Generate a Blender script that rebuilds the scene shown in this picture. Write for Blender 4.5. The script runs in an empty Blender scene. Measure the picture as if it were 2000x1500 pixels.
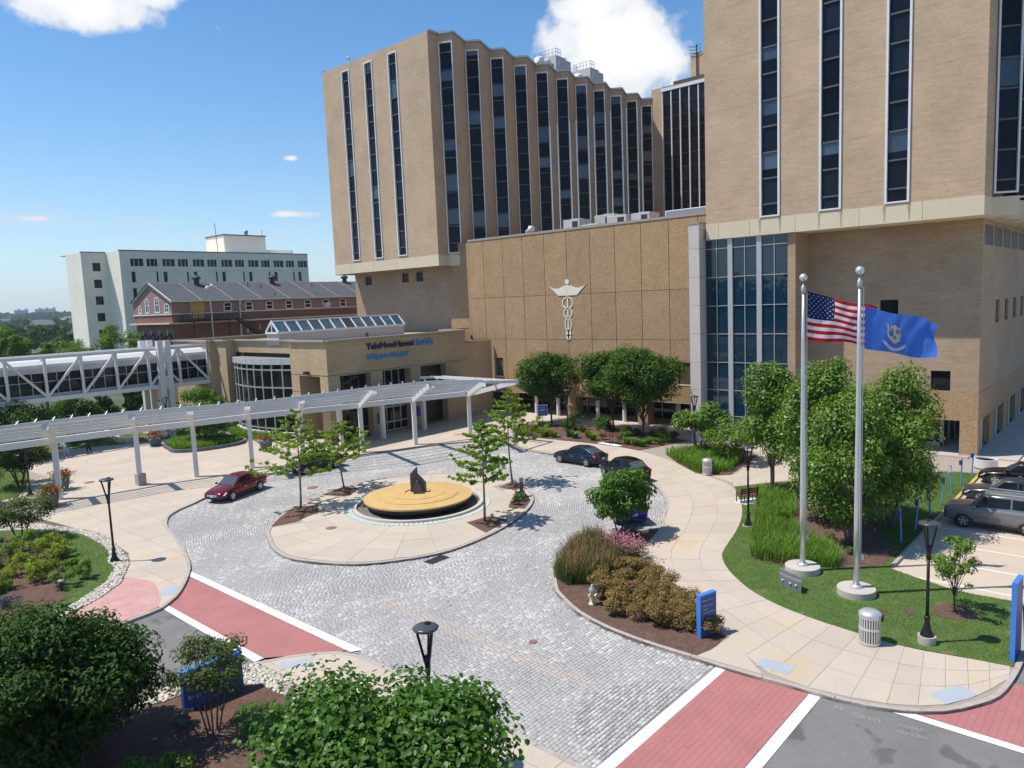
import bpy, bmesh, math, random
import numpy as np
from mathutils import Vector, Matrix

R = math.radians
rnd = random.Random(7)
nrg = np.random.default_rng(11)
scn = bpy.context.scene
col = scn.collection

# ------------------------------------------------------------------ camera
cam_d = bpy.data.cameras.new('camera'); cam = bpy.data.objects.new('camera', cam_d); col.objects.link(cam)
cam_d.sensor_width = 36.0; cam_d.lens = 26.09; cam_d.clip_start = 0.3; cam_d.clip_end = 20000
cam.matrix_world = Matrix(((0.6604, 0.11103, -0.74266, 0), (-0.74979, 0.0433, -0.66026, 0), (-0.04115, 0.99287, 0.11184, 13.0), (0, 0, 0, 1)))
# wait-free orthonormal form: columns are right, up, back
_r = Vector((0.6604, -0.74979, -0.04115)); _b = Vector((-0.74266, -0.66026, 0.11184)); _u = _b.cross(_r).normalized(); _r = _u.cross(_b).normalized(); _b.normalize()
cam.matrix_world = Matrix(((_r.x, _u.x, _b.x, 0), (_r.y, _u.y, _b.y, 0), (_r.z, _u.z, _b.z, 13.0), (0, 0, 0, 1)))
scn.camera = cam

# ------------------------------------------------------------------ sky, sun, exposure
SUN_EL = 62.5
to_sun = Vector((-0.685 * math.cos(R(SUN_EL)), 0.729 * math.cos(R(SUN_EL)), math.sin(R(SUN_EL))))
world = bpy.data.worlds.new('World'); scn.world = world; world.use_nodes = True
wt = world.node_tree; wn = wt.nodes; wl = wt.links
for n in list(wn): wn.remove(n)
w_out = wn.new('ShaderNodeOutputWorld'); w_bg = wn.new('ShaderNodeBackground'); w_bg.inputs[1].default_value = 0.100
sky = wn.new('ShaderNodeTexSky'); sky.sky_type = 'NISHITA'; sky.sun_disc = False
sky.sun_elevation = R(SUN_EL); sky.sun_rotation = math.atan2(-0.685, 0.729); sky.altitude = 10; sky.air_density = 1.0; sky.dust_density = 0.25; sky.ozone_density = 2.0
tc = wn.new('ShaderNodeTexCoord')
def wmath(op, a, b=None, c=None):
    n = wn.new('ShaderNodeMath'); n.operation = op
    for i, v in enumerate((a, b, c)):
        if v is None: continue
        if isinstance(v, (int, float)): n.inputs[i].default_value = v
        else: wl.new(v, n.inputs[i])
    return n.outputs[0]
def wdot(vec):
    n = wn.new('ShaderNodeVectorMath'); n.operation = 'DOT_PRODUCT'; wl.new(tc.outputs['Generated'], n.inputs[0]); n.inputs[1].default_value = vec
    return n.outputs['Value']
# clouds: a broken cumulus layer, thick where the listed cloud banks stand
cn = wn.new('ShaderNodeTexNoise'); cn.inputs['Scale'].default_value = 15.0; cn.inputs['Detail'].default_value = 9.0; cn.inputs['Roughness'].default_value = 0.58
wl.new(tc.outputs['Generated'], cn.inputs['Vector'])
cn2 = wn.new('ShaderNodeTexNoise'); cn2.inputs['Scale'].default_value = 4.0; cn2.inputs['Detail'].default_value = 6.0
wmp = wn.new('ShaderNodeMapping'); wmp.inputs['Scale'].default_value = (1.0, 1.0, 5.0); wl.new(tc.outputs['Generated'], wmp.inputs[0]); wl.new(wmp.outputs[0], cn2.inputs['Vector'])
banks = [((0.27037, 0.95641, 0.11239), .055, .0065, .62), ((0.53577, 0.83602, 0.11943), .055, .0055, .58), ((0.53325, 0.82518, 0.18633), .011, .0045, .72), ((0.2, 0.97, .075), .05, .004, .5), ((0.335, 0.882, 0.336), 0.080, 0.034, 1.0), ((0.385, 0.86, 0.352), 0.045, 0.022, .9), ((0.805, 0.510, 0.2980), 0.088, 0.060, 1.25), ((0.758, 0.570, 0.318), 0.040, 0.040, .75), ((0.775, 0.535, 0.345), 0.06, 0.03, 1.0),
         ((-0.9, -0.3, 0.32), 0.14, 0.06, 1.0), ((0.6, -0.7, 0.38), 0.15, 0.07, 1.0)]
acc = None
for (cx, cy, cz), ru, rv, amp in banks:
    c = Vector((cx, cy, cz)).normalized(); rt = c.cross(Vector((0, 0, 1))).normalized(); up = rt.cross(c).normalized()
    u = wmath('DIVIDE', wdot(rt), ru); v = wmath('DIVIDE', wdot(up), rv)
    d2 = wmath('ADD', wmath('MULTIPLY', u, u), wmath('MULTIPLY', v, v))
    front = wmath('GREATER_THAN', wdot(c), 0.3)
    g = wmath('MULTIPLY', wmath('MULTIPLY', wmath('EXPONENT', wmath('MULTIPLY', d2, -0.9)), amp), front)
    acc = g if acc is None else wmath('MAXIMUM', acc, g)
dens = wmath('ADD', wmath('MULTIPLY', acc, 1.1), wmath('MULTIPLY', wmath('SUBTRACT', cn.outputs['Fac'], 0.5), 1.75))
ramp = wn.new('ShaderNodeValToRGB'); ramp.color_ramp.elements[0].position = 0.45; ramp.color_ramp.elements[1].position = 0.74
wl.new(dens, ramp.inputs[0])
# thin streaks low over the horizon
elev = wn.new('ShaderNodeSeparateXYZ'); wl.new(tc.outputs['Generated'], elev.inputs[0])
low = wmath('EXPONENT', wmath('MULTIPLY', wmath('POWER', wmath('DIVIDE', wmath('SUBTRACT', elev.outputs[2], 0.115), 0.035), 2.0), -1.0))
streak = wmath('MULTIPLY', low, wmath('MULTIPLY', wmath('MAXIMUM', wmath('SUBTRACT', cn2.outputs['Fac'], 0.50), 0.0), 3.2))
cl = wmath('MINIMUM', wmath('ADD', ramp.outputs['Color'], streak), 1.0)
shade = wn.new('ShaderNodeMixRGB'); shade.inputs[1].default_value = (6.8, 7.3, 8.2, 1); shade.inputs[2].default_value = (10.2, 10.2, 10.2, 1)
wl.new(wmath('MINIMUM', wmath('MAXIMUM', wmath('MULTIPLY', wmath('SUBTRACT', dens, .5), 1.6), 0.0), 1.0), shade.inputs[0])
hsv = wn.new('ShaderNodeHueSaturation'); hsv.inputs['Saturation'].default_value = 1.28; hsv.inputs['Value'].default_value = 1.5; wl.new(sky.outputs[0], hsv.inputs['Color'])
# pale blue air towards the horizon, all the way round
hzf = wmath('MULTIPLY', wmath('EXPONENT', wmath('MULTIPLY', wmath('MAXIMUM', elev.outputs[2], 0.0), -9.0)), .62)
hzm = wn.new('ShaderNodeMixRGB'); hzm.inputs[2].default_value = (4.0, 5.6, 7.8, 1); wl.new(hzf, hzm.inputs[0]); wl.new(hsv.outputs[0], hzm.inputs[1])
mixc = wn.new('ShaderNodeMixRGB'); wl.new(cl, mixc.inputs[0]); wl.new(hzm.outputs[0], mixc.inputs[1]); wl.new(shade.outputs[0], mixc.inputs[2])
wl.new(mixc.outputs[0], w_bg.inputs[0]); wl.new(w_bg.outputs[0], w_out.inputs[0])

sun_d = bpy.data.lights.new('sun', 'SUN'); sun_d.energy = 5.0; sun_d.angle = R(0.53); sun_d.color = (1.0, 0.94, 0.855)
sun = bpy.data.objects.new('sun', sun_d); col.objects.link(sun); sun.rotation_euler = to_sun.to_track_quat('Z', 'Y').to_euler(); sun.location = (0, 0, 80)
scn.view_settings.view_transform = 'Standard'; scn.view_settings.look = 'None'; scn.view_settings.gamma = 1.0
scn.view_settings.exposure = 0.07; scn.view_settings.use_curve_mapping = False
scn.render.engine = 'CYCLES'
try:
    scn.cycles.use_denoising = True; scn.cycles.max_bounces = 8; scn.cycles.transparent_max_bounces = 12; scn.cycles.volume_bounces = 1
    scn.cycles.sample_clamp_indirect = 8.0; scn.cycles.caustics_reflective = False; scn.cycles.caustics_refractive = False
except Exception: pass

# ------------------------------------------------------------------ materials
MATS = {}
def nodes_of(name):
    m = bpy.data.materials.new(name); m.use_nodes = True
    return m, m.node_tree.nodes, m.node_tree.links, m.node_tree.nodes['Principled BSDF']
def mat(name, c, rough=0.75, var=0.12, scale=2.0, stretch=(1, 1, 1), metal=0.0, spec=0.5, bump=0.0, bscale=40.0, spots=None, island=0.0, objrand=0.0, coat=0.0, fine=0.0, fscale=60.0, trans=0.0, ior=1.45, dots=None):
    """surface with world-space colour variation, optional second colour in blotches, per-piece variation and relief"""
    if name in MATS: return MATS[name]
    m, N, L, P = nodes_of(name)
    P.inputs['Roughness'].default_value = rough; P.inputs['Metallic'].default_value = metal; P.inputs['Specular IOR Level'].default_value = spec
    P.inputs['Coat Weight'].default_value = coat; P.inputs['Transmission Weight'].default_value = trans; P.inputs['IOR'].default_value = ior
    geo = N.new('ShaderNodeNewGeometry'); mp = N.new('ShaderNodeMapping'); mp.inputs['Scale'].default_value = stretch; L.new(geo.outputs['Position'], mp.inputs[0])
    nz = N.new('ShaderNodeTexNoise'); nz.inputs['Scale'].default_value = scale; nz.inputs['Detail'].default_value = 6; nz.inputs['Roughness'].default_value = .6; L.new(mp.outputs[0], nz.inputs['Vector'])
    rp = N.new('ShaderNodeMapRange'); rp.inputs['From Min'].default_value = .25; rp.inputs['From Max'].default_value = .75
    rp.inputs['To Min'].default_value = 1 - var; rp.inputs['To Max'].default_value = 1 + var; L.new(nz.outputs['Fac'], rp.inputs[0])
    fac = rp.outputs[0]
    def mul(a, b):
        n = N.new('ShaderNodeMath'); n.operation = 'MULTIPLY'; L.new(a, n.inputs[0]); L.new(b, n.inputs[1]); return n.outputs[0]
    if fine:
        n2 = N.new('ShaderNodeTexNoise'); n2.inputs['Scale'].default_value = fscale; n2.inputs['Detail'].default_value = 3; L.new(mp.outputs[0], n2.inputs['Vector'])
        r2 = N.new('ShaderNodeMapRange'); r2.inputs['From Min'].default_value = .3; r2.inputs['From Max'].default_value = .7; r2.inputs['To Min'].default_value = 1 - fine; r2.inputs['To Max'].default_value = 1 + fine
        L.new(n2.outputs['Fac'], r2.inputs[0]); fac = mul(fac, r2.outputs[0])
    if island:
        r3 = N.new('ShaderNodeMapRange'); r3.inputs['To Min'].default_value = 1 - island; r3.inputs['To Max'].default_value = 1 + island; L.new(geo.outputs['Random Per Island'], r3.inputs[0]); fac = mul(fac, r3.outputs[0])
    if objrand:
        oi = N.new('ShaderNodeObjectInfo'); r4 = N.new('ShaderNodeMapRange'); r4.inputs['To Min'].default_value = 1 - objrand; r4.inputs['To Max'].default_value = 1 + objrand; L.new(oi.outputs['Random'], r4.inputs[0]); fac = mul(fac, r4.outputs[0])
    if dots:
        vo = N.new('ShaderNodeTexVoronoi'); vo.inputs['Scale'].default_value = dots[0]; L.new(geo.outputs['Position'], vo.inputs['Vector']); r6 = N.new('ShaderNodeMapRange'); r6.inputs['From Min'].default_value = dots[1] * .7; r6.inputs['From Max'].default_value = dots[1] * 1.6; r6.inputs['To Min'].default_value = .72; r6.inputs['To Max'].default_value = 1; L.new(vo.outputs['Distance'], r6.inputs[0]); fac = mul(fac, r6.outputs[0])
    base = N.new('ShaderNodeMixRGB'); base.inputs[0].default_value = 0; base.inputs[1].default_value = (*c, 1)
    if spots:
        c2, ssc, lo, hi = spots
        n3 = N.new('ShaderNodeTexNoise'); n3.inputs['Scale'].default_value = ssc; n3.inputs['Detail'].default_value = 4; L.new(mp.outputs[0], n3.inputs['Vector'])
        r5 = N.new('ShaderNodeMapRange'); r5.inputs['From Min'].default_value = lo; r5.inputs['From Max'].default_value = hi; L.new(n3.outputs['Fac'], r5.inputs[0]); L.new(r5.outputs[0], base.inputs[0]); base.inputs[2].default_value = (*c2, 1)
    mx = N.new('ShaderNodeVectorMath'); mx.operation = 'SCALE'; L.new(base.outputs[0], mx.inputs[0]); L.new(fac, mx.inputs['Scale'])
    L.new(mx.outputs[0], P.inputs['Base Color'])
    if bump:
        nb = N.new('ShaderNodeTexNoise'); nb.inputs['Scale'].default_value = bscale; nb.inputs['Detail'].default_value = 5; L.new(mp.outputs[0], nb.inputs['Vector'])
        bp = N.new('ShaderNodeBump'); bp.inputs['Strength'].default_value = bump; bp.inputs['Distance'].default_value = .03; L.new(nb.outputs['Fac'], bp.inputs['Height']); L.new(bp.outputs[0], P.inputs['Normal'])
    MATS[name] = m; return m
def brick_mat(name, c1, c2, cm, bw=.2, bh=.0677, mort=.01, axis='X', var=.1, streak=.12, base_scale=.35, joints=0):
    """brickwork for walls facing along X or Y, in world units"""
    m, N, L, P = nodes_of(name); P.inputs['Roughness'].default_value = .85
    geo = N.new('ShaderNodeNewGeometry'); sx = N.new('ShaderNodeSeparateXYZ'); L.new(geo.outputs['Position'], sx.inputs[0])
    cb = N.new('ShaderNodeCombineXYZ')
    ad = N.new('ShaderNodeMath'); ad.operation = 'ADD'; L.new(sx.outputs[0], ad.inputs[0]); L.new(sx.outputs[1], ad.inputs[1])
    L.new(ad.outputs[0], cb.inputs[0]); L.new(sx.outputs[2], cb.inputs[1])
    bk = N.new('ShaderNodeTexBrick'); bk.inputs['Scale'].default_value = 1; bk.inputs['Brick Width'].default_value = bw; bk.inputs['Row Height'].default_value = bh; bk.inputs['Mortar Size'].default_value = mort
    bk.inputs['Color1'].default_value = (*c1, 1); bk.inputs['Color2'].default_value = (*c2, 1); bk.inputs['Mortar'].default_value = (*cm, 1); bk.inputs['Bias'].default_value = -.2; L.new(cb.outputs[0], bk.inputs['Vector'])
    mp = N.new('ShaderNodeMapping'); mp.inputs['Scale'].default_value = (.5, .5, 3.2); L.new(geo.outputs['Position'], mp.inputs[0])
    nz = N.new('ShaderNodeTexNoise'); nz.inputs['Scale'].default_value = 1.6; nz.inputs['Detail'].default_value = 8; nz.inputs['Roughness'].default_value = .65; L.new(mp.outputs[0], nz.inputs['Vector'])
    rp = N.new('ShaderNodeMapRange'); rp.inputs['From Min'].default_value = .3; rp.inputs['From Max'].default_value = .7; rp.inputs['To Min'].default_value = 1 - streak; rp.inputs['To Max'].default_value = 1 + streak; L.new(nz.outputs['Fac'], rp.inputs[0])
    n2 = N.new('ShaderNodeTexNoise'); n2.inputs['Scale'].default_value = base_scale; n2.inputs['Detail'].default_value = 3; L.new(geo.outputs['Position'], n2.inputs['Vector'])
    r2 = N.new('ShaderNodeMapRange'); r2.inputs['From Min'].default_value = .3; r2.inputs['From Max'].default_value = .7; r2.inputs['To Min'].default_value = 1 - var; r2.inputs['To Max'].default_value = 1 + var; L.new(n2.outputs['Fac'], r2.inputs[0])
    # sparse darker courses
    mp3 = N.new('ShaderNodeMapping'); mp3.inputs['Scale'].default_value = (1.4, 1.4, 9.0); L.new(geo.outputs['Position'], mp3.inputs[0])
    n3 = N.new('ShaderNodeTexNoise'); n3.inputs['Scale'].default_value = 1.3; n3.inputs['Detail'].default_value = 3; L.new(mp3.outputs[0], n3.inputs['Vector'])
    r3 = N.new('ShaderNodeMapRange'); r3.inputs['From Min'].default_value = .64; r3.inputs['From Max'].default_value = .72; r3.inputs['To Min'].default_value = 1; r3.inputs['To Max'].default_value = .80; L.new(n3.outputs['Fac'], r3.inputs[0])
    v = N.new('ShaderNodeMath'); v.operation = 'MULTIPLY'; L.new(rp.outputs[0], v.inputs[0]); L.new(r2.outputs[0], v.inputs[1])
    v2 = N.new('ShaderNodeMath'); v2.operation = 'MULTIPLY'; L.new(v.outputs[0], v2.inputs[0]); L.new(r3.outputs[0], v2.inputs[1])
    mx = N.new('ShaderNodeVectorMath'); mx.operation = 'SCALE'; L.new(bk.outputs['Color'], mx.inputs[0]); L.new(v2.outputs[0], mx.inputs['Scale']); L.new(mx.outputs[0], P.inputs['Base Color'])
    if joints:                                                   # flush movement joints at each storey
        dv = N.new('ShaderNodeMath'); dv.operation = 'DIVIDE'; dv.inputs[1].default_value = joints; L.new(sx.outputs[2], dv.inputs[0]); fr = N.new('ShaderNodeMath'); fr.operation = 'FRACT'; L.new(dv.outputs[0], fr.inputs[0])
        wob = N.new('ShaderNodeTexNoise'); wob.inputs['Scale'].default_value = .6; L.new(geo.outputs['Position'], wob.inputs['Vector']); lt = N.new('ShaderNodeMapRange'); lt.inputs['From Min'].default_value = .0; lt.inputs['From Max'].default_value = .012; lt.inputs['To Min'].default_value = .62; lt.inputs['To Max'].default_value = 1.0; L.new(fr.outputs[0], lt.inputs[0])
        v4 = N.new('ShaderNodeMath'); v4.operation = 'MULTIPLY'; L.new(v2.outputs[0], v4.inputs[0]); L.new(lt.outputs[0], v4.inputs[1]); L.new(v4.outputs[0], mx.inputs['Scale'])
    bp = N.new('ShaderNodeBump'); bp.inputs['Strength'].default_value = .4; bp.inputs['Distance'].default_value = .01; bp.invert = True; L.new(bk.outputs['Fac'], bp.inputs['Height']); L.new(bp.outputs[0], P.inputs['Normal'])
    MATS[name] = m; return m
def leaf_mat(name, ca, cb, trans=.27, gloss=.014, rough=.5, tcol=None):
    m, N, L, P = nodes_of(name); N.remove(P); out = N['Material Output']
    geo = N.new('ShaderNodeNewGeometry'); rp = N.new('ShaderNodeValToRGB'); rp.color_ramp.elements[0].color = (*ca, 1); rp.color_ramp.elements[1].color = (*cb, 1); L.new(geo.outputs['Random Per Island'], rp.inputs[0])
    nz = N.new('ShaderNodeTexNoise'); nz.inputs['Scale'].default_value = .9; L.new(geo.outputs['Position'], nz.inputs['Vector'])
    rr = N.new('ShaderNodeMapRange'); rr.inputs['From Min'].default_value = .3; rr.inputs['From Max'].default_value = .7; rr.inputs['To Min'].default_value = .8; rr.inputs['To Max'].default_value = 1.2; L.new(nz.outputs['Fac'], rr.inputs[0])
    sc = N.new('ShaderNodeVectorMath'); sc.operation = 'SCALE'; L.new(rp.outputs[0], sc.inputs[0]); L.new(rr.outputs[0], sc.inputs['Scale'])
    d = N.new('ShaderNodeBsdfDiffuse'); t = N.new('ShaderNodeBsdfTranslucent'); g = N.new('ShaderNodeBsdfGlossy'); g.inputs['Roughness'].default_value = rough
    L.new(sc.outputs[0], d.inputs[0])
    tm = N.new('ShaderNodeMixRGB'); tm.blend_type = 'MULTIPLY'; tm.inputs[0].default_value = 1; tm.inputs[2].default_value = (*(tcol or (1.5, 1.7, .55)), 1); L.new(sc.outputs[0], tm.inputs[1]); L.new(tm.outputs[0], t.inputs[0])
    a = N.new('ShaderNodeMixShader'); a.inputs[0].default_value = trans; L.new(d.outputs[0], a.inputs[1]); L.new(t.outputs[0], a.inputs[2])
    b = N.new('ShaderNodeMixShader'); b.inputs[0].default_value = gloss; L.new(a.outputs[0], b.inputs[1]); L.new(g.outputs[0], b.inputs[2]); L.new(b.outputs[0], out.inputs[0])
    MATS[name] = m; return m
def paint(name, c, rough=.35, metal=0.0, coat=0.0): return mat(name, c, rough=rough, metal=metal, var=.05, scale=1.5, coat=coat, fine=.03, fscale=25)

TAN = (0.56, 0.43, 0.295)
brick_mat('tower_brick', (0.545, 0.39, 0.25), (0.455, 0.32, 0.20), (0.50, 0.375, 0.26), streak=.10, joints=3.96)
brick_mat('low_brick', (0.42, 0.30, 0.195), (0.33, 0.23, 0.145), (0.36, 0.27, 0.19), streak=.12)
brick_mat('entrance_brick', (0.50, 0.36, 0.21), (0.42, 0.30, 0.17), (0.45, 0.345, 0.225), streak=.10)
brick_mat('red_brick', (0.22, 0.085, 0.06), (0.15, 0.055, 0.04), (0.24, 0.17, 0.14), streak=.2)
mat('mauve_siding', (0.33, 0.19, 0.17), var=.06)
mat('exposed_aggregate', (0.385, 0.25, 0.135), rough=.95, var=.10, scale=.8, bump=.6, bscale=14, fine=.26, fscale=8.0, objrand=.05, spots=((0.52, 0.385, 0.235), 11.0, .58, .68))
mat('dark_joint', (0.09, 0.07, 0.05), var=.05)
mat('precast', (0.66, 0.56, 0.40), rough=.8, var=.05, scale=.6, objrand=.03, fine=.04, fscale=12)
mat('pale_stone', (0.55, 0.49, 0.45), rough=.7, var=.05, objrand=.03, fine=.05, fscale=15)
mat('roof_membrane', (0.33, 0.30, 0.27), rough=.9, var=.15, scale=.3)
mat('coping', (0.36, 0.30, 0.25), rough=.7, var=.08)
paint('white_frame', (0.74, 0.74, 0.74), .4); paint('white_paint', (0.67, 0.66, 0.64), .45); paint('grey_metal', (0.45, 0.46, 0.47), .4, .6); paint('dark_metal', (0.035, 0.035, 0.037), .35)
paint('silver', (0.70, 0.71, 0.72), .35, .6); paint('mullion', (0.50, 0.50, 0.50), .4, .4); paint('bronze', (0.10, 0.085, 0.075), .4, .3); paint('mullion_strip', (0.11, 0.10, 0.095), .5)
def glass(name, c, rough=.04, spec=.6, var=.25, objrand=.0): return mat(name, c, rough=rough, spec=spec, var=var, scale=.45, objrand=objrand, ior=1.5)
glass('strip_glass', (0.008, 0.012, 0.022), objrand=.6, spec=.14, rough=.08); glass('blind_glass', (0.055, 0.080, 0.115), objrand=.4); glass('dark_glass', (0.010, 0.012, 0.014), objrand=.4, spec=.3)
mat('teal_glass', (0.005, 0.030, 0.058), rough=.02, var=.1, scale=.3, spec=.75)
mat('skylight_glass', (0.03, 0.075, 0.11), rough=.04, var=.6, scale=.35, spec=.7, objrand=.6)
mat('clear_glass', (0.55, 0.80, 0.74), rough=.05, var=.03, trans=.75)
mat('concrete', (0.49, 0.42, 0.338), rough=.85, var=.09, scale=.35, objrand=.05, fine=.05, fscale=14, spots=((0.47, 0.355, 0.215), .35, .56, .80), bump=.1, bscale=60, dots=(2.2, .05))
mat('concrete_grey', (0.48, 0.43, 0.37), rough=.85, var=.10, scale=.6, objrand=.04, fine=.05, fscale=14)
mat('joint_base', (0.33, 0.285, 0.235), rough=.95, var=.08)
mat('kerb_stone', (0.40, 0.355, 0.31), rough=.85, var=.13, scale=1.5, fine=.10, fscale=12)
mat('warning_plate', (0.38, 0.42, 0.46), rough=.6, var=.05, bump=.5, bscale=30)
mat('asphalt', (0.185, 0.178, 0.168), rough=.9, var=.16, spots=((0.12, 0.115, 0.11), .8, .58, .64), scale=.5, fine=.16, fscale=30, bump=.3, bscale=80)
mat('mulch', (0.125, 0.072, 0.052), rough=1, var=.25, scale=3, fine=.45, fscale=22, bump=1.0, bscale=25)
mat('lawn', (0.085, 0.145, 0.03), rough=.95, var=.2, scale=1.2, fine=.25, fscale=25, bump=.6, bscale=50, spots=((0.20, 0.17, 0.075), .9, .60, .74))
mat('line_paint', (0.82, 0.815, 0.80), rough=.7, var=.07, fine=.08, fscale=18, spots=((0.50, 0.48, 0.46), 5.0, .60, .74))
mat('lot_concrete', (0.52, 0.43, 0.33), rough=.9, var=.09, scale=.4, fine=.08, fscale=20)
mat('ground_far', (0.17, 0.16, 0.135), rough=1, var=.3, scale=.02, spots=((0.06, 0.09, 0.04), .03, .45, .55))
mat('bark', (0.115, 0.085, 0.065), rough=.95, var=.25, scale=6, stretch=(1, 1, .3), bump=.6, bscale=30)
mat('birch_bark', (0.16, 0.115, 0.09), rough=.95, var=.35, scale=7, bump=.5, bscale=30)
mat('ginkgo_bark', (0.24, 0.19, 0.155), rough=.95, var=.2, scale=7, bump=.5, bscale=30)
mat('planter_grey', (0.115, 0.125, 0.145), rough=.7, var=.08, fine=.06, fscale=20)
mat('tyre', (0.02, 0.02, 0.021), rough=.8, var=.1); paint('rim', (0.55, 0.56, 0.58), .3, .8); mat('car_glass', (0.008, 0.010, 0.012), rough=.03, spec=.4, var=.1); mat('windscreen', (0.055, 0.085, 0.095), rough=.03, spec=.9, var=.1)
paint('plastic_black', (0.02, 0.02, 0.02), .5); mat('head_lamp', (0.75, 0.77, 0.80), rough=.1, var=.05); mat('tail_lamp', (0.42, 0.02, 0.02), rough=.15, var=.05); paint('plate_white', (0.45, 0.60, 0.80), .5)

# cobbles: tone per stone stored on its faces
m, N, L, P = nodes_of('granite_setts'); P.inputs['Roughness'].default_value = 1.0; P.inputs['Specular IOR Level'].default_value = .15
at = N.new('ShaderNodeAttribute'); at.attribute_name = 'tone'; at2 = N.new('ShaderNodeAttribute'); at2.attribute_name = 'tan'
cr = N.new('ShaderNodeValToRGB'); cr.color_ramp.elements[0].color = (0.325, 0.315, 0.305, 1); cr.color_ramp.elements[1].color = (0.575, 0.555, 0.51, 1)
e = cr.color_ramp.elements.new(.5); e.color = (0.415, 0.402, 0.386, 1); L.new(at.outputs['Fac'], cr.inputs[0])
mx = N.new('ShaderNodeMixRGB'); mx.inputs[2].default_value = (0.46, 0.40, 0.345, 1); L.new(at2.outputs['Fac'], mx.inputs[0]); L.new(cr.outputs[0], mx.inputs[1])
gz = N.new('ShaderNodeNewGeometry'); nz = N.new('ShaderNodeTexNoise'); nz.inputs['Scale'].default_value = 25; L.new(gz.outputs['Position'], nz.inputs['Vector'])
rr = N.new('ShaderNodeMapRange'); rr.inputs['To Min'].default_value = .8; rr.inputs['To Max'].default_value = 1.2; L.new(nz.outputs['Fac'], rr.inputs[0])
sc = N.new('ShaderNodeVectorMath'); sc.operation = 'SCALE'; L.new(mx.outputs[0], sc.inputs[0]); L.new(rr.outputs[0], sc.inputs['Scale']); L.new(sc.outputs[0], P.inputs['Base Color']); MATS['granite_setts'] = m
mat('sett_single', (0.41, 0.397, 0.38), rough=1.0, spec=.15, var=.15, scale=25, objrand=.24)
mat('sett_bed', (0.235, 0.225, 0.215), rough=.95, var=.15, scale=3)

# imprinted red crossing: pattern pressed into one flat coat
m, N, L, P = nodes_of('imprinted_red'); P.inputs['Roughness'].default_value = .8
gz = N.new('ShaderNodeNewGeometry'); mp = N.new('ShaderNodeMapping'); L.new(gz.outputs['Position'], mp.inputs[0])
bk = N.new('ShaderNodeTexBrick'); bk.inputs['Scale'].default_value = 1; bk.inputs['Brick Width'].default_value = .40; bk.inputs['Row Height'].default_value = .2; bk.inputs['Mortar Size'].default_value = .009
bk.inputs['Color1'].default_value = (.40, .158, .145, 1); bk.inputs['Color2'].default_value = (.38, .150, .138, 1); bk.inputs['Mortar'].default_value = (.31, .125, .115, 1); L.new(mp.outputs[0], bk.inputs['Vector'])
nz = N.new('ShaderNodeTexNoise'); nz.inputs['Scale'].default_value = .8; nz.inputs['Detail'].default_value = 7; L.new(gz.outputs['Position'], nz.inputs['Vector'])
rr = N.new('ShaderNodeMapRange'); rr.inputs['To Min'].default_value = .8; rr.inputs['To Max'].default_value = 1.22; L.new(nz.outputs['Fac'], rr.inputs[0])
vo = N.new('ShaderNodeTexVoronoi'); vo.inputs['Scale'].default_value = 1.7; L.new(gz.outputs['Position'], vo.inputs['Vector'])
vr = N.new('ShaderNodeMapRange'); vr.inputs['From Min'].default_value = .05; vr.inputs['From Max'].default_value = .07; vr.inputs['To Min'].default_value = .62; vr.inputs['To Max'].default_value = 1; L.new(vo.outputs['Distance'], vr.inputs[0])
mm = N.new('ShaderNodeMath'); mm.operation = 'MULTIPLY'; L.new(rr.outputs[0], mm.inputs[0]); L.new(vr.outputs[0], mm.inputs[1])
sc = N.new('ShaderNodeVectorMath'); sc.operation = 'SCALE'; L.new(bk.outputs['Color'], sc.inputs[0]); L.new(mm.outputs[0], sc.inputs['Scale']); L.new(sc.outputs[0], P.inputs['Base Color'])
bp = N.new('ShaderNodeBump'); bp.inputs['Strength'].default_value = .5; bp.inputs['Distance'].default_value = .01; bp.invert = True; L.new(bk.outputs['Fac'], bp.inputs['Height']); L.new(bp.outputs[0], P.inputs['Normal']); MATS['imprinted_red'] = m
mat('red_pavers', (0.50, 0.285, 0.25), rough=.85, var=.14, scale=1.2, fine=.12, fscale=9, bump=.2, bscale=20)

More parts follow.
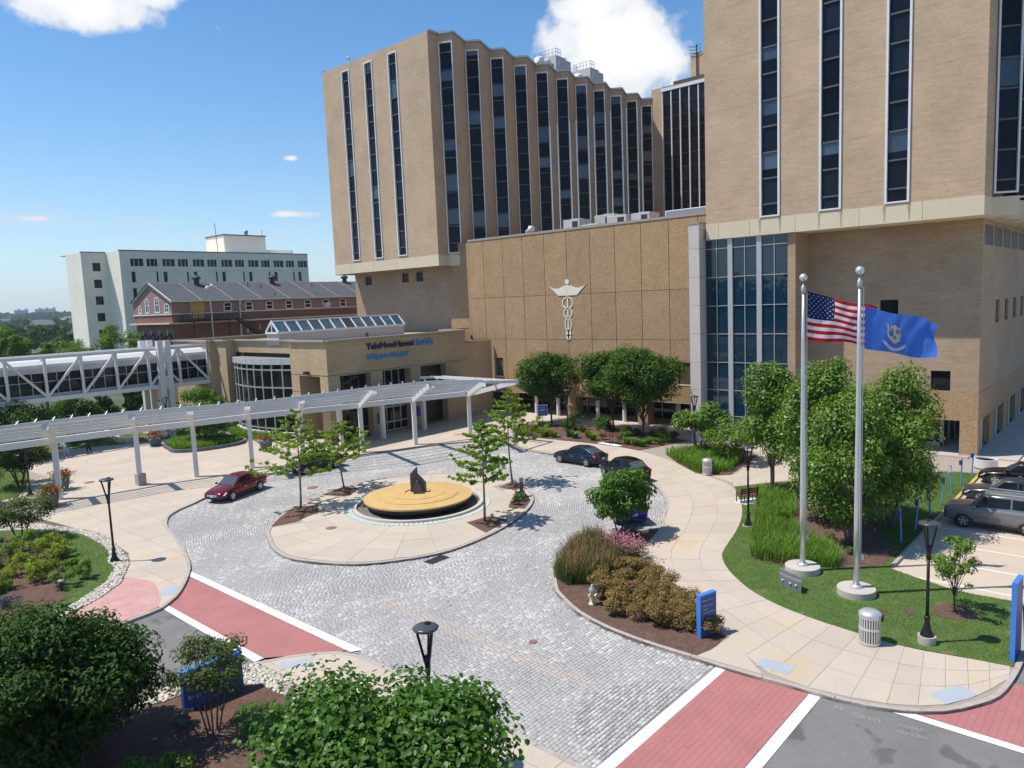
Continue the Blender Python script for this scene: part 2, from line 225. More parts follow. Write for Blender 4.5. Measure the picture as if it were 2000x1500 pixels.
# ------------------------------------------------------------------ mesh helpers
def tag(o, label=None, cat=None, group=None, kind=None):
    if label: o['label'] = label
    if cat: o['category'] = cat
    if group: o['group'] = group
    if kind: o['kind'] = kind
    return o
def thing(name, label, cat, loc=(0, 0, 0), rz=0, group=None):
    o = bpy.data.objects.new(name, None); col.objects.link(o); o.empty_display_size = .3
    o.location = loc; o.rotation_euler = (0, 0, rz); return tag(o, label, cat, group)
class MB:
    def __init__(s): s.v = []; s.f = []; s.m = []; s.cur = 0; s.g = []
    def add(s, vs, fs):
        k = len(s.v); s.g.append((k, len(s.f))); s.v += [tuple(p) for p in vs]; s.f += [tuple(i + k for i in f) for f in fs]; s.m += [s.cur] * len(fs); return s
    def box(s, x0, y0, z0, x1, y1, z1):
        return s.add([(x0, y0, z0), (x1, y0, z0), (x1, y1, z0), (x0, y1, z0), (x0, y0, z1), (x1, y0, z1), (x1, y1, z1), (x0, y1, z1)],
                     [(3, 2, 1, 0), (4, 5, 6, 7), (0, 1, 5, 4), (1, 2, 6, 5), (2, 3, 7, 6), (3, 0, 4, 7)])
    def prism(s, pts, z0, z1, zt=None):
        n = len(pts); a = [(x, y, z0) for x, y in pts] + [(x, y, z1) for x, y in pts]
        return s.add(a, [tuple(range(n))[::-1], tuple(range(n, 2 * n))] + [(i, (i + 1) % n, n + (i + 1) % n, n + i) for i in range(n)])
    def top(s, pts, z): n = len(pts); return s.add([(x, y, z) for x, y in pts], [tuple(range(n))])
    def quad(s, a, b, c, d): return s.add([a, b, c, d], [(0, 1, 2, 3)])
    def bar(s, a, b, w, h=None, up=(0, 0, 1)):
        a = Vector(a); b = Vector(b); d = (b - a).normalized(); h = h or w; u = Vector(up)
        if abs(d.dot(u)) > .98: u = Vector((1, 0, 0))
        x = d.cross(u).normalized(); y = x.cross(d).normalized(); vs = []
        for p in (a, b):
            for sx, sy in ((-1, -1), (1, -1), (1, 1), (-1, 1)): vs.append(p + x * (w / 2 * sx) + y * (h / 2 * sy))
        return s.add(vs, [(3, 2, 1, 0), (4, 5, 6, 7), (0, 1, 5, 4), (1, 2, 6, 5), (2, 3, 7, 6), (3, 0, 4, 7)])
    def tube(s, path, rad, n=7, cap=True):
        path = [Vector(p) for p in path]; k = len(path); rad = [rad] * k if isinstance(rad, (int, float)) else rad; vs = []; fs = []
        for i, p in enumerate(path):
            d = (path[min(i + 1, k - 1)] - path[max(i - 1, 0)]).normalized(); u = Vector((0, 0, 1)) if abs(d.z) < .9 else Vector((1, 0, 0))
            x = d.cross(u).normalized(); y = d.cross(x).normalized()
            for j in range(n): t = 2 * math.pi * j / n; vs.append(p + (x * math.cos(t) + y * math.sin(t)) * rad[i])
        for i in range(k - 1):
            for j in range(n): fs.append((i * n + j, i * n + (j + 1) % n, (i + 1) * n + (j + 1) % n, (i + 1) * n + j))
        if cap: fs += [tuple(range(n))[::-1], tuple(range((k - 1) * n, k * n))]
        return s.add(vs, fs)
    def lathe(s, prof, c=(0, 0, 0), n=20):
        vs = []; fs = []; k = len(prof)
        for r, z in prof:
            for j in range(n): t = 2 * math.pi * j / n; vs.append((c[0] + r * math.cos(t), c[1] + r * math.sin(t), c[2] + z))
        for i in range(k - 1):
            for j in range(n): fs.append((i * n + j, i * n + (j + 1) % n, (i + 1) * n + (j + 1) % n, (i + 1) * n + j))
        if prof[0][0] > .0001: fs.append(tuple(range(n))[::-1])
        if prof[-1][0] > .0001: fs.append(tuple(range((k - 1) * n, k * n)))
        return s.add(vs, fs)
    def ball(s, c, r, n=12, sq=1.0):
        return s.lathe([(max(r * math.sin(math.pi * i / 8), .0002), -r * sq * math.cos(math.pi * i / 8)) for i in range(9)], c, n)
    def facade(s, fn, u0, u1, v0, v1, holes=(), depth=.2):
        us = sorted({u0, u1, *[h[0] for h in holes], *[h[1] for h in holes]}); vs = sorted({v0, v1, *[h[2] for h in holes], *[h[3] for h in holes]})
        us = [u for u in us if u0 - 1e-6 <= u <= u1 + 1e-6]; vs = [v for v in vs if v0 - 1e-6 <= v <= v1 + 1e-6]
        for i in range(len(us) - 1):
            for j in range(len(vs) - 1):
                cu = (us[i] + us[i + 1]) / 2; cv = (vs[j] + vs[j + 1]) / 2
                if any(h[0] < cu < h[1] and h[2] < cv < h[3] for h in holes): continue
                s.quad(fn(us[i], vs[j], 0), fn(us[i + 1], vs[j], 0), fn(us[i + 1], vs[j + 1], 0), fn(us[i], vs[j + 1], 0))
        for a, b, c, d in holes:
            a = max(a, u0); b = min(b, u1); c = max(c, v0); d = min(d, v1)
            for p, q in (((a, c), (b, c)), ((b, c), (b, d)), ((b, d), (a, d)), ((a, d), (a, c))):
                s.quad(fn(*p, 0), fn(*q, 0), fn(*q, depth), fn(*p, depth))
        return s
    def each(s, name, mats, parent=None, **k):
        """one object per added piece"""
        g = s.g + [(len(s.v), len(s.f))]
        for (a, c), (b, d) in zip(g[:-1], g[1:]):
            q = MB(); q.add(s.v[a:b], [tuple(i - a for i in f) for f in s.f[c:d]]); q.build(name, mats, parent, **k)
    def build(s, name, mats, parent=None, smooth=False, bevel=0, subd=0, local=False, merge=False):
        mats = mats if isinstance(mats, (list, tuple)) else [mats]
        V = np.array(s.v, float)
        if local: off = np.zeros(3)
        else: lo, hi = V.min(0), V.max(0); off = np.array([(lo[0] + hi[0]) / 2, (lo[1] + hi[1]) / 2, lo[2]])
        me = bpy.data.meshes.new(name); me.from_pydata((V - off).tolist(), [], s.f)
        for mm in mats: me.materials.append(MATS[mm] if isinstance(mm, str) else mm)
        if len(mats) > 1: me.polygons.foreach_set('material_index', s.m)
        if smooth: me.polygons.foreach_set('use_smooth', [True] * len(s.f))
        if merge:
            b = bmesh.new(); b.from_mesh(me); bmesh.ops.remove_doubles(b, verts=b.verts, dist=1e-4); bmesh.ops.recalc_face_normals(b, faces=b.faces); b.to_mesh(me); b.free()
        me.update(); o = bpy.data.objects.new(name, me); col.objects.link(o); o.location = off
        if parent is not None:
            if local: o.parent = parent
            else: attach(o, parent)
        if bevel: md = o.modifiers.new('bevel', 'BEVEL'); md.width = bevel; md.segments = 2; md.limit_method = 'ANGLE'
        if subd: md = o.modifiers.new('subd', 'SUBSURF'); md.levels = subd; md.render_levels = subd
        return o
def wloc(o):
    p = Vector(o.location)
    while o.parent: o = o.parent; p = p + Vector(o.location)
    return p
def attach(o, parent):
    """parent an object given in world coordinates (parents not rotated yet)"""
    w = Vector(o.location); o.parent = parent; o.location = w - wloc(parent); return o
def share(src, name, loc, parent=None, rz=0, scale=None, matname=None):
    o = bpy.data.objects.new(name, src.data if hasattr(src, 'data') else src); col.objects.link(o); o.location = loc; o.rotation_euler = (0, 0, rz)
    if scale: o.scale = scale
    if parent is not None: attach(o, parent)
    return o
def dup(root, loc, rz=0, label=None, group=None, scale=None):
    def cp(o, par):
        c = o.copy(); col.objects.link(c)
        if par is not None: c.parent = par
        for ch in [q for q in o.children]: cp(ch, c)
        return c
    r = cp(root, None); r.location = loc; r.rotation_euler = (0, 0, rz)
    if label: r['label'] = label
    if group: r['group'] = group
    if scale: r.scale = (scale,) * 3
    return r
def smooth_line(pts, step=.6, closed=False):
    P = [Vector((*p, 0)) for p in pts]; n = len(P); out = []
    for i in range(n if closed else n - 1):
        a, b, c, d = (P[(i - 1) % n] if closed or i > 0 else P[i]), P[i], P[(i + 1) % n], (P[(i + 2) % n] if closed or i + 2 < n else P[min(i + 1, n - 1)])
        k = max(1, int((c - b).length / step))
        for j in range(k):
            t = j / k; q = .5 * ((2 * b) + (c - a) * t + (2 * a - 5 * b + 4 * c - d) * t * t + (3 * b - a - 3 * c + d) * t ** 3); out.append((q.x, q.y))
    if not closed: out.append((P[-1].x, P[-1].y))
    return out
def inside(px, py, poly):
    px = np.asarray(px, float); py = np.asarray(py, float); r = np.zeros(px.shape, bool); n = len(poly); j = n - 1
    for i in range(n):
        xi, yi = poly[i]; xj, yj = poly[j]
        if yi != yj:
            c = ((yi > py) != (yj > py)) & (px < (xj - xi) * (py - yi) / (yj - yi) + xi); r ^= c
        j = i
    return r
def clip(poly, cell):
    """Sutherland-Hodgman clip of poly by a convex counter-clockwise cell"""
    out = list(poly); n = len(cell)
    for i in range(n):
        ax, ay = cell[i]; bx, by = cell[(i + 1) % n]; inp = out; out = []
        if not inp: return []
        sd = lambda p: (bx - ax) * (p[1] - ay) - (by - ay) * (p[0] - ax)
        for k in range(len(inp)):
            p, q = inp[k - 1], inp[k]; dp, dq = sd(p), sd(q)
            if dq >= 0:
                if dp < 0: t = dp / (dp - dq); out.append((p[0] + (q[0] - p[0]) * t, p[1] + (q[1] - p[1]) * t))
                out.append(q)
            elif dp >= 0: t = dp / (dp - dq); out.append((p[0] + (q[0] - p[0]) * t, p[1] + (q[1] - p[1]) * t))
    return out
def area(p): return .5 * sum(p[i - 1][0] * p[i][1] - p[i][0] * p[i - 1][1] for i in range(len(p)))
def ccw(p): return p if area(p) > 0 else p[::-1]
def npmesh(name, V, Fq, matn, smooth=False, attrs=None):
    """fast mesh from numpy arrays, faces all of one size"""
    me = bpy.data.meshes.new(name); nv = len(V); nf, k = Fq.shape
    me.vertices.add(nv); me.vertices.foreach_set('co', np.ascontiguousarray(V, np.float32).ravel())
    me.loops.add(nf * k); me.loops.foreach_set('vertex_index', np.ascontiguousarray(Fq, np.int32).ravel())
    me.polygons.add(nf); me.polygons.foreach_set('loop_start', np.arange(0, nf * k, k, dtype=np.int32))
    if smooth: me.polygons.foreach_set('use_smooth', np.ones(nf, bool))
    for m in (matn if isinstance(matn, (list, tuple)) else [matn]): me.materials.append(MATS[m])
    for an, av in (attrs or {}).items():
        a = me.attributes.new(an, 'FLOAT', 'FACE'); a.data.foreach_set('value', np.asarray(av, np.float32))
    me.update(calc_edges=True); me.validate(); return me
def npobj(name, V, Fq, matn, parent=None, **k):
    lo, hi = V.min(0), V.max(0); off = np.array([(lo[0] + hi[0]) / 2, (lo[1] + hi[1]) / 2, lo[2]])
    o = bpy.data.objects.new(name, npmesh(name, V - off, Fq, matn, **k)); col.objects.link(o); o.location = off
    if parent is not None: attach(o, parent)
    return o
# ================================================================== GROUND AND PAVING
def sheet(name, pts, z, matn, kind='structure', z0=None):
    b = MB()
    if z0 is None: b.top(ccw(pts), z)
    else: b.prism(ccw(pts), z0, z)
    return tag(b.build(name, matn), kind=kind)
def struct(b, name, matn, **k): return tag(b.build(name, matn, **k), kind='structure')

g = MB(); g.quad((-9000, -9000, -.25), (12000, -9000, -.25), (12000, 12000, -.25), (-9000, 12000, -.25)); struct(g, 'ground', 'ground_far')

ISLAND = smooth_line([(22.0, 39.4), (21.1, 37.7), (20.4, 36.0), (20.1, 34.2), (20.4, 32.7), (21.6, 30.2), (24.0, 28.4), (26.4, 27.7), (30.0, 28.0), (33.3, 29.0), (36.1, 30.6), (38.2, 33.0), (39.3, 35.8), (39.3, 38.8), (37.3, 41.7), (34.3, 43.8), (31.7, 44.4), (28.8, 43.9), (26.0, 42.8), (24.0, 41.4)], .45, True)
KERB_L = smooth_line([(13.1, 32.9), (14.1, 33.7), (15.1, 35.0), (16.2, 36.8), (16.9, 38.5), (17.8, 41.3), (18.8, 45.2), (19.3, 46.5), (20.0, 47.8), (21.1, 48.8), (22.4, 49.5), (24.1, 50.6), (26.1, 51.6), (29.7, 52.9), (32.8, 53.2), (36.0, 53.0), (39.4, 52.6), (45.0, 50.3), (48.3, 48.4), (50.0, 46.6), (49.2, 43.8), (47.9, 41.3), (47.6, 38.0), (47.8, 35.6), (47.5, 32.4), (46.0, 29.1), (44.0, 26.6), (41.9, 24.6), (39.7, 22.9), (37.1, 21.7), (35.3, 20.6)], .6)
BED = [(35.3, 20.6)] + [(34.1, 21.6), (33.1, 22.3)] + smooth_line([(33.1, 22.3), (31.6, 23.2), (29.3, 22.9), (26.9, 21.7), (25.8, 20.9), (24.7, 19.9), (24.2, 19.1), (23.5, 17.8), (23.0, 16.1), (22.8, 14.3), (22.8, 12.3)], .6)
KERB_R = smooth_line([(22.8, 12.3), (22.8, 11.0), (22.85, 9.7), (22.95, 8.5), (23.0, 7.4), (23.15, 6.5), (23.5, 5.6), (24.2, 4.6), (25.2, 3.9), (26.2, 3.45), (27.8, 3.25), (29.4, 3.2)], .5)
KERB_B = smooth_line([(12.9, 24.8), (13.4, 24.5), (14.0, 24.2), (14.8, 23.6), (15.4, 22.9), (15.65, 22.0), (15.7, 19.9), (15.6, 16.8), (15.5, 14.5), (15.4, 12.7), (15.4, 11.0), (15.4, 5.0)], .6)

ROAD = [(13.1, 32.9)] + KERB_L[1:] + BED[1:] + KERB_R[1:] + [(29.4, -12), (15.4, -12)] + KERB_B[::-1] + [(12.9, 25.2)]
sheet('subgrade', [(-30, -25), (70, -25), (70, 56), (-30, 56)], -.06, 'asphalt')
sheet('road', [(-60, 22.5), (13.2, 22.5), (13.2, 33.6), (-60, 36)], .008, 'asphalt')
sheet('road', [(15.0, -60), (30, -60), (30, 7.9), (15.0, 7.9)], .008, 'asphalt')
COB = [(16.05, 37.0)] + [p for p in KERB_L if p[1] > 37.0 or p[0] > 25] + BED[1:] + [(22.8, 11.4)] + [(15.45, 11.4)] + [p for p in KERB_B[::-1] if 11.5 < p[1] < 22.6] + [(16.05, 22.6)]
sheet('cobble_road', [(15.2, 11.3), (51, 11.3), (51, 55), (15.2, 55)], -.012, 'sett_bed')
cob_root = tag(bpy.data.objects.new('cobblestone_paving', None), kind='structure'); col.objects.link(cob_root); cob_root.location = (25, 20, 0)

def patch(x, y):
    return (np.sin(x * .9 + 1.3 * np.sin(y * .41)) + np.sin(y * 1.1 + 1.7 * np.sin(x * .37 + 2)) + np.sin((x * .6 + y * 1.3) * 1.2 + 4) + .8 * np.sin((x * 2.1 - y * 1.7)))
def setts():
    cx = []; cy = []; hl = []; hw = []; an = []
    hwid = .062
    for y in np.arange(11.5, 27.5, .145):                                   # straight courses by the lower crossing
        L = nrg.uniform(.15, .27, 260); x = np.cumsum(L) + 13.5 + nrg.uniform(0, .2)
        cx.append(x - L / 2); cy.append(np.full(260, y) + nrg.normal(0, .006, 260)); hl.append(L / 2 - .012); hw.append(np.full(260, hwid) + nrg.normal(0, .003, 260)); an.append(np.zeros(260))
    A = [np.concatenate(q) for q in (cx, cy, hl, hw, an)]
    r = np.hypot(A[0] - 30, (A[1] - 36)); k = (r > 13.4) & (A[0] < 30); A = [q[k] for q in A]
    cx = []; cy = []; hl = []; hw = []; an = []
    for rr in np.arange(6.5, 25, .145):                                      # courses that turn round the island
        n = int(2 * math.pi * rr / .21); w = nrg.uniform(.72, 1.28, n); w = w / w.sum() * 2 * math.pi; t = np.cumsum(w) - w / 2 + nrg.uniform(0, 6)
        q = rr + nrg.normal(0, .006, n); cx.append(30 + q * np.cos(t)); cy.append(36 + q * np.sin(t)); hl.append(w * rr / 2 - .012); hw.append(np.full(n, hwid)); an.append(t + math.pi / 2)
    Bq = [np.concatenate(q) for q in (cx, cy, hl, hw, an)]
    r = np.hypot(Bq[0] - 30, Bq[1] - 36); k = ~((r > 13.4) & (Bq[1] < 27.5) & (Bq[0] < 30)); Bq = [q[k] for q in Bq]
    X, Y, HL, HW, AN = [np.concatenate((a, b)) for a, b in zip(A, Bq)]
    k = inside(X, Y, COB) & ~inside(X, Y, ISLAND); X, Y, HL, HW, AN = X[k], Y[k], HL[k], HW[k], AN[k]
    n = len(X); p = patch(X, Y); streaky = patch(X * .35, Y * 2.0)
    white = nrg.random(n) < np.clip(.12 + .10 * (p + streaky * .6), .02, .7)
    tone = np.where(white, nrg.normal(.78, .11, n), nrg.normal(.36, .12, n) + .045 * p); tone = np.clip(tone, 0, 1)
    tanb = ((np.abs(X - (19.15 + .03 * (Y - 11))) < .38) & (Y < 25.6)).astype(float) * nrg.uniform(.2, .85, n)
    zt = .012 + nrg.normal(0, .0035, n)
    return X, Y, HL, HW, AN, tone, tanb, zt
SX, SY, SHL, SHW, SAN, ST, STN, SZ = setts()
near = np.argsort(np.where((SY < 20) & (SX > 15.4), np.hypot(SX - 18.5, SY - 11.2), 1e9))[:290]
single = np.zeros(len(SX), bool); single[near] = True
def sett_arrays(i):
    n = len(i); c, s = np.cos(SAN[i]), np.sin(SAN[i]); V = np.zeros((n, 8, 3)); q = 0
    for z, sh in ((-.012, .002), (None, -.011)):
        for a, b in ((-1, -1), (1, -1), (1, 1), (-1, 1)):
            u = a * (SHL[i] + sh); v = b * (SHW[i] + sh); V[:, q, 0] = SX[i] + u * c - v * s; V[:, q, 1] = SY[i] + u * s + v * c; V[:, q, 2] = SZ[i] if z is None else z; q += 1
    F = np.array([[4, 5, 6, 7], [0, 1, 5, 4], [1, 2, 6, 5], [2, 3, 7, 6], [3, 0, 4, 7]])
    return V.reshape(-1, 3), (np.arange(n)[:, None, None] * 8 + F[None]).reshape(-1, 4)
ii = np.where(~single)[0]; V, F = sett_arrays(ii)
tag(npobj('cobblestones', V, F, 'granite_setts', cob_root, attrs={'tone': np.repeat(ST[ii], 5), 'tan': np.repeat(STN[ii], 5)}), kind='stuff')
proto = MB(); proto.add([(-.5, -.5, -.012), (.5, -.5, -.012), (.5, .5, -.012), (-.5, .5, -.012), (-.45, -.42, .012), (.45, -.42, .012), (.45, .42, .012), (-.45, .42, .012)], [(4, 5, 6, 7), (0, 1, 5, 4), (1, 2, 6, 5), (2, 3, 7, 6), (3, 0, 4, 7)])
po = proto.build('cobblestone', 'sett_single', local=True); pme = po.data; bpy.data.objects.remove(po)
for i in np.where(single)[0]: share(pme, 'cobblestone', (SX[i], SY[i], SZ[i] - .012), cob_root, SAN[i], (2 * SHL[i], 2 * SHW[i], 1))

# crossings and white bars
sheet('crosswalk', [(13.45, 25.0), (15.75, 22.9), (15.75, 37.2), (13.45, 33.3)], .018, 'imprinted_red')
sheet('crosswalk', [(15.4, 8.2), (23.1, 8.2), (22.95, 11.0), (15.4, 11.0)], .018, 'imprinted_red')
sheet('crosswalk', [(23.4, -8), (27.5, -8), (27.5, 3.4), (23.75, 5.2)], .018, 'imprinted_red')
def bar_mark(pts): sheet('road_marking', pts, .024, 'line_paint')
bar_mark([(15.72, 22.72), (16.12, 22.5), (16.14, 37.3), (15.78, 36.6)])
bar_mark([(13.05, 25.0), (13.42, 25.0), (13.46, 33.55), (13.15, 33.1)])
bar_mark([(15.4, 10.98), (22.85, 10.98), (22.85, 11.32), (15.4, 11.38)])
bar_mark([(15.4, 7.82), (22.98, 7.82), (22.95, 8.18), (15.4, 8.18)])
bar_mark([(23.25, -8), (23.52, -8), (23.72, 5.4), (23.42, 6.3)])
# chalk marks scratched on the asphalt by the kerb
def flat_text(body, loc, size, rot, matn, name='chalk_writing'):
    cu = bpy.data.curves.new(name, 'FONT'); cu.body = body; cu.size = size; cu.extrude = .0008; cu.materials.append(MATS[matn])
    t = bpy.data.objects.new(name, cu); col.objects.link(t); t.location = loc; t.rotation_euler = rot
    bpy.context.view_layer.update(); dg = bpy.context.evaluated_depsgraph_get(); me = bpy.data.meshes.new_from_object(t.evaluated_get(dg)); me.name = name
    o = bpy.data.objects.new(name, me); o.location = loc; o.rotation_euler = rot; bpy.data.objects.remove(t); col.objects.link(o)
    if not me.materials: me.materials.append(MATS[matn])
    return o
mat('chalk', (0.30, 0.295, 0.28), rough=.9)
for body, x, y, s in (('N', 22.6, 7.3, .34), ('GRVD', 22.5, 6.75, .30), ('MIDDLE', 22.75, 5.5, .19), ('NO CAM', 22.42, 5.45, .19)):
    o = flat_text(body, (x, y, 0.012), s, (0, 0, -1.35 + rnd.uniform(-.12, .12)), 'chalk'); tag(o, kind='structure')

# ---- kerbs
def kerb(line, inward, w=.16, z=.13, closed=False):
    n = len(line); b = MB(); off = []
    for i, p in enumerate(line):
        a = line[(i - 1) % n] if closed else line[max(i - 1, 0)]; c = line[(i + 1) % n] if closed else line[min(i + 1, n - 1)]
        d = Vector((c[0] - a[0], c[1] - a[1])); d.normalize(); off.append((p[0] - d.y * w * inward, p[1] + d.x * w * inward))
    pieces = []; run = 0.0; cur = [0]
    for i in range(1, n + (1 if closed else 0)):
        j = i % n; run += math.hypot(line[j][0] - line[i - 1][0], line[j][1] - line[i - 1][1]); cur.append(j)
        if run > 2.3: pieces.append(cur); cur = [j]; run = 0
    if len(cur) > 1: pieces.append(cur)
    root = tag(bpy.data.objects.new('kerb', None), kind='structure'); col.objects.link(root); root.location = (*line[n // 2], 0)
    for pc in pieces:
        A = [Vector((*line[k], 0)) for k in pc]; B = [Vector((*off[k], 0)) for k in pc]
        for q in (A, B):
            q[0] = q[0].lerp(q[1], min(.4, .012 / max((q[1] - q[0]).length, .02))); q[-1] = q[-1].lerp(q[-2], min(.4, .012 / max((q[-2] - q[-1]).length, .02)))
        poly = [(p.x, p.y) for p in A] + [(p.x, p.y) for p in B[::-1]]
        MB().prism(ccw(poly), -.05, z + rnd.uniform(-.004, .004)).build('kerb_stone', 'kerb_stone', root)
    return root
kerb(ISLAND, 1 if area(ISLAND) > 0 else -1, .2, closed=True)
kerb(KERB_L, 1 if False else 1, .17); kerb(BED, 1, .17); kerb(KERB_R, 1, .17); kerb(KERB_B[::-1], 1, .17)
kerb(smooth_line([(6.0, 31.0), (9.4, 32.0), (11.2, 32.6), (12.4, 32.75), (13.1, 32.9)], .6), 1, .17)

# ---- raised paving: a bed with the slabs on it
def slabs(root, polys, cells, z0, z1, matn, keep=lambda c: True, limit=290, gap=.007, eye=(0, 0)):
    out = []
    for cell in cells:
        cell = ccw(cell); cxm = sum(p[0] for p in cell) / len(cell); cym = sum(p[1] for p in cell) / len(cell)
        cell = [(p[0] + (cxm - p[0]) * gap / max(math.hypot(p[0] - cxm, p[1] - cym), .05) * 1.4, p[1] + (cym - p[1]) * gap / max(math.hypot(p[0] - cxm, p[1] - cym), .05) * 1.4) for p in cell]
        for poly in polys:
            c = clip(poly, cell) if poly is not None else cell
            if len(c) > 2 and abs(area(c)) > .05:
                m = (sum(p[0] for p in c) / len(c), sum(p[1] for p in c) / len(c))
                if keep(m): out.append((math.hypot(m[0] - eye[0], m[1] - eye[1]), ccw(c)))
    out.sort(key=lambda q: q[0]); rest = MB()
    for k, (d, c) in enumerate(out):
        zz = z1 + rnd.uniform(-.003, .003)
        if k < limit: MB().prism(c, z0, zz).build('paving_slab', matn, root)
        else: rest.prism(c, z0, zz)
    if rest.v: tag(rest.build('paving_slabs', matn, root), kind='stuff')
def paved(name, poly, z=.10, matn='joint_base'):
    o = sheet(name, poly, z, matn, z0=-.05); return o

# left forecourt
COURT = [(p[0], p[1]) for p in KERB_L if True][:KERB_L.index(min(KERB_L, key=lambda p: math.hypot(p[0] - 50.0, p[1] - 46.6))) + 1]
COURT_POLY = COURT + [(53.6, 47.2), (63.2, 52.0), (68, 52.0), (68, 92), (-30, 110), (-30, 62), (13.6, 62.0), (14.9, 53), (15.7, 47), (15.3, 42.2), (14.5, 40.2), (13.6, 38.5)]
court = paved('forecourt', COURT_POLY)
STONES_L = smooth_line([(13.4, 58.0), (14.4, 52.6), (15.5, 49.0), (15.7, 46.6), (15.4, 44.2), (15.15, 42.3), (14.6, 40.4), (13.7, 38.7), (13.2, 37.8), (12.4, 37.0), (11.3, 36.2), (10.6, 35.9), (9.1, 35.2), (5.0, 33.2), (0, 31.5)], .5)
LAWN_L = smooth_line([(9.0, 56.0), (12.4, 53.4), (13.7, 51.9), (14.5, 50.2), (15.0, 48.3), (15.0, 45.3), (14.6, 42.9), (14.0, 41.6), (13.9, 40.2), (13.3, 39.4), (12.8, 38.4), (12.0, 37.8), (11.2, 37.0), (10.2, 36.5), (7.4, 35.2), (0, 32.6)], .5)
GARDEN_L = STONES_L + [(-10, 31), (-10, 60)]
BACKLAWN_1 = [(14.3, 63.2), (15.6, 62.9), (17.0, 66.0), (18.6, 71.0), (20.0, 76.5), (18.5, 79.5), (10, 82), (-10, 84), (-10, 63)]
BACKLAWN_2 = [(24.6, 81.6), (29.2, 79.3), (33.2, 77.9), (38.0, 78.5), (40, 90), (36, 100), (0, 104), (0, 92)]
def court_keep(m):
    if inside([m[0]], [m[1]], GARDEN_L)[0] or inside([m[0]], [m[1]], BACKLAWN_1)[0] or inside([m[0]], [m[1]], BACKLAWN_2)[0]: return False
    if m[1] > 88 or m[0] < 8 or (m[0] > 40.6 and m[1] > 59.2): return False
    return True
cells = []
for i in range(24):
    for j in range(34):
        x0, y0 = 10.2 + i * 2.25, 33.0 + j * 1.55; cells.append([(x0, y0), (x0 + 2.25, y0), (x0 + 2.25, y0 + 1.55), (x0, y0 + 1.55)])
COURT_IN = [(p[0] - .05, p[1] + .16) for p in COURT] + COURT_POLY[len(COURT):]
slabs(court, [COURT_IN], cells, .08, .12, 'concrete', court_keep, 200)

# island
isl = paved('island', ISLAND); ICX, ICY = 30.95, 36.05
ISL_IN = [(ICX + (p[0] - ICX) * .972, ICY + (p[1] - ICY) * .972) for p in ISLAND]
I_MULCH = [[(22.6, 39.9), (24.0, 41.2), (26.0, 42.6), (27.0, 41.5), (25.9, 40.0), (24.0, 39.5)], [(28.7, 43.5), (30.8, 44.1), (31.4, 42.9), (29.5, 41.8)], [(29.8, 30.5), (31.4, 30.3), (31.6, 28.8), (29.0, 28.2)], [(37.1, 34.6), (38.7, 34.4), (38.2, 33.2), (36.9, 32.9)], [(33.5, 30.5), (34.7, 31.4), (36.3, 31.2), (35.6, 30.5), (33.9, 29.5)]]
cells = []
for k, (ra, rb) in enumerate(((4.7, 6.0), (6.0, 7.4), (7.4, 8.8), (8.8, 10.2), (10.2, 11.8))):
    for i in range(28):
        t0, t1 = 2 * math.pi * i / 28 + .05, 2 * math.pi * (i + 1) / 28 + .05
        cells.append([(ICX + r * math.cos(t), ICY + r * math.sin(t)) for r, t in ((ra, t0), (rb, t0), (rb, t1), (ra, t1))])
slabs(isl, [ISL_IN], cells, .08, .12, 'concrete', lambda m: not any(inside([m[0]], [m[1]], q)[0] for q in I_MULCH), 150)
for q in I_MULCH: sheet('mulch', q, .135, 'mulch', z0=.09)

# right hand walk (a ribbon between kerb and lawn)
WL = [(50.3, 47.3), (48.4, 41.6), (47.9, 38.0), (48.0, 35.6), (47.7, 32.3), (46.2, 28.9), (44.2, 26.4), (42.0, 24.4), (39.8, 22.7), (37.2, 21.5), (34.4, 20.4), (31.8, 19.8), (29.2, 18.2), (27.4, 15.2), (25.0, 11.9), (23.05, 9.7), (23.3, 6.9), (24.0, 5.2), (25.3, 4.1), (27.6, 3.4)]
WR = [(53.9, 47.4), (52.6, 42.0), (52.9, 39.0), (53.0, 36.5), (52.7, 33.2), (50.4, 28.3), (47.6, 24.9), (46.2, 21.6), (43.6, 20.0), (40.6, 18.2), (36.4, 16.8), (33.6, 16.0), (31.4, 14.8), (29.7, 13.0), (28.7, 11.2), (28.25, 9.2), (27.95, 7.2), (28.0, 6.0), (28.3, 4.7), (28.6, 3.5)]
walk_poly = [(50.0, 46.6)] + KERB_L[KERB_L.index(min(KERB_L, key=lambda p: math.hypot(p[0] - 50.0, p[1] - 46.6))):] + BED[1:] + KERB_R[1:] + [(34.5, 3.9), (35.2, 8.9), (58.6, 8.9), (68, 8.9), (68, 52.0), (63.2, 52.0), (53.6, 47.2)]
walk = paved('walk', walk_poly)
def resample(P, n):
    P = [Vector(p) for p in P]; L = [0]
    for i in range(1, len(P)): L.append(L[-1] + 1)
    o = []
    for k in range(n + 1):
        t = k / n * (len(P) - 1); i = min(int(t), len(P) - 2); o.append(P[i].lerp(P[i + 1], t - i))
    return o
nseg = 38; A = resample(WL, nseg); B = resample(WR, nseg); A = [A[0]] + [(A[i - 1] + A[i] * 2 + A[i + 1]) / 4 for i in range(1, nseg)] + [A[-1]]; B = [B[0]] + [(B[i - 1] + B[i] * 2 + B[i + 1]) / 4 for i in range(1, nseg)] + [B[-1]]; cells = []
for i in range(nseg):
    for j in range(3): cells.append([tuple(A[i].lerp(B[i], j / 3)), tuple(A[i + 1].lerp(B[i + 1], j / 3)), tuple(A[i + 1].lerp(B[i + 1], (j + 1) / 3)), tuple(A[i].lerp(B[i], (j + 1) / 3))])
cells.append([(22.99, 12.15), (23.1, 9.75), (25.0, 11.85), (23.7, 11.95)])
slabs(walk, [None], cells, .08, .12, 'concrete')
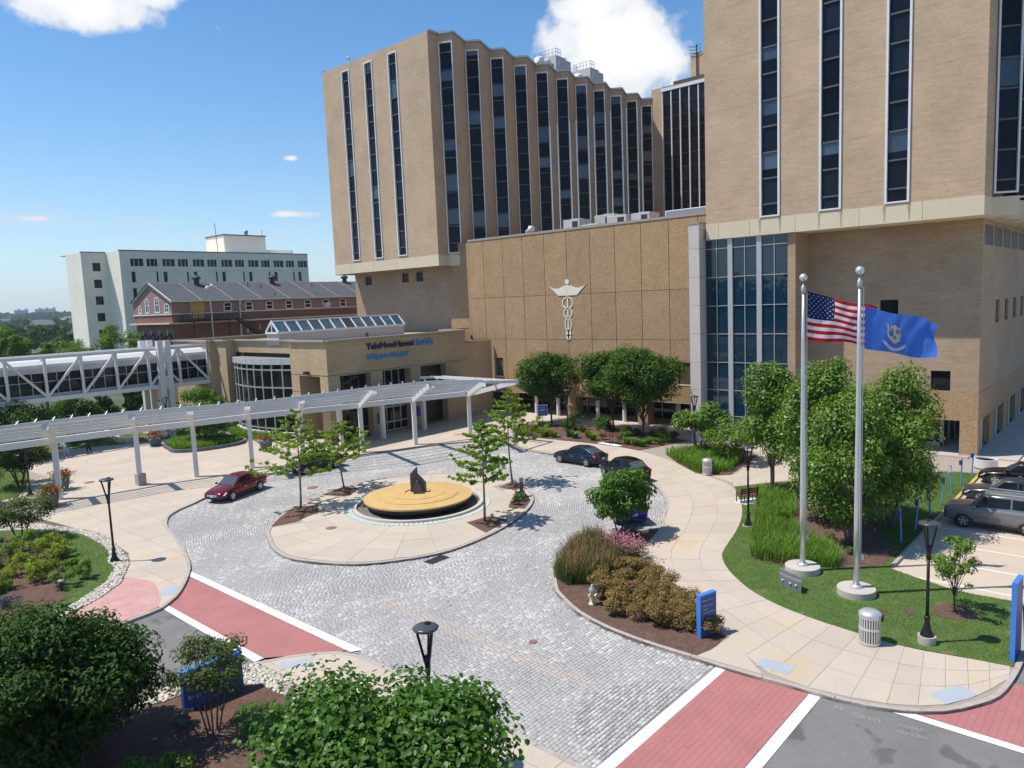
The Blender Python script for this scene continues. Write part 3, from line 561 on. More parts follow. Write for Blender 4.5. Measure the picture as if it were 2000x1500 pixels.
cells = [[(x, y), (x + 2.0, y), (x + 2.0, y + 1.9), (x, y + 1.9)] for x in np.arange(44.5, 68, 2.0) for y in np.arange(17.4, 31.0, 1.9)]
PATH_R = [(46.4, 21.6), (48.0, 24.6), (48.6, 22.6), (56.0, 23.5), (59.8, 30.0), (59, 31), (68, 36), (68, 10.5), (62, 10.5), (57.5, 11.5), (52.5, 16.5), (45.6, 21.2)]
slabs(walk, [PATH_R], cells, .08, .12, 'concrete')
cells = [[(x, y), (x + 2.4, y), (x + 2.4, y + 2.2), (x, y + 2.2)] for x in (58.2, 60.6, 63.0, 65.4) for y in np.arange(30.0, 60, 2.2)]
slabs(walk, [[(58.4, 30.8), (67.8, 30.8), (67.8, 58.8), (60.2, 58.8), (58.4, 51.5)]], cells, .08, .12, 'concrete_grey')
# lower walk under the foreground tree
low_poly = KERB_B + [(11.5, 5), (12.0, 14), (12.6, 19.8), (13.0, 21.7), (13.0, 24.6)]
lw = paved('walk', low_poly)
cells = [[(x, y), (x + 1.25, y), (x + 1.25, y + 1.6), (x, y + 1.6)] for x in (12.05, 13.3, 14.55) for y in np.arange(9.0, 26, 1.6)]
slabs(lw, [[(p[0] - .17, p[1]) for p in low_poly[:-5]] + low_poly[-5:]], cells, .08, .12, 'concrete')
# tactile plates let into the ramps
def plate(pts): sheet('tactile_plate', pts, .127, 'warning_plate', z0=.11)
plate([(23.55, 10.25), (24.25, 10.2), (24.3, 9.1), (23.55, 9.1)]); plate([(25.0, 5.2), (26.2, 4.5), (25.8, 4.0), (24.7, 4.6)]); plate([(13.5, 23.95), (14.5, 23.35), (14.15, 22.9), (13.2, 23.5)]); plate([(13.6, 34.6), (14.4, 35.4), (14.75, 34.8), (14.0, 34.0)])
# red paver walk at the far left corner
rw = sheet('red_walk', [(13.7, 38.4), (14.25, 36.6), (13.75, 34.5), (13.05, 33.15), (12.4, 32.95), (11.2, 32.85), (9.4, 32.25), (6.0, 31.2), (-6, 27.5), (-6, 30.6), (5.0, 33.3), (9.1, 35.1), (11.0, 36.0), (12.4, 37.0)], .124, 'red_pavers', z0=-.04)

# ---- lawns, mulch, stones
def bed(name, poly, z, matn): return sheet(name, poly, z, matn, z0=.05)
bed('soil', GARDEN_L, .127, 'mulch'); bed('lawn', LAWN_L + [(0, 33), (0, 57)], .138, 'lawn')
bed('mulch', [(8.2, 53.8), (12.3, 51.8), (13.1, 50.4), (13.3, 46.8), (12.7, 43.4), (11.9, 41.0), (10.9, 39.2), (11.0, 38.0), (10.2, 37.4), (8.4, 37.2), (2, 36.4), (2, 54)], .15, 'mulch')
bed('lawn', BACKLAWN_1, .138, 'lawn'); bed('lawn', BACKLAWN_2, .138, 'lawn')
LAWN_R = smooth_line([(28.5, 3.4), (28.2, 5.4), (27.95, 6.8), (28.1, 8.2), (28.4, 10.0), (28.9, 11.6), (29.8, 13.2), (31.4, 14.9), (33.0, 16.0), (34.7, 16.5), (36.7, 17.0), (39.2, 17.8), (41.7, 18.9), (44.1, 20.3), (45.5, 21.1)], .5) + [(48.0, 19.3), (52.0, 15.8), (56.9, 10.9), (57.2, 9.2), (53, 9.15), (35.7, 9.15), (35.2, 8.0), (34.6, 6.5), (34.5, 5.6), (34.6, 3.9)]
bed('lawn', LAWN_R, .138, 'lawn')
MULCH_R = smooth_line([(44.5, 20.1), (45.9, 19.4), (49.2, 15.6), (47.2, 12.4), (42.7, 11.6), (39.4, 10.3), (38.0, 9.5), (36.0, 9.5), (34.4, 10.6), (34.4, 11.6), (33.3, 13.2), (33.4, 14.6), (35.6, 15.6), (41.0, 17.7)], .6, True); bed('mulch', MULCH_R, .15, 'mulch')
bed('mulch', BED + [(22.8, 12.2), (23.6, 11.9), (25.0, 12.0), (25.2, 12.5), (27.4, 15.2), (28.5, 17.1), (29.2, 18.3), (30.4, 19.1), (31.7, 19.9), (33.9, 20.3)], .11, 'mulch')
BENCHBED = [(53.4, 47.5), (52.4, 45.0), (52.7, 42.3), (53.0, 39.4), (53.0, 36.9), (52.8, 34.6), (52.5, 32.8), (58.0, 31.2), (60.4, 38.6), (59.2, 46.4), (58.0, 50.0)]; bed('mulch', BENCHBED, .15, 'mulch')
CLUMP = [(52.4, 30.2), (49.7, 27.6), (47.7, 25.1), (47.4, 23.9), (48.4, 22.8), (55.5, 23.8), (58.5, 29.6)]; bed('mulch', CLUMP, .15, 'mulch')
GARDEN_B = [(12.9, 24.6), (12.3, 25.2), (9.0, 26.0), (-4, 28.5), (-6, 8), (11.5, 4), (12.0, 14), (12.6, 19.8), (13.0, 21.7)]
bed('mulch', GARDEN_B, .11, 'mulch'); LAWN_B = [(10.6, 22.0), (11.4, 22.2), (11.9, 21.4), (11.8, 19.6), (10.8, 18.6), (10.1, 19.4)]; bed('lawn', smooth_line(LAWN_B, .4, True), .14, 'lawn')
bed('soil', [(36.8, 66.0), (40.2, 65.3), (41.6, 67), (41.6, 80.4), (40.6, 80.6), (39.2, 73.0)], .13, 'mulch')
for x, y, r in ((32.1, 5.8, .8),): sheet('mulch', [(x + r * (1 + .15 * math.sin(3 * t)) * math.cos(t), y + r * math.sin(t)) for t in np.linspace(0, 6.28, 20)[:-1]], .15, 'mulch', z0=.1)
for x, y in ((30.4, 8.0), (31.2, 7.2)): sheet('bare_patch', [(x + .32 * math.cos(t), y + .22 * math.sin(t)) for t in np.linspace(0, 6.28, 14)[:-1]], .146, 'mulch', z0=.1)

# parking lot
sheet('parking_lot', [(29.4, -6), (34.5, 3.9), (34.6, 6.5), (35.2, 8.95), (58.6, 8.95), (62, 10.4), (120, 10.4), (120, -40), (29.4, -40)], .115, 'lot_concrete', z0=-.05)
for x in (35.2, 37.9, 40.65, 43.35, 46.1, 48.85, 51.6, 54.35): sheet('road_marking', [(x - .05, 3.6), (x + .05, 3.6), (x + .05, 8.6), (x - .05, 8.6)], .121, 'line_paint')
for x in np.arange(64, 100, 2.8): sheet('road_marking', [(x, 3.4), (x + .1, 3.4), (x + 2.3, 7.6), (x + 2.2, 7.6)], .121, 'line_paint')
mat('kerb_yellow', (0.60, 0.38, 0.10), rough=.8, var=.2)
for i in range(9): MB().box(36.0 + i * 2.45, 8.95, .1, 38.42 + i * 2.45, 9.12, .24).build('kerb_stone', 'kerb_yellow' if i > 4 else 'kerb_stone')['kind'] = 'structure'
sheet('side_walk', [(62.2, 7.6), (120, 7.6), (120, 10.4), (62.2, 10.4)], .24, 'concrete_grey', z0=.0)

# loose white stones
def pebbles(name, pts, root=None, rmin=.05, rmax=.10, z=.13):
    ico = bmesh.new(); bmesh.ops.create_icosphere(ico, subdivisions=1, radius=1); tv = np.array([v.co for v in ico.verts]); tf = np.array([[v.index for v in f.verts] for f in ico.faces]); ico.free()
    n = len(pts); s = nrg.uniform(rmin, rmax, (n, 1, 1)) * np.stack([nrg.uniform(.7, 1.5, n), nrg.uniform(.7, 1.2, n), nrg.uniform(.4, .8, n)], 1)[:, None, :]
    V = tv[None] * s * (1 + nrg.uniform(-.15, .15, (n, len(tv), 1))); a = nrg.uniform(0, 6.3, n); c, q = np.cos(a)[:, None], np.sin(a)[:, None]
    V = np.stack([V[..., 0] * c - V[..., 1] * q, V[..., 0] * q + V[..., 1] * c, V[..., 2]], -1) + np.concatenate([pts, np.full((n, 1), z + .01)], 1)[:, None, :]
    F = (tf[None] + (np.arange(n) * len(tv))[:, None, None]).reshape(-1, 3)
    return tag(npobj(name, V.reshape(-1, 3), F, 'pebble'), kind='stuff')
mat('pebble', (0.50, 0.455, 0.375), rough=.8, var=.1, island=.4)
def scatter(poly, dens, holes=()):
    xs = [p[0] for p in poly]; ys = [p[1] for p in poly]; x0, x1, y0, y1 = min(xs), max(xs), min(ys), max(ys)
    n = int((x1 - x0) * (y1 - y0) * dens); X = nrg.uniform(x0, x1, n); Y = nrg.uniform(y0, y1, n); k = inside(X, Y, poly)
    for h in holes: k &= ~inside(X, Y, h)
    return np.stack([X[k], Y[k]], 1)
strip_L = STONES_L + LAWN_L[::-1]
pebbles('white_stones', scatter(strip_L, 190))
pebbles('white_stones', scatter([(12.9, 24.7), (13.0, 23.4), (12.9, 21.7), (12.55, 19.0), (12.0, 15.0), (11.2, 15.0), (11.9, 19.0), (12.35, 21.6), (12.2, 23.2), (11.2, 24.4), (9.0, 24.9), (6.0, 25.6), (6.0, 26.3), (9.0, 25.7), (12.2, 25.1)], 170), z=.115)
pebbles('white_stones', scatter([(13.0, 62.9), (15.4, 62.6), (15.8, 61.2), (13.4, 60.8)], 120))
# ================================================================== BUILDINGS
def FX(X): return lambda u, v, d: (X + d, u, v)
def FY(Y): return lambda u, v, d: (u, Y + d, v)
def pane_x(root, X, y0, y1, z0, z1, m, name='pane'): return MB().box(X, y0, z0, X + .03, y1, z1).build(name, m, root)
def pane_y(root, Y, x0, x1, z0, z1, m, name='pane'): return MB().box(x0, Y, z0, x1, Y + .03, z1).build(name, m, root)
def strip(root, fn, u0, u1, z0, z1, zs, blinds=.35, fw=.15, proud=.10, name='window_strip'):
    """tall strip window: raised frame, glass set back, one pane per storey band"""
    b = MB()
    def bx(a0, a1, v0, v1, d0, d1):
        p = [fn(a0, v0, d0), fn(a1, v0, d0), fn(a1, v1, d0), fn(a0, v1, d0), fn(a0, v0, d1), fn(a1, v0, d1), fn(a1, v1, d1), fn(a0, v1, d1)]
        b.add(p, [(0, 1, 2, 3), (7, 6, 5, 4), (0, 4, 5, 1), (1, 5, 6, 2), (2, 6, 7, 3), (3, 7, 4, 0)])
    bx(u0, u0 + fw, z0, z1, -proud, .12); bx(u1 - fw, u1, z0, z1, -proud, .12); bx(u0 + fw, u1 - fw, z0, z0 + .12, -proud, .12); bx(u0 + fw, u1 - fw, z1 - .14, z1, -proud, .12)
    fr = b.build(name, 'white_frame', root)
    b = MB()
    for z in zs: bx(u0 + fw, u1 - fw, z - .06, z + .06, .02, .11)
    if zs: b.each('transom', 'mullion_strip', fr)
    edges = [z0 + .12] + list(zs) + [z1 - .14]
    for i in range(len(edges) - 1):
        a, c = edges[i], edges[i + 1]; k = rnd.random()
        q = MB(); p0 = .13
        def pbx(v0, v1, dd):
            p = [fn(u0 + fw, v0, dd), fn(u1 - fw, v0, dd), fn(u1 - fw, v1, dd), fn(u0 + fw, v1, dd)]; q.add(p + [tuple(np.array(t) + np.array(fn(0, 0, .02)) - np.array(fn(0, 0, 0))) for t in p], [(0, 1, 2, 3), (7, 6, 5, 4)])
        pbx(a, c, p0); q.build('pane', 'strip_glass', fr)
        if i % 2 == 0 and k < blinds:
            q = MB(); h = rnd.uniform(.45, 1.0) * (c - a); pbx(c - h, c - .07, p0 - .006); q.build('blind', 'blind_glass', fr)
    return fr

# ---- right tower (upper block on a low brick base)
rt = thing('hospital_tower', 'tan brick hospital tower on the right with tall white-framed window strips', 'building', (60, 10, 0))
TX, TY0, TY1, TZ = 59.0, 9.6, 29.75, 58
zs_r = [19.8 + 2 * k for k in range(19)]
b = MB(); strips = [(14.15, 15.78), (18.78, 20.40), (23.42, 25.05)]
b.facade(FX(TX), TY0, TY1, 18.7, TZ, [(a + .1, c - .1, 18.9, TZ - 1) for a, c in strips], .35)
b.facade(FX(TX + .34), TY0, TY1, 18.7, TZ)
b.box(TX + .4, TY0, 18.7, 104, TY0 + .01, TZ) if False else None
rplan = [(TX, TY0)]; rv = [(60.95 + 4.45 * k, 9.45) for k in range(10)]; rp = [(61.75 + 4.45 * k, 8.05) for k in range(10)]
b.facade(FY(TY1), TX, 104, 18.7, TZ)
def rw(p, q, z0, z1): b.quad((*p, z0), (*q, z0), (*q, z1), (*p, z1))
rw((TX, TY0), rv[0], 18.7, TZ)
for k in range(10): rw(rv[k], rp[k], TZ - .8, TZ); rw(rp[k], rv[k + 1] if k < 9 else (104, 9.4), 17.4, TZ)
b.quad((TX, TY0, TZ), (104, TY0, TZ), (104, TY1, TZ), (TX, TY1, TZ)); b.quad((104, TY0, 18.7), (104, TY1, 18.7), (104, TY1, TZ), (104, TY0, TZ))
b.build('wall', 'tower_brick', rt)
for a, c in strips: strip(rt, FX(TX), a, c, 18.78, TZ - .9, zs_r)
for k in range(10):
    v, p = Vector((*rv[k], 0)), Vector((*rp[k], 0)); d = (p - v); L_ = d.length; d.normalize(); nrm = Vector((d.y, -d.x, 0))
    if nrm.x > 0: nrm = -nrm
    fn = (lambda v, d, nrm: (lambda u, z, dep: tuple(v + d * u - nrm * dep + Vector((0, 0, z)))))(v + nrm * .05, d, nrm)
    if k < 3: strip(rt, fn, .05, L_ - .05, 18.9, TZ - .9, zs_r, .3, fw=.13, proud=.06)
ed = [9.57, 13.3, 17.5, 22.2, 25.9, 28.6, 29.75]                     # precast band, panel by panel
for i in range(len(ed) - 1): MB().box(TX - .03, ed[i] + .012, 17.4, TX + 3.2, ed[i + 1] - .012, 18.7).build('ledge_panel', 'precast', rt)
MB().prism(ccw([(TX + 3.2, TY0 - .02), (TX - .02, TY0 - .02), (60.9, 9.42), (61.7, 7.98), (62.2, 8.2)]), 17.4, 18.68).build('ledge_panel', 'precast', rt)
for i in range(9): MB().prism(ccw([(62.2 + i * 4.45, 8.2), (65.4 + i * 4.45, 9.4), (66.15 + i * 4.45, 7.98), (66.6 + i * 4.45, 8.2), (66.6 + i * 4.45, 12), (62.2 + i * 4.45, 12)]), 17.4, 18.69).build('ledge_panel', 'precast', rt)
mat('stain', (0.40, 0.34, 0.25), rough=.9, var=.3, scale=5, stretch=(1, 2.5, .4))
for a, c in strips:
    for y in (a, c):
        n_ = MB(); n_.add([(TX - .034, y - .13, 18.66), (TX - .034, y + .13, 18.66), (TX - .034, y + .05, 18.0), (TX - .034, y + .02, 17.5), (TX - .034, y - .03, 17.45), (TX - .034, y - .07, 17.9)], [tuple(range(6))]); n_.build('water_stain', 'stain', rt)
MB().box(62.2, 11.6, 17.4, 104, 29.7, 17.45).build('soffit', 'precast', rt)
for k in range(3):
    for s in (0, 1): pass
# low base under it
BX = 62.0
b = MB(); wins = [(15.5, 16.8, 10.4, 11.85), (19.5, 20.85, 10.4, 11.85), (11.9, 13.2, 5.0, 6.5)]
b.facade(FX(BX), 10.1, 22.3, 4.88, 17.4, wins, .3)
swins = [(68 + k * 4.25 + .0, 68 + k * 4.25 + 1.7, 9.75, 11.5) for k in range(7)]
b.facade(FY(10.1), BX, 110, 4.88, 17.4, swins + [(62.6 + k * 3.9, 62.6 + k * 3.9 + 3.4, 15.6, 17.05) for k in range(8)], .3)
b.quad((BX + .3, 10.4, 4.88), (BX + .3, 22.3, 4.88), (BX + .3, 22.3, 17.4), (BX + .3, 10.4, 17.4)) if False else None
b.quad((59.3, 22.3, 0), (62.0, 22.3, 0), (62.0, 22.3, 17.4), (59.3, 22.3, 17.4)); b.quad((59.3, 22.3, 0), (59.3, 22.93, 0), (59.3, 22.93, 17.4), (59.3, 22.3, 17.4))
b.build('base_wall', 'low_brick', rt)
for w in wins: pane_x(rt, BX + .2, *w, 'dark_glass', 'window')
for w in swins: pane_y(rt, 10.25, *w, 'dark_glass', 'window')
for k in range(8):
    b = MB()
    for j in range(13): b.add([(62.6 + k * 3.9, 10.2, 15.62 + j * .11), (66.0 + k * 3.9, 10.2, 15.62 + j * .11), (66.0 + k * 3.9, 10.32, 15.71 + j * .11), (62.6 + k * 3.9, 10.32, 15.71 + j * .11)], [(0, 1, 2, 3)])
    for j in range(6): b.box(62.6 + k * 3.9 + j * .67, 10.17, 15.6, 62.65 + k * 3.9 + j * .67, 10.34, 17.05)
    b.build('louvre', 'grey_metal', rt)
MB().facade(FX(BX + .5), 10.5, 22.3, 4.9, 17.3).facade(FY(10.6), BX + .5, 110, 4.9, 17.3).build('inner_wall', 'dark_joint', rt)
b = MB(); b.facade(FX(BX - .02), 10.08, 22.3, 2.85, 4.88); b.facade(FY(10.08), BX - .02, 110, 2.85, 4.88); b.quad((BX, 10.1, 2.85), (BX + 6, 10.1, 2.85), (BX + 6, 22, 2.85), (BX, 22, 2.85)); b.quad((BX, 10.1, 2.85), (110, 10.1, 2.85), (110, 14, 2.85), (BX, 14, 2.85))
b.build('fascia', 'exposed_aggregate', rt)
for yy in (10.08, 20.6): MB().box(BX - .02, yy, .25, BX + .9, yy + 1.15, 2.85).build('pier', 'exposed_aggregate', rt)
MB().box(BX - .08, 10.0, .1, BX + .95, 11.3, .36).build('plinth', 'concrete_grey', rt)
for k in range(14):
    x = 65.0 + k * 3.2
    if k % 2: MB().box(x, 10.3, .24, x + 1.9, 11.4, 2.85).build('pier', 'exposed_aggregate', rt)
    else: MB().box(x, 10.35, .24, x + .5, 10.85, 2.85).build('column', 'pale_stone', rt)
MB().box(BX + 3.2, 13.0, .24, 110, 13.1, 2.85).box(BX + 3.2, 13.0, .24, BX + 3.3, 22, 2.85).build('shopfront_glass', 'dark_glass', rt)
b = MB()
for k in range(7): b.box(BX + 3.1, 13.0 + k * 1.5, .24, BX + 3.2, 13.12 + k * 1.5, 2.85)
for k in range(18): b.box(BX + 3.2 + k * 2.2, 12.9, .24, BX + 3.32 + k * 2.2, 13.0, 2.85)
b.box(BX + 3.1, 13.0, .24, BX + 3.2, 22, .55).box(BX + 3.1, 13.0, 1.2, BX + 3.2, 22, 1.3); b.each('shopfront_frame', 'mullion', rt)
MB().box(BX - .3, 10.6, -.05, BX + 6, 22.2, .24).build('plinth', 'concrete_grey', rt)

# ---- tall teal curtain wall and its pale pier
cwall = thing('glazed_stair_hall', 'tall blue-tinted glass curtain wall of three bays below the right tower', 'glass wall', (59.5, 26.4, 0))
GX = 59.25; bays = [(22.95, 25.0), (25.42, 27.5), (27.92, 29.95)]; zrow = [.15, 2.39, 4.62, 7.0, 9.43, 11.81, 14.22, 16.62, 17.38]
b = MB()
for y in (25.0, 27.5): b.box(GX - .10, y + .004, 0, GX + .25, y + .416, 17.39)
b.each('mullion_post', 'mullion', cwall)
for a, c in bays:
    for i in range(len(zrow) - 1):
        for y0, y1 in ((a, (a + c) / 2), ((a + c) / 2, c)): pane_x(cwall, GX + .06, y0 + .03, y1 - .03, zrow[i] + .03, zrow[i + 1] - .03, 'teal_glass')
    b = MB(); m = (a + c) / 2; b.box(GX - .03, m - .026, .1, GX + .055, m + .026, 17.38)
    for z in zrow: b.box(GX - .02, a, z - .026, GX + .05, m - .027, z + .026).box(GX - .02, m + .027, z - .026, GX + .05, c, z + .026)
    b.each('glazing_bar', 'mullion', cwall)
MB().box(GX + .1, 22.93, 0, GX + 2, 29.97, 17.39).build('hall_interior', 'teal_glass', cwall)
pier = thing('stone_pier', 'pale pinkish stone pier between the brown panel wall and the glass wall', 'pier', (59, 30.5, 0))
for i, (z0, z1) in enumerate(((0, 2.4), (2.42, 4.7), (4.72, 7.05), (7.07, 9.5), (9.52, 11.9), (11.92, 14.3), (14.32, 16.7), (16.72, 18.75))): MB().box(58.15, 29.98, z0, 60.6, 30.95, z1).build('stone_block', 'pale_stone', pier)
MB().box(58.11, 29.94, 18.75, 60.6, 31.0, 18.9).build('coping', 'coping', pier)

# ---- brown precast panel wing with the emblem
pw = thing('panel_wing', 'brown pebble-dashed panel wing with a pale winged staff emblem in the middle', 'building', (64, 47, 0))
PX = 63.4; YJ = [31.2, 32.78] + [32.78 + 3.035 * k for k in range(1, 10)] + [62.5]
YJ = [62.35, 60.03, 57.03, 54.05, 50.98, 47.97, 44.95, 41.92, 38.88, 35.83, 32.78, 31.1]
WIN = {0: (60.3, 61.5), 1: (57.6, 58.8), 3: (51.85, 53.05), 5: (45.25, 46.5), 9: (33.6, 35.05)}
ZR = [(13.42, 20.05), (8.64, 13.38), (2.62, 8.60)]
for i in range(len(YJ) - 1):
    a, c = YJ[i + 1] + .03, YJ[i] - .03
    for r, (z0, z1) in enumerate(ZR):
        h = []
        if r == 2 and i in WIN: h = [(WIN[i][0], WIN[i][1], 4.35, 6.45)]
        b = MB(); b.facade(FX(PX), a, c, z0, z1, h, .22)
        for p, q in (((a, z0), (c, z0)), ((c, z0), (c, z1)), ((c, z1), (a, z1)), ((a, z1), (a, z0))): b.quad((PX, *p), (PX, *q), (PX + .12, *q), (PX + .12, *p))
        o = b.build('wall_panel', 'exposed_aggregate', pw)
        if h:
            pane_x(pw, PX + .15, *h[0], 'dark_glass', 'window')
            MB().box(PX - .04, h[0][0] - .03, 4.25, PX + .1, h[0][1] + .03, 4.34).build('sill', 'white_frame', pw)
b = MB(); b.box(PX + .125, 31.1, 2.6, PX + 30, 62.35, 20.05); b.build('core_wall', 'dark_joint', pw)
MB().box(PX - .06, 31.05, 20.05, PX + .5, 62.45, 20.28).build('coping', 'coping', pw)
MB().box(PX + .5, 31.1, 20.06, PX + 30, 62.3, 20.12).build('roof', 'roof_membrane', pw)
MB().box(PX + .02, 62.36, 2.6, PX + 1, 62.46, 20.04).build('end_panel', 'exposed_aggregate', pw)
MB().box(PX, 31.1, 2.5, PX + 8, 62.3, 2.59).build('soffit', 'concrete_grey', pw)
for y in (56.4, 47.3, 38.5, 31.6): MB().box(PX + .02, y, .12, PX + 1.3, y + 1.15, 2.5).build('pier', 'exposed_aggregate', pw)
for y in (53.3, 50.2, 44.9, 41.6, 35.4): MB().lathe([(.21, .12), (.21, 2.5)], (PX + .6, y, 0), 14).build('column', 'white_paint', pw, smooth=False)
MB().box(PX + 4.4, 31.1, .12, PX + 4.45, 62.3, 2.5).build('shopfront_glass', 'dark_glass', pw)
b = MB()
for k in range(20): b.box(PX + 4.3, 31.3 + 1.6 * k, .12, PX + 4.39, 31.39 + 1.6 * k, 2.5)
b.box(PX + 4.32, 31.2, 1.0, PX + 4.395, 62.2, 1.09); b.each('shopfront_frame', 'mullion', pw)
# emblem: wings, ball, staff, three pairs of loops
eb = MB(); ey = 47.96; ex = PX - .06
def sil(pts, d=.05): eb.add([(ex, ey - u, v) for u, v in pts] + [(ex + d, ey - u, v) for u, v in pts], [tuple(range(len(pts))), tuple(range(len(pts), 2 * len(pts)))[::-1]] + [(i, (i + 1) % len(pts), len(pts) + (i + 1) % len(pts), len(pts) + i) for i in range(len(pts))])
wing = [(.09, 13.28), (1.25, 13.28), (1.32, 13.42), (1.5, 13.48), (1.56, 13.62), (1.72, 13.68), (1.78, 13.82), (1.95, 13.88), (2.0, 14.0), (2.15, 14.05), (2.2, 14.16), (2.52, 14.36), (1.95, 14.12), (1.45, 14.03), (1.0, 14.08), (.5, 14.28), (.09, 14.36)]
sil(wing); sil([(-u, v) for u, v in wing][::-1])
sil([(.075, 8.6), (.075, 14.5), (-.075, 14.5), (-.075, 8.6)], .065)
def loop(cz, rx, rz, w=.12, n=20):
    for i in range(n):
        t0, t1 = 2 * math.pi * i / n, 2 * math.pi * (i + 1) / n
        q = [((rx + s) * math.cos(t), cz + (rz + s) * math.sin(t)) for t, s in ((t0, 0), (t1, 0), (t1, w), (t0, w))]; sil(q[::-1], .045)
sil([(.27 * math.cos(t), 14.7 + .27 * math.sin(t)) for t in np.linspace(0, 2 * math.pi, 17)[:-1]])
for cz, rx, rz in ((12.5, .64, .52), (11.42, .48, .44), (10.22, .36, .66)): loop(cz, rx, rz)
for cz, r in ((9.3, .36), (8.85, .31)): sil([(r * math.cos(t), cz + r * math.sin(t)) for t in np.linspace(0, 2 * math.pi, 17)[:-1]], .055)
mat('emblem_cream', (0.78, 0.73, 0.60), rough=.7, var=.04)
eb.build('emblem', 'emblem_cream', pw)
b = MB(); b.tube([(PX - .02, 31.7, 6.3), (PX - .35, 31.7, 6.35), (PX - .5, 31.75, 6.2), (PX - .5, 31.75, 6.0)], .05, 6); b.ball((PX - .5, 31.75, 5.92), .12, 10)
b.build('camera_bracket', 'white_paint', pw)

# ---- left tower with its folded flank
lt = thing('hospital_tower', 'tan brick hospital tower behind the panel wing with a folded flank of dark window strips', 'building', (66, 70, 0))
LX, LY0, LY1, LZ = 61.3, 65.3, 86.0, 44.1
strL = [(70.8, 72.5), (75.5, 77.15), (80.2, 81.85)]; PITCH = 4.45; P0 = 63.75
peaks = [(P0 + PITCH * k, 63.7) for k in range(11)]; vals = [(62.95, 65.35)] + [(P0 + PITCH * k - 1.05, 65.15) for k in range(1, 11)]
plan = [(LX, LY0)]
for v, p in zip(vals, peaks): plan += [v, p]
plan += [(108.3, 63.7), (108.3, LY1), (LX, LY1)]
b = MB(); b.facade(FX(LX), LY0, LY1, 18.75, LZ, [(a + .1, c - .1, 19.1, 43.1) for a, c in strL], .35); b.facade(FX(LX + .36), LY0 + .4, LY1, 18.75, LZ)
def vwall(p, q, z0, z1): b.quad((*p, z0), (*q, z0), (*q, z1), (*p, z1))
vwall(plan[0], vals[0], 18.75, LZ)
for k in range(11):
    v, p = vals[k], peaks[k]
    vwall(v, p, 43.0, LZ); vwall(v, p, 17.4, 18.9)
    n = vals[k + 1] if k < 10 else (108.3, 64.0)
    vwall(p, n, 17.4, LZ)
vwall((108.3, LY1), (LX, LY1), 17.4, LZ)
b.build('wall', 'tower_brick', lt)
MB().prism(ccw([(LX + .5, LY0 + .5)] + [(x, y + .35) for x, y in plan[1:-3]] + [(108.2, LY1 - .1), (LX + .5, LY1 - .1)]), LZ - .4, LZ - .3).build('roof', 'roof_membrane', lt)
for i in range(len(plan) - 1):                                       # metal coping along every fold
    a, c = Vector((*plan[i], LZ + .11)), Vector((*plan[i + 1], LZ + .11)); o = MB().bar(a, c, .34, .24).build('coping', 'grey_metal', lt)
zfl = [20.1 + 1.99 * k for k in range(12)]
for a, c in strL: strip(lt, FX(LX), a, c, 19.05, 43.3, zfl, .3)
for k in range(11):
    v, p = Vector((*vals[k], 0)), Vector((*peaks[k], 0)); d = (p - v); L = d.length; d.normalize(); nrm = Vector((d.y, -d.x, 0))
    if nrm.x > 0: nrm = -nrm
    fn = (lambda v, d, nrm: (lambda u, z, dep: tuple(v + d * u - nrm * dep + Vector((0, 0, z)))))(v + nrm * .05, d, nrm)
    strip(lt, fn, .05, L - .05, 18.9, 43.2, zfl, .45, fw=.13, proud=.06)
for i, (a, c) in enumerate(((65.27, 69.3), (69.33, 72.9), (72.93, 77.6), (77.63, 82.4), (82.43, 86.05))): MB().box(LX - .03, a, 17.45, LX + .9, c, 18.75).build('ledge_panel', 'precast', lt)
MB().prism(ccw([(LX - .02, LY0 - .03), (62.95, 65.3), (63.75, 63.6), (64.2, 63.7), (64.2, 66.0), (LX - .02, 66.0)]), 17.45, 18.74).build('ledge_panel', 'precast', lt)
b = MB(); lw_ = [(82.3, 83.7, 15.9, 17.1), (74.6, 75.9, 15.9, 17.1), (71.8, 73.1, 15.9, 17.1)]
b.facade(FX(64.5), 62.4, 86.0, 0, 17.45, lw_, .25); b.facade(FY(62.4), 64.5, 66, 0, 17.45); b.quad((64.5, 86, 0), (100, 86, 0), (100, 86, 17.45), (64.5, 86, 17.45)); b.quad((LX, 65.3, 17.45), (108, 65.3, 17.45), (108, 86, 17.45), (LX, 86, 17.45))
b.build('base_wall', 'low_brick', lt)
for w in lw_: pane_x(lt, 64.65, *w, 'strip_glass', 'window')
b = MB(); b.box(LX + 1, 81.5, LZ + .2, LX + 1.2, 81.7, LZ + 1.0); b.ball((LX + 1.1, 81.6, LZ + 1.1), .2); b.build('roof_beacon', 'white_paint', lt)
MB().box(PX + .15, 62.45, 2.6, PX + 2.2, 66, 20).build('link_wall', 'exposed_aggregate', lt)

# ---- glazed block closing the court behind
gb = thing('glazed_block', 'dark glass office front with white upright mullions behind the two towers', 'building', (108.5, 50, 0))
b = MB(); b.facade(FX(108.2), 61.9, 63.8, 17, 45.5); b.facade(FX(108.5), 40, 61.9, 44.8, 45.5); b.quad((108.2, 61.9, 17), (108.6, 61.9, 17), (108.6, 61.9, 45.5), (108.2, 61.9, 45.5)); b.quad((108.2, 40, 45.5), (130, 40, 45.5), (130, 64, 45.5), (108.2, 64, 45.5)); b.build('wall', 'tower_brick', gb)
for k in range(9):
    y1 = 61.85 - 1.56 * k
    MB().box(108.15, y1 - .10, 19, 108.45, y1 + .06, 44.8).build('mullion_post', 'white_frame', gb)
    for j in range(13): MB().box(108.4, y1 - 1.45, 19.0 + j * 1.99, 108.44, y1 - .11, 20.92 + j * 1.99).build('pane', 'dark_glass', gb)
b = MB()
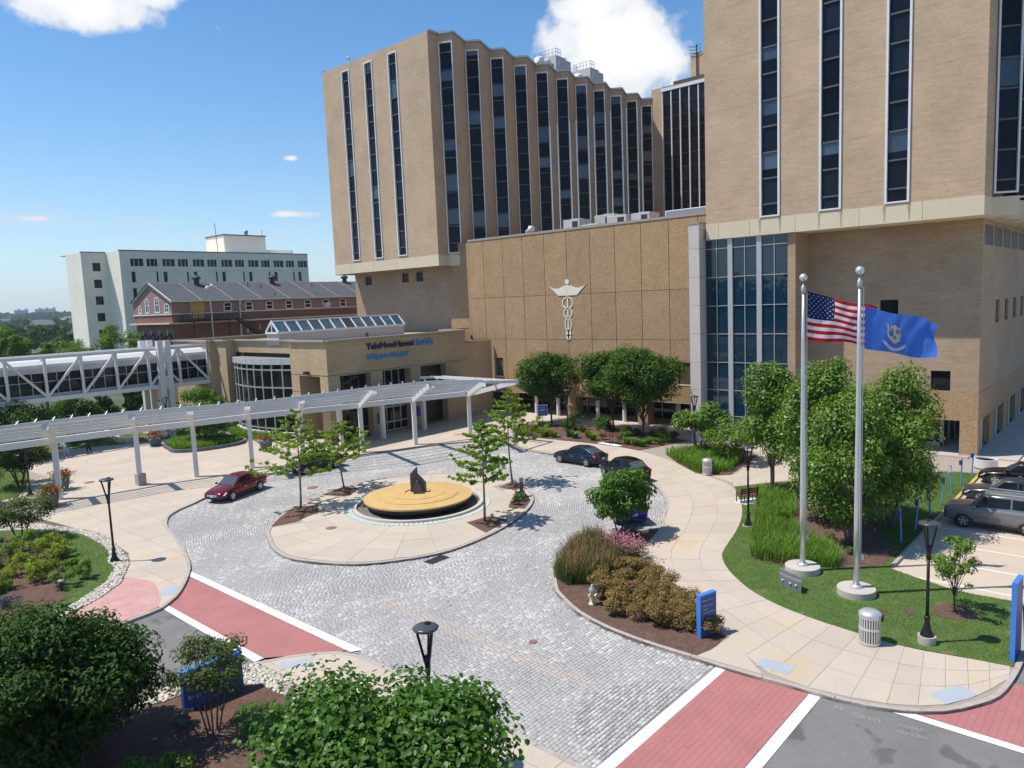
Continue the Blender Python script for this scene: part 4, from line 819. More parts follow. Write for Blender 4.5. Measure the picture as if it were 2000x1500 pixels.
for j in range(13): b.box(108.41, 47.8, 20.925 + j * 1.99, 108.5, 61.8, 20.985 + j * 1.99)
b.each('glazing_bar', 'bronze', gb); MB().box(108.05, 46, 44.8, 108.6, 62, 45.3).build('fascia', 'white_frame', gb)
MB().box(108.55, 40, 17, 109, 61.8, 44.8).build('inner_wall', 'dark_joint', gb)
ph = thing('rooftop_plant_room', 'tan plant room with dark overhanging roof rising beside the right tower', 'plant room', (116, 55, 45.5))
MB().box(115.6, 47, 45.5, 124, 63.0, 47.7).build('lower_wall', 'precast', ph); MB().box(115.2, 46, 47.7, 124, 63.7, 48.1).build('roof', 'bronze', ph); MB().box(116, 47, 48.1, 124, 60.9, 51.9).build('upper_wall', 'tower_brick', ph)
b = MB(); b.tube([(115.8, 59.7, 48.1), (115.8, 59.7, 53.2)], .12, 6)
for z in (51.8, 52.3, 52.8): b.tube([(115.8, 59.7, z), (115.8, 61.0, z + .3)], .05, 5); b.tube([(115.8, 59.7, z), (115.8, 58.9, z + .3)], .05, 5)
b.build('antenna_mast', 'dark_metal', ph)

# ---- cooling towers on the left tower roof
def cooling(loc, label):
    r = thing('cooling_tower', label, 'cooling tower', loc, 0, 'cooling towers on the left tower roof'); x, y, z = loc
    for k in range(3): MB().box(x + k * 1.25, y + k * .05, z, x + 1.21 + k * 1.25, y + 3.2, z + 4.0 - (.25 if k == 2 else 0)).build('casing', 'galvanised', r)
    MB().box(x - .1, y + .5, z + .4, x - .02, y + 3.0, z + 2.9).build('louvre', 'dark_metal', r)
    b = MB()
    for k in range(4): xx = x + k * .4; b.bar((xx, y, z + 4), (xx, y, z + 5), .05); b.bar((xx, y + 3.2, z + 4), (xx, y + 3.2, z + 5), .05)
    for k in range(5): b.bar((x, y + .64 * k, z + 4), (x, y + .64 * k, z + 5), .05)
    for zz in (4.5, 4.97): b.bar((x, y, z + zz), (x, y + 3.2, z + zz), .05); b.bar((x, y, z + zz), (x + 1.2, y, z + zz), .05); b.bar((x, y + 3.2, z + zz), (x + 1.2, y + 3.2, z + zz), .05)
    b.build('guard_rail', 'grey_metal', r)
    MB().box(x + .4, y - .03, z + 2.6, x + .95, y - .01, z + 3.4).build('badge_plate', 'plate_white', r)
    return r
paint('galvanised', (0.47, 0.47, 0.46), .55)
c1 = cooling((89.2, 68.2, 44.0), 'left cooling tower on the roof, with white wrapped pipes beside it')
c2 = dup(c1, (97.7, 68.2, 44.0), 0, 'right cooling tower on the roof, nearer to the glazed block')
mat('wrap_white', (0.75, 0.75, 0.74), rough=.6, var=.08, bump=.6, bscale=6)
def pipes(x, y, z, label, k=1.0):
    b = MB()
    for i in range(2):
        a = [(x + i * 1.5, y - .2, z), (x + i * 1.5, y - .2, z + 1.5 * k), (x + i * 1.5 + .35, y - .1, z + 2.2 * k), (x + i * 1.5 + 1.2, y, z + 2.5 * k), (x + i * 1.5 + 1.8, y, z + 2.0 * k)]
        b.tube(a, [.3, .38, .5, .48, .4], 9)
    return tag(b.build('wrapped_pipe', 'wrap_white', smooth=True), label, 'pipe')
pipes(84.6, 68.3, 44.2, 'bulky white wrapped pipes at the left cooling tower'); pipes(94.0, 68.4, 44.2, 'lower white wrapped pipes before the right cooling tower', .8)

# ---- units on the panel wing roof
def ac(x, y, w, d, h, label, vent=True):
    r = thing('rooftop_unit', label, 'rooftop unit', (x, y, 20.12), 0, 'machines on the panel wing roof')
    MB().box(x, y - w, 20.2, x + d, y, 20.2 + h).build('casing', 'galvanised', r, bevel=.04)
    if vent: MB().box(x - .02, y - w + .12 * w, 20.3, x - .005, y - w * .55, 20.1 + h * .9).build('grille', 'dark_metal', r); MB().lathe([(.35 * min(w, d), 0), (.35 * min(w, d), .12)], (x + d / 2, y - w / 2, 20.2 + h), 16).build('fan_cowl', 'grey_metal', r)
    MB().box(x + .05, y - w, 20.1, x + d - .05, y, 20.2).build('curb', 'dark_metal', r); return r
ac(66.0, 50.2, 2.2, 2.2, 1.25, 'leftmost grey machine on the panel wing roof'); ac(68.2, 47.6, 2.6, 2.4, 1.6, 'tallest grey machine in the cluster on the panel wing roof'); ac(65.4, 47.4, 2.2, 1.4, .45, 'low flat white machine in the rooftop cluster'); ac(66.6, 44.9, 2.4, 2.0, 1.15, 'grey machine with wide dark grille in the rooftop cluster'); ac(67.2, 42.3, 2.2, 2.0, 1.2, 'rightmost grey machine of the rooftop cluster')
r = thing('rooftop_duct', 'long white ribbed duct lying at the right end of the panel wing roof', 'duct', (66, 35, 20.12))
MB().box(65.6, 33.0, 20.45, 67.0, 37.4, 21.05).build('duct_body', 'white_paint', r, bevel=.05)
b = MB()
for k in range(6): b.box(65.57, 33.1, 20.5 + k * .09, 65.6, 37.3, 20.53 + k * .09)
b.build('rib', 'grey_metal', r); MB().box(65.8, 33.3, 20.12, 66.8, 37.2, 20.45).build('stand', 'dark_metal', r); MB().box(65.9, 31.4, 20.5, 66.9, 33.0, 20.9).build('duct_end', 'galvanised', r)
b = MB(); b.tube([(65.6, 55.0, 20.12), (65.6, 55.0, 20.7), (65.6, 54.6, 21.0), (65.6, 54.2, 20.85)], [.25, .25, .32, .36], 10); tag(b.build('roof_vent', 'white_paint', smooth=True), 'white curved vent hood on the panel wing roof near its left end', 'vent')
mat('sign_blue', (0.020, 0.060, 0.235), rough=.45, var=.06); mat('sign_edge', (0.05, 0.22, 0.66), rough=.4, var=.05)
# ---- entrance pavilion
ent = thing('entrance_pavilion', 'low tan brick entrance pavilion with blue lettering over the main doors', 'building', (50, 62, 0))
EX, EY, EZ = 40.4, 59.0, 9.85
b = MB()
oS = [(41.76, 45.42, -1, 6.5), (46.88, 50.55, -1, 6.5), (51.95, 55.65, -1, 6.5)]
b.facade(FY(EY), EX, 58.75, 0, EZ, oS, .9); b.facade(FY(EY), 58.75, 60.2, 0, 8.55)
oW = [(60.3, 63.8, -1, 6.53)]
b.facade(FX(EX), EY, 65.2, 0, EZ, oW, 3.2)
b.quad((58.75, EY, 8.55), (60.2, EY, 8.55), (60.2, 63, 8.55), (58.75, 63, 8.55)); b.quad((60.2, EY, 0), (63.2, 59.2, 0), (63.2, 59.2, 8.55), (60.2, EY, 8.55)); b.quad((58.75, EY, 8.55), (58.75, 63, 8.55), (58.75, 63, EZ), (58.75, EY, EZ))
CX = 41.05; b.quad((EX, 65.2, 0), (CX, 65.2, 0), (CX, 65.2, EZ), (EX, 65.2, EZ))
b.facade(FX(CX), 65.2, 77.0, 8.6, EZ)                                  # over the bowed glazing
b.quad((CX, 77.0, 0), (42.5, 77.0, 0), (42.5, 77.0, EZ), (CX, 77.0, EZ)) if False else None
# stepped wall fins to the left
b.quad((CX, 77.0, 0), (39.9, 77.0, 0), (39.9, 77.0, EZ), (CX, 77.0, EZ)); b.quad((39.9, 77.0, 0), (39.9, 79.4, 0), (39.9, 79.4, EZ), (39.9, 77.0, EZ)); b.quad((39.9, 79.4, 0), (39.2, 79.4, 0), (39.2, 79.4, EZ), (39.9, 79.4, EZ)); b.quad((39.2, 79.4, 0), (39.2, 88, 0), (39.2, 88, EZ), (39.2, 79.4, EZ))
b.quad((39.2, 88, 0), (62, 88, 0), (62, 88, EZ), (39.2, 88, EZ))
b.build('wall', 'entrance_brick', ent)
foot = [(EX, EY), (58.75, EY), (58.75, 63), (63.2, 63), (63.2, 88), (39.2, 88), (39.2, 79.4), (39.9, 79.4), (39.9, 77), (CX, 77), (CX, 65.2), (EX, 65.2)]
MB().prism(ccw([(ICXx, ICYy) for ICXx, ICYy in [(EX + .3, EY + .3), (58.4, EY + .3), (58.4, 63), (63, 63), (63, 87.7), (39.5, 87.7), (39.5, 79.7), (40.2, 79.7), (40.2, 77.3), (CX + .3, 77.3), (CX + .3, 65.5), (EX + .3, 65.5)]]), EZ - .5, EZ - .4).build('roof', 'roof_membrane', ent)
for i in range(len(foot)):
    a, c = foot[i], foot[(i + 1) % len(foot)]
    if i in (3,): continue
    MB().bar((*a, EZ + .07), (*c, EZ + .07), .5, .16).build('coping', 'coping', ent)
MB().bar((58.8, EY, 8.62), (60.3, EY, 8.62), .5, .16).build('coping', 'coping', ent)
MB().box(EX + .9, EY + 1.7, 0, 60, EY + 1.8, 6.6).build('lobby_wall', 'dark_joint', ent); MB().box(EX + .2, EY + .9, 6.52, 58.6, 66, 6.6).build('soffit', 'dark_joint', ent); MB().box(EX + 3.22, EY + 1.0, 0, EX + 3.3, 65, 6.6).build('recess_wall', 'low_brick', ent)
for n, (a, c, _, t) in enumerate(oS):
    dep = EY + .9
    if n < 2:
        f = MB(); k = 4; w = (c - a) / k
        for j in range(k + 1): f.box(a + j * w - .05, dep - .05, .12, a + j * w + .05, dep + .05, 6.5)
        for z in (.12, 1.0, 2.55, 3.1, 4.6, 6.44): f.box(a, dep - .045, z, c, dep + .045, z + (.16 if z < 3 else .07))
        f.each('door_frame', 'mullion' if n == 1 else 'bronze', ent)
        for j in range(k):
            for z0, z1 in ((.28, 1.0), (1.16, 2.55), (3.17, 4.6), (4.67, 6.44)): pane_y(ent, dep, a + j * w + .06, a + (j + 1) * w - .06, z0, z1, 'dark_glass', 'door_pane' if z1 < 3 else 'pane')
    else: MB().box(a, dep + .7, 0, c, dep + .75, 6.5).build('recess_wall', 'bronze', ent)
    MB().box(c + .02, EY - .03, 0, (oS[n + 1][0] if n < 2 else 60.2) - .02, EY - .005, .75).build('plinth', 'coping', ent)
for x in (46.15, 51.25): MB().box(x - .28, EY - .05, 1.3, x + .28, EY - .01, 2.35).build('notice_board', 'sign_blue', ent)
b = MB()
for z in (6.62,): b.box(EX - .015, EY - .01, z, EX, 65.2, z + .05).box(EX, EY - .015, z, 58.7, EY - .001, z + .05)
for z in (4.9, 3.2): b.box(EX - .012, EY, z, EX, 60.25, z + .035).box(EX - .012, 63.85, z, EX, 65.2, z + .035)
b.build('reveal_line', 'dark_joint', ent)
b = MB(); b.box(EX - .45, 61.9, 6.75, EX - .05, 62.4, 7.0); b.tube([(EX - .05, 62.15, 6.8), (EX - .3, 62.15, 6.75)], .06, 6); b.build('wall_lamp', 'dark_metal', ent)
# lettering
mat('letter_navy', (0.035, 0.035, 0.10), rough=.4, var=.03); mat('letter_blue', (0.085, 0.30, 0.66), rough=.4, var=.03)
def letters(body, x0, x1, z, size, matn, depth=.13):
    cu = bpy.data.curves.new('t', 'FONT'); cu.body = body; cu.size = size; t = bpy.data.objects.new('t', cu); col.objects.link(t); bpy.context.view_layer.update(); W = t.dimensions.x; bpy.data.objects.remove(t)
    k = (x1 - x0) / W; pos = 0.0
    for i, ch in enumerate(body):
        cw = bpy.data.curves.new('t', 'FONT'); cw.size = size; cw.body = body[:i + 1]; t = bpy.data.objects.new('t', cw); col.objects.link(t); bpy.context.view_layer.update(); end = t.dimensions.x
        c1 = bpy.data.curves.new('letter', 'FONT'); c1.size = size; c1.body = ch; c1.extrude = depth / 2; c1.offset = .006; t2 = bpy.data.objects.new('t', c1); col.objects.link(t2); bpy.context.view_layer.update(); w1 = t2.dimensions.x
        if ch != ' ':
            me = bpy.data.meshes.new_from_object(t2.evaluated_get(bpy.context.evaluated_depsgraph_get())); me.name = 'letter'; me.materials.clear(); me.materials.append(MATS[matn])
            xs = [v.co.x for v in me.vertices]; mn = min(xs)
            o = bpy.data.objects.new('letter', me); col.objects.link(o); o.location = (x0 + (end - w1 - mn) * k, EY - .12, z); o.rotation_euler = (R(90), 0, 0); o.scale = (k, 1, 1); attach(o, ent)
        bpy.data.objects.remove(t); bpy.data.objects.remove(t2)
letters('YaleNewHaven', 45.0, 51.0, 8.78, .92, 'letter_navy'); letters('Health', 51.08, 53.75, 8.78, .92, 'letter_blue', .2); letters('Bridgeport Hospital', 45.1, 50.2, 7.86, .62, 'letter_blue', .2)
# bowed glass bay
n = 9; arc = []
for i in range(n + 1):
    t = i / n; y = 65.2 + 12.2 * t; arc.append((CX - .05 - 1.55 * math.sin(math.pi * min(1, t * .93 + .04)) ** .9, y))
zr = [1.0, 3.4, 5.2, 7.0, 7.6]
b = MB()
for x, y in arc: b.box(x - .07, y - .07, .6, x + .07, y + .07, 7.7)
for i in range(n):
    for z in zr[:-1]: b.bar((*arc[i], z), (*arc[i + 1], z), .12, .14)
b.each('glazing_bar', 'mullion', ent)
for i in range(n):
    a, c = arc[i], arc[i + 1]
    for z0, z1 in ((.9, 3.4), (3.4, 5.2), (5.2, 7.0)):
        for s in ((0, .5), (.5, 1)) if z0 > 2 else ((0, 1),):
            p = (a[0] + (c[0] - a[0]) * s[0], a[1] + (c[1] - a[1]) * s[0]); q = (a[0] + (c[0] - a[0]) * s[1], a[1] + (c[1] - a[1]) * s[1])
            MB().bar((p[0], p[1] + .03, (z0 + z1) / 2), (q[0], q[1] - .03, (z0 + z1) / 2), .03, z1 - z0 - .14).build('pane', 'dark_glass', ent)
    MB().bar((a[0], a[1] + .02, 7.85), (c[0], c[1] - .02, 7.85), .3, .62).build('fascia_panel', 'galvanised', ent)
    MB().bar((*a, .5), (*c, .5), .5, .35).build('sill', 'white_paint', ent)
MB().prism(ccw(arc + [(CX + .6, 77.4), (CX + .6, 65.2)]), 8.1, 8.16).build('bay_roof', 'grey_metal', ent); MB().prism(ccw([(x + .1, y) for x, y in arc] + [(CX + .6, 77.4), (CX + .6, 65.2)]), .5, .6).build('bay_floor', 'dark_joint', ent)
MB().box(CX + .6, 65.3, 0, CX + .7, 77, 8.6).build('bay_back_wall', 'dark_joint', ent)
# skylight
sk = thing('skylight', 'long ridged glass skylight with white frame on the entrance roof', 'skylight', (48, 66, EZ - .4))
A0, A1 = (40.9, 69.0), (57.6, 69.0); SW = 1.15; n = 12
for k in range(n):
    x0, x1 = A0[0] + (A1[0] - A0[0]) * k / n, A0[0] + (A1[0] - A0[0]) * (k + 1) / n
    for s in (-1, 1):
        p = MB(); p.quad((x0 + .08, A0[1] + s * SW, 10.75), (x1 - .08, A0[1] + s * SW, 10.75), (x1 - .08, A0[1] + s * .08, 11.82), (x0 + .08, A0[1] + s * .08, 11.82)); p.build('pane', 'skylight_glass', sk)
f = MB()
for k in range(n + 1):
    x = A0[0] + (A1[0] - A0[0]) * k / n
    for s in (-1, 1): f.bar((x, A0[1] + s * SW, 10.75), (x, A0[1], 11.85), .16, .16)
f.bar((A0[0], A0[1], 11.88), (A1[0], A0[1], 11.88), .2, .2)
for s in (-1, 1): f.bar((A0[0], A0[1] + s * SW, 10.68), (A1[0], A0[1] + s * SW, 10.68), .22, .2)
for x in (A0[0], A1[0]): f.bar((x, A0[1] - SW, 10.68), (x, A0[1] + SW, 10.68), .2, .2); f.bar((x, A0[1], 10.7), (x, A0[1], 11.8), .12)
f.each('frame_bar', 'white_frame', sk); MB().box(A0[0] + .05, A0[1] - SW + .05, EZ - .4, A1[0] - .05, A0[1] + SW - .05, 10.58).build('curb', 'pale_stone', sk)
for x in (A0[0] + .06, A1[0] - .06): MB().add([(x, A0[1] - SW, 10.75), (x, A0[1] + SW, 10.75), (x, A0[1], 11.82)], [(0, 1, 2)]).build('gable_pane', 'dark_glass', sk)
b = MB(); b.tube([(46.0, 60.0, EZ - .4), (46.0, 60.0, EZ + .55)], .16, 8); tag(b.build('roof_vent', 'bronze'), 'short dark vent pipe on the pavilion roof above the lettering', 'vent')

# ---- white pergola over the drop-off
pg = thing('pergola', 'long curving white steel pergola with louvres in front of the entrance', 'pergola', (34, 56, 0))
cols = [(11.9, 60.0), (17.3, 59.4), (22.6, 58.6), (26.45, 57.4), (30.7, 56.4), (34.6, 54.9), (39.6, 53.3), (44.5, 51.8), (49.8, 49.9)]
tips = [(11.0, 58.0), (16.35, 57.5), (21.6, 56.4), (25.1, 54.6), (28.6, 52.6), (32.3, 50.9), (36.9, 47.75), (42.1, 46.6), (45.2, 43.5)]
tz = [5.75] * 5 + [5.85, 6.2, 6.15, 6.05]; cz = [4.25] * 6 + [4.2, 4.2, 4.2]
ext0, ext0t = (5.0, 60.4), (4.4, 58.3)
for (cx, cy), (tx, ty), z0, z1 in zip(cols, tips, cz, tz):
    d = Vector((tx - cx, ty - cy)); d.normalize()
    MB().bar((cx, cy, .1), (cx, cy, z0 + .1), .34, .42, up=(d.x, d.y, 0)).build('post', 'white_paint', pg)
    MB().bar((cx - d.x * .25, cy - d.y * .25, z0 - .05), (tx, ty, z1), .30, .42).build('arm', 'white_paint', pg)
    MB().bar((tx - d.x * .05, ty - d.y * .05, z1 - .02), (tx + d.x * .08, ty + d.y * .08, z1 + .06), .42, .62).build('arm_cap', 'white_paint', pg)
MB().box(22.35, 58.3, .1, 22.95, 58.95, 1.0).build('post_base', 'kerb_stone', pg)
for x, y in ((39.9, 56.9), (44.95, 57.0), (50.3, 57.0)): MB().box(x - .17, y - .2, .1, x + .17, y + .2, 4.45).build('post', 'white_paint', pg)
cc = [ext0] + cols; tt = [ext0t] + tips; zc = [4.25] + cz; zt = [5.75] + tz
for i in range(len(cc) - 1):
    a, c, p, q = Vector((*cc[i], zc[i] + .15)), Vector((*cc[i + 1], zc[i + 1] + .15)), Vector((*tt[i], zt[i] + .12)), Vector((*tt[i + 1], zt[i + 1] + .12))
    MB().bar(a, c, .26, .46).build('front_beam', 'white_paint', pg)
    for k, f in enumerate((.24, .43, .62, .81, 1.0)):
        MB().bar(a.lerp(p, f) + Vector((0, 0, .14)), c.lerp(q, f) + Vector((0, 0, .14)), .08, .19 if k < 4 else .25).build('louvre_blade', 'white_paint', pg)
    s = MB()
    for k in range(int((q - p).length / 1.05)):
        w = p.lerp(q, (k + .5) / int((q - p).length / 1.05)) + Vector((0, 0, .3)); s.bar(w + Vector((-.12, -.1, -.06)), w + Vector((.12, .1, .14)), .03); s.bar(w + Vector((.12, -.1, -.06)), w + Vector((-.12, .1, .14)), .03)
    tag(s.build('bird_spikes', 'silver', pg), kind='stuff')
TIPE = Vector((49.8, 43.6, 5.75)); e8 = Vector((*tips[-1], 6.2))
MB().bar((49.8, 49.9, 4.25), TIPE, .3, .42).build('arm', 'white_paint', pg); MB().bar(e8, TIPE, .16, .26).build('edge_beam', 'white_paint', pg)
MB().bar(TIPE, (49.8, 53.4, 5.8), .16, .26).build('edge_beam', 'white_paint', pg); MB().bar((49.0, 44.2, 5.8), (49.0, 54.2, 5.85), .14, .2).build('edge_beam', 'white_paint', pg)
MB().bar((49.8, 46.6, 5.75), (47.6, 45.2, 5.95), .14, .18).build('edge_beam', 'white_paint', pg); MB().bar((49.8, 53.3, 5.8), (47.8, 54.4, 5.9), .3, .2).build('edge_beam', 'grey_metal', pg); MB().bar((49.8, 49.9, 4.3), (49.9, 53.4, 5.75), .2, .3).build('edge_beam', 'white_paint', pg)
gcan = thing('glass_canopy', 'flat pale green glass canopy along the entrance wall behind the pergola', 'canopy', (48, 57.5, 4.6))
for k in range(8):
    x0, x1 = 38.6 + k * 2.35, 38.6 + (k + 1) * 2.35; MB().box(x0 + .01, 55.9, 4.78, x1 - .01, 58.95, 4.81).build('glass_sheet', 'clear_glass', gcan)
MB().box(38.6, 58.97, 4.78, 40.36, 62.4, 4.81).build('glass_sheet', 'clear_glass', gcan)
b = MB()
for k in range(9): b.box(38.57 + k * 2.35, 55.9, 4.68, 38.63 + k * 2.35, 58.95, 4.77)
b.box(38.6, 56.4, 4.62, 57.4, 56.5, 4.68); b.build('rail', 'grey_metal', gcan)

# ---- white truss footbridge
fb = thing('footbridge', 'enclosed white steel truss footbridge on paired columns at the left', 'footbridge', (25, 81.5, 0))
Y0, Y1, ZB, ZT = 79.9, 83.4, 5.45, 9.45; xs = [39.2 - 3.2 * k + (.0) for k in range(15)]
for y in (Y0, Y1):
    MB().bar((xs[-1], y, ZT), (39.3, y, ZT), .28, .30).build('chord', 'white_paint', fb); MB().bar((xs[-1], y, ZB), (39.3, y, ZB), .30, .42).build('chord', 'white_paint', fb)
    for k, x in enumerate(xs):
        MB().bar((x, y, ZB + .2), (x, y, ZT - .15), .24, .24).build('truss_post', 'white_paint', fb)
        if k < len(xs) - 1 and y == Y0:
            if k == 1:
                for e in (x, xs[2]):
                    for zz in (ZB + .2, ZT - .15): MB().bar((e, y, zz), ((x + xs[2]) / 2, y, (ZB + ZT) / 2), .2, .22).build('truss_diagonal', 'white_paint', fb)
                continue
            lo, hi = (x, xs[k + 1]) if k in (0, 5, 6, 7, 11, 12, 13) else (xs[k + 1], x)
            MB().bar((lo, y, ZB + .2), (hi, y, ZT - .15), .20, .22).build('truss_diagonal', 'white_paint', fb)
for k in range(len(xs) - 1):
    MB().box(xs[k + 1], Y0 + .35, ZB + .1, xs[k], Y1 - .35, ZB + .5).build('floor_panel', 'galvanised', fb)
    for j in range(3): MB().box(xs[k + 1] + .06 + j * 1.06, Y0 + .38, ZB + .5, xs[k + 1] + 1.03 + j * 1.06, Y0 + .41, 7.95).build('pane', 'dark_glass', fb)
    f = MB()
    for j in range(4): f.box(xs[k + 1] + j * 1.06 - .03, Y0 + .35, ZB + .5, xs[k + 1] + j * 1.06 + .03, Y0 + .44, 8.0)
    f.box(xs[k + 1], Y0 + .36, 7.1, xs[k], Y0 + .43, 7.16); f.box(xs[k + 1], Y0 + .34, 7.95, xs[k], Y0 + .5, 8.5); f.each('window_frame', 'galvanised', fb)
    MB().box(xs[k + 1], Y1 - .42, ZB + .5, xs[k], Y1 - .36, 8.5).build('back_wall', 'mullion', fb)
    prof = [(Y0 + .34, 8.45), (Y0 + .45, 8.75), (Y0 + .9, 9.1), (Y0 + 1.75, 9.3), (Y1 - .9, 9.1), (Y1 - .45, 8.75), (Y1 - .34, 8.45)]
    r_ = MB()
    for i in range(6): r_.quad((xs[k + 1] + .01, *prof[i]), (xs[k] - .01, *prof[i]), (xs[k] - .01, *prof[i + 1]), (xs[k + 1] + .01, *prof[i + 1]))
    r_.build('roof_panel', 'white_paint', fb)
    a_ = MB(); ar = [(xs[k], Y0 + .05, 8.2), (xs[k], Y0 + .12, 8.7), (xs[k], Y0 + .5, 9.15), (xs[k], Y0 + 1.1, 9.4)]; a_.tube(ar, .09, 6); a_.build('roof_rib', 'grey_metal', fb)
for y in (79.45, 83.6):
    dx = 0 if y < 80 else -.1
    for x in (33.85 + dx, 34.65 + dx): MB().box(x - .27, y - .3, .1, x + .27, y + .3, 10.3).build('column', 'white_paint', fb)
    MB().box(34.0 + dx, y - .22, 5.2, 34.5 + dx, y + .22, 6.6).build('tie_plate', 'white_paint', fb); MB().box(34.0 + dx, y - .22, 8.0, 34.5 + dx, y + .22, 8.8).build('tie_plate', 'white_paint', fb); MB().box(33.3 + dx, y - .5, .05, 35.2 + dx, y + .5, .3).build('column_base', 'white_paint', fb)

# ---- red brick annexe with the grey roof
rb = thing('brick_annexe', 'old red brick annexe with long grey pitched roof and mauve gable', 'building', (60, 112, 0))
AX, AY0, AY1 = 48.4, 108.3, 121.6; ridge = (AY0 + AY1) / 2
gw = [(118.4, 119.6, 13.35, 14.45), (115.7, 117.1, 13.4, 15.5), (112.1, 113.8, 13.4, 15.6), (109.0, 110.6, 13.35, 14.6)]
b = MB(); b.facade(FX(AX), AY0, AY1, 13.1, 14.9, [(g[0], g[1], g[2], min(g[3], 14.9)) for g in gw], .2)
b.add([(AX, AY0, 14.9), (AX, AY1, 14.9), (AX, ridge, 17.65)], [(0, 1, 2)])
sw = [(52.8 + .0 + k * 3.55, 54.1 + k * 3.55, 13.2, 14.55) for k in range(1, 10)]
b.facade(FY(AY0), AX, 92, 13.1, 15.0, sw, .2); b.build('upper_wall', 'mauve_siding', rb)
b = MB(); b.facade(FX(AX), AY0, AY1, 11.75, 12.95); b.facade(FX(AX + .3), AY0 + .3, AY1, 0, 11.75); b.facade(FY(AY0), AX, 92, 11.75, 12.95); b.facade(FY(AY0 + .3), AX + .3, 92, 0, 11.75); b.build('brick_wall', 'red_brick', rb)
MB().box(AX - .12, AY0 - .12, 12.95, 92, AY0 + .1, 13.12).box(AX - .12, AY0 + .1, 12.95, AX + .1, AY1 + .1, 13.12).build('string_course', 'white_paint', rb)
MB().box(AX - .7, AY0 - .5, 11.6, AX + .1, AY1 + .4, 11.8).box(AX + .1, AY0 - .45, 11.55, 92, AY0 + .2, 11.78).build('cornice', 'precast', rb)
mat('roof_shingle', (0.085, 0.09, 0.10), rough=.95, var=.15, scale=.8, fine=.12, fscale=14)
for k in range(9):
    x0, x1 = 48.0 + k * 4.9, 48.0 + (k + 1) * 4.9
    MB().quad((x0, AY0 - .35, 14.92), (x1 - .06, AY0 - .35, 14.92), (x1 - .06, ridge, 17.75), (x0, ridge, 17.75)).build('roof_panel', 'roof_shingle', rb); MB().bar((x1 - .03, AY0 - .35, 14.95), (x1 - .03, ridge, 17.78), .10, .06).build('roof_seam', 'coping', rb)
MB().quad((48, AY1 + .35, 14.9), (92, AY1 + .35, 14.9), (92, ridge, 17.75), (48, ridge, 17.75)).build('roof_back', 'roof_shingle', rb)
for s in (AY0 - .4, AY1 + .4): MB().bar((AX - .15, s, 14.8), (AX - .15, ridge, 17.68), .16, .30).build('bargeboard', 'white_paint', rb)
MB().box(AX, AY0 - .5, 14.75, 92, AY0 - .32, 14.95).build('gutter', 'white_paint', rb)
for x in (58.9, 84.2): MB().tube([(x, AY0 - .42, 14.8), (x, AY0 - .2, 13.9), (x, AY0 - .12, 11.8), (x, AY0 + .1, 6)], .12, 6).build('downpipe', 'white_paint', rb)
for g_ in gw:
    fr = MB(); fr.box(AX - .04, g_[0], g_[2], AX + .06, g_[0] + .2, g_[3]).box(AX - .04, g_[1] - .2, g_[2], AX + .06, g_[1], g_[3]).box(AX - .04, g_[0], g_[3] - .14, AX + .06, g_[1], g_[3]).box(AX - .08, g_[0] - .05, g_[2] - .12, AX + .06, g_[1] + .05, g_[2] + .06).box(AX - .02, g_[0], (g_[2] + g_[3]) / 2 - .05, AX + .05, g_[1], (g_[2] + g_[3]) / 2 + .05).box(AX - .02, (g_[0] + g_[1]) / 2 - .05, g_[2], AX + .05, (g_[0] + g_[1]) / 2 + .05, g_[3])
    w = fr.build('window', 'white_frame', rb); MB().box(AX + .07, g_[0], g_[2], AX + .1, g_[1], g_[3]).build('pane', 'blind_glass', w)
for k, g_ in enumerate(sw):
    fr = MB(); m = (g_[2] + g_[3]) / 2
    fr.box(g_[0], AY0 - .05, g_[2], g_[0] + .15, AY0 + .06, g_[3]).box(g_[1] - .15, AY0 - .05, g_[2], g_[1], AY0 + .06, g_[3]).box(g_[0], AY0 - .05, g_[3] - .15, g_[1], AY0 + .06, g_[3]).box(g_[0], AY0 - .07, g_[2] - .05, g_[1], AY0 + .06, g_[2] + .12).box(g_[0], AY0 - .03, m - .05, g_[1], AY0 + .05, m + .05)
    w = fr.build('window', 'white_frame', rb); MB().box(g_[0], AY0 + .07, g_[2], g_[1], AY0 + .1, g_[3]).build('pane', 'dark_glass', w)
    if k in (5, 7): MB().box(g_[0] + .2, AY0 - .7, g_[2] + .1, g_[1] - .1, AY0 - .05, g_[2] + .75).build('air_conditioner', 'white_paint', rb)
MB().box(51.2, AY0 - .05, 12.3, 53.3, AY0 - .01, 14.7).build('door', 'kerb_yellow', rb)
paint('iron_black', (0.03, 0.03, 0.032), .5)
fe = MB(); fe.box(49.4, AY0 - 2.2, 12.0, 57.6, AY0 - .1, 12.12)
for k in range(10): fe.bar((49.5 + k * .9, AY0 - 2.15, 12.1), (49.5 + k * .9, AY0 - 2.15, 13.15), .06)
for z in (12.5, 12.8, 13.15): fe.bar((49.5, AY0 - 2.15, z), (57.6, AY0 - 2.15, z), .05); fe.bar((49.5, AY0 - 2.15, z), (49.5, AY0 - .1, z), .05)
for dy in (-2.15, -.9): fe.bar((57.6, AY0 + dy, 12.05), (64, AY0 + dy, 7.2), .08, .3); fe.bar((57.6, AY0 + dy, 13.1), (64, AY0 + dy, 8.3), .06)
for k in range(14): fe.box(57.7 + k * .45, AY0 - 2.1, 11.85 - k * .34, 58.0 + k * .45, AY0 - .95, 11.9 - k * .34)
for x in (50.5, 56): fe.bar((x, AY0 - 2.1, 0), (x, AY0 - 2.1, 12), .14)
fe.build('fire_escape', 'iron_black', rb)
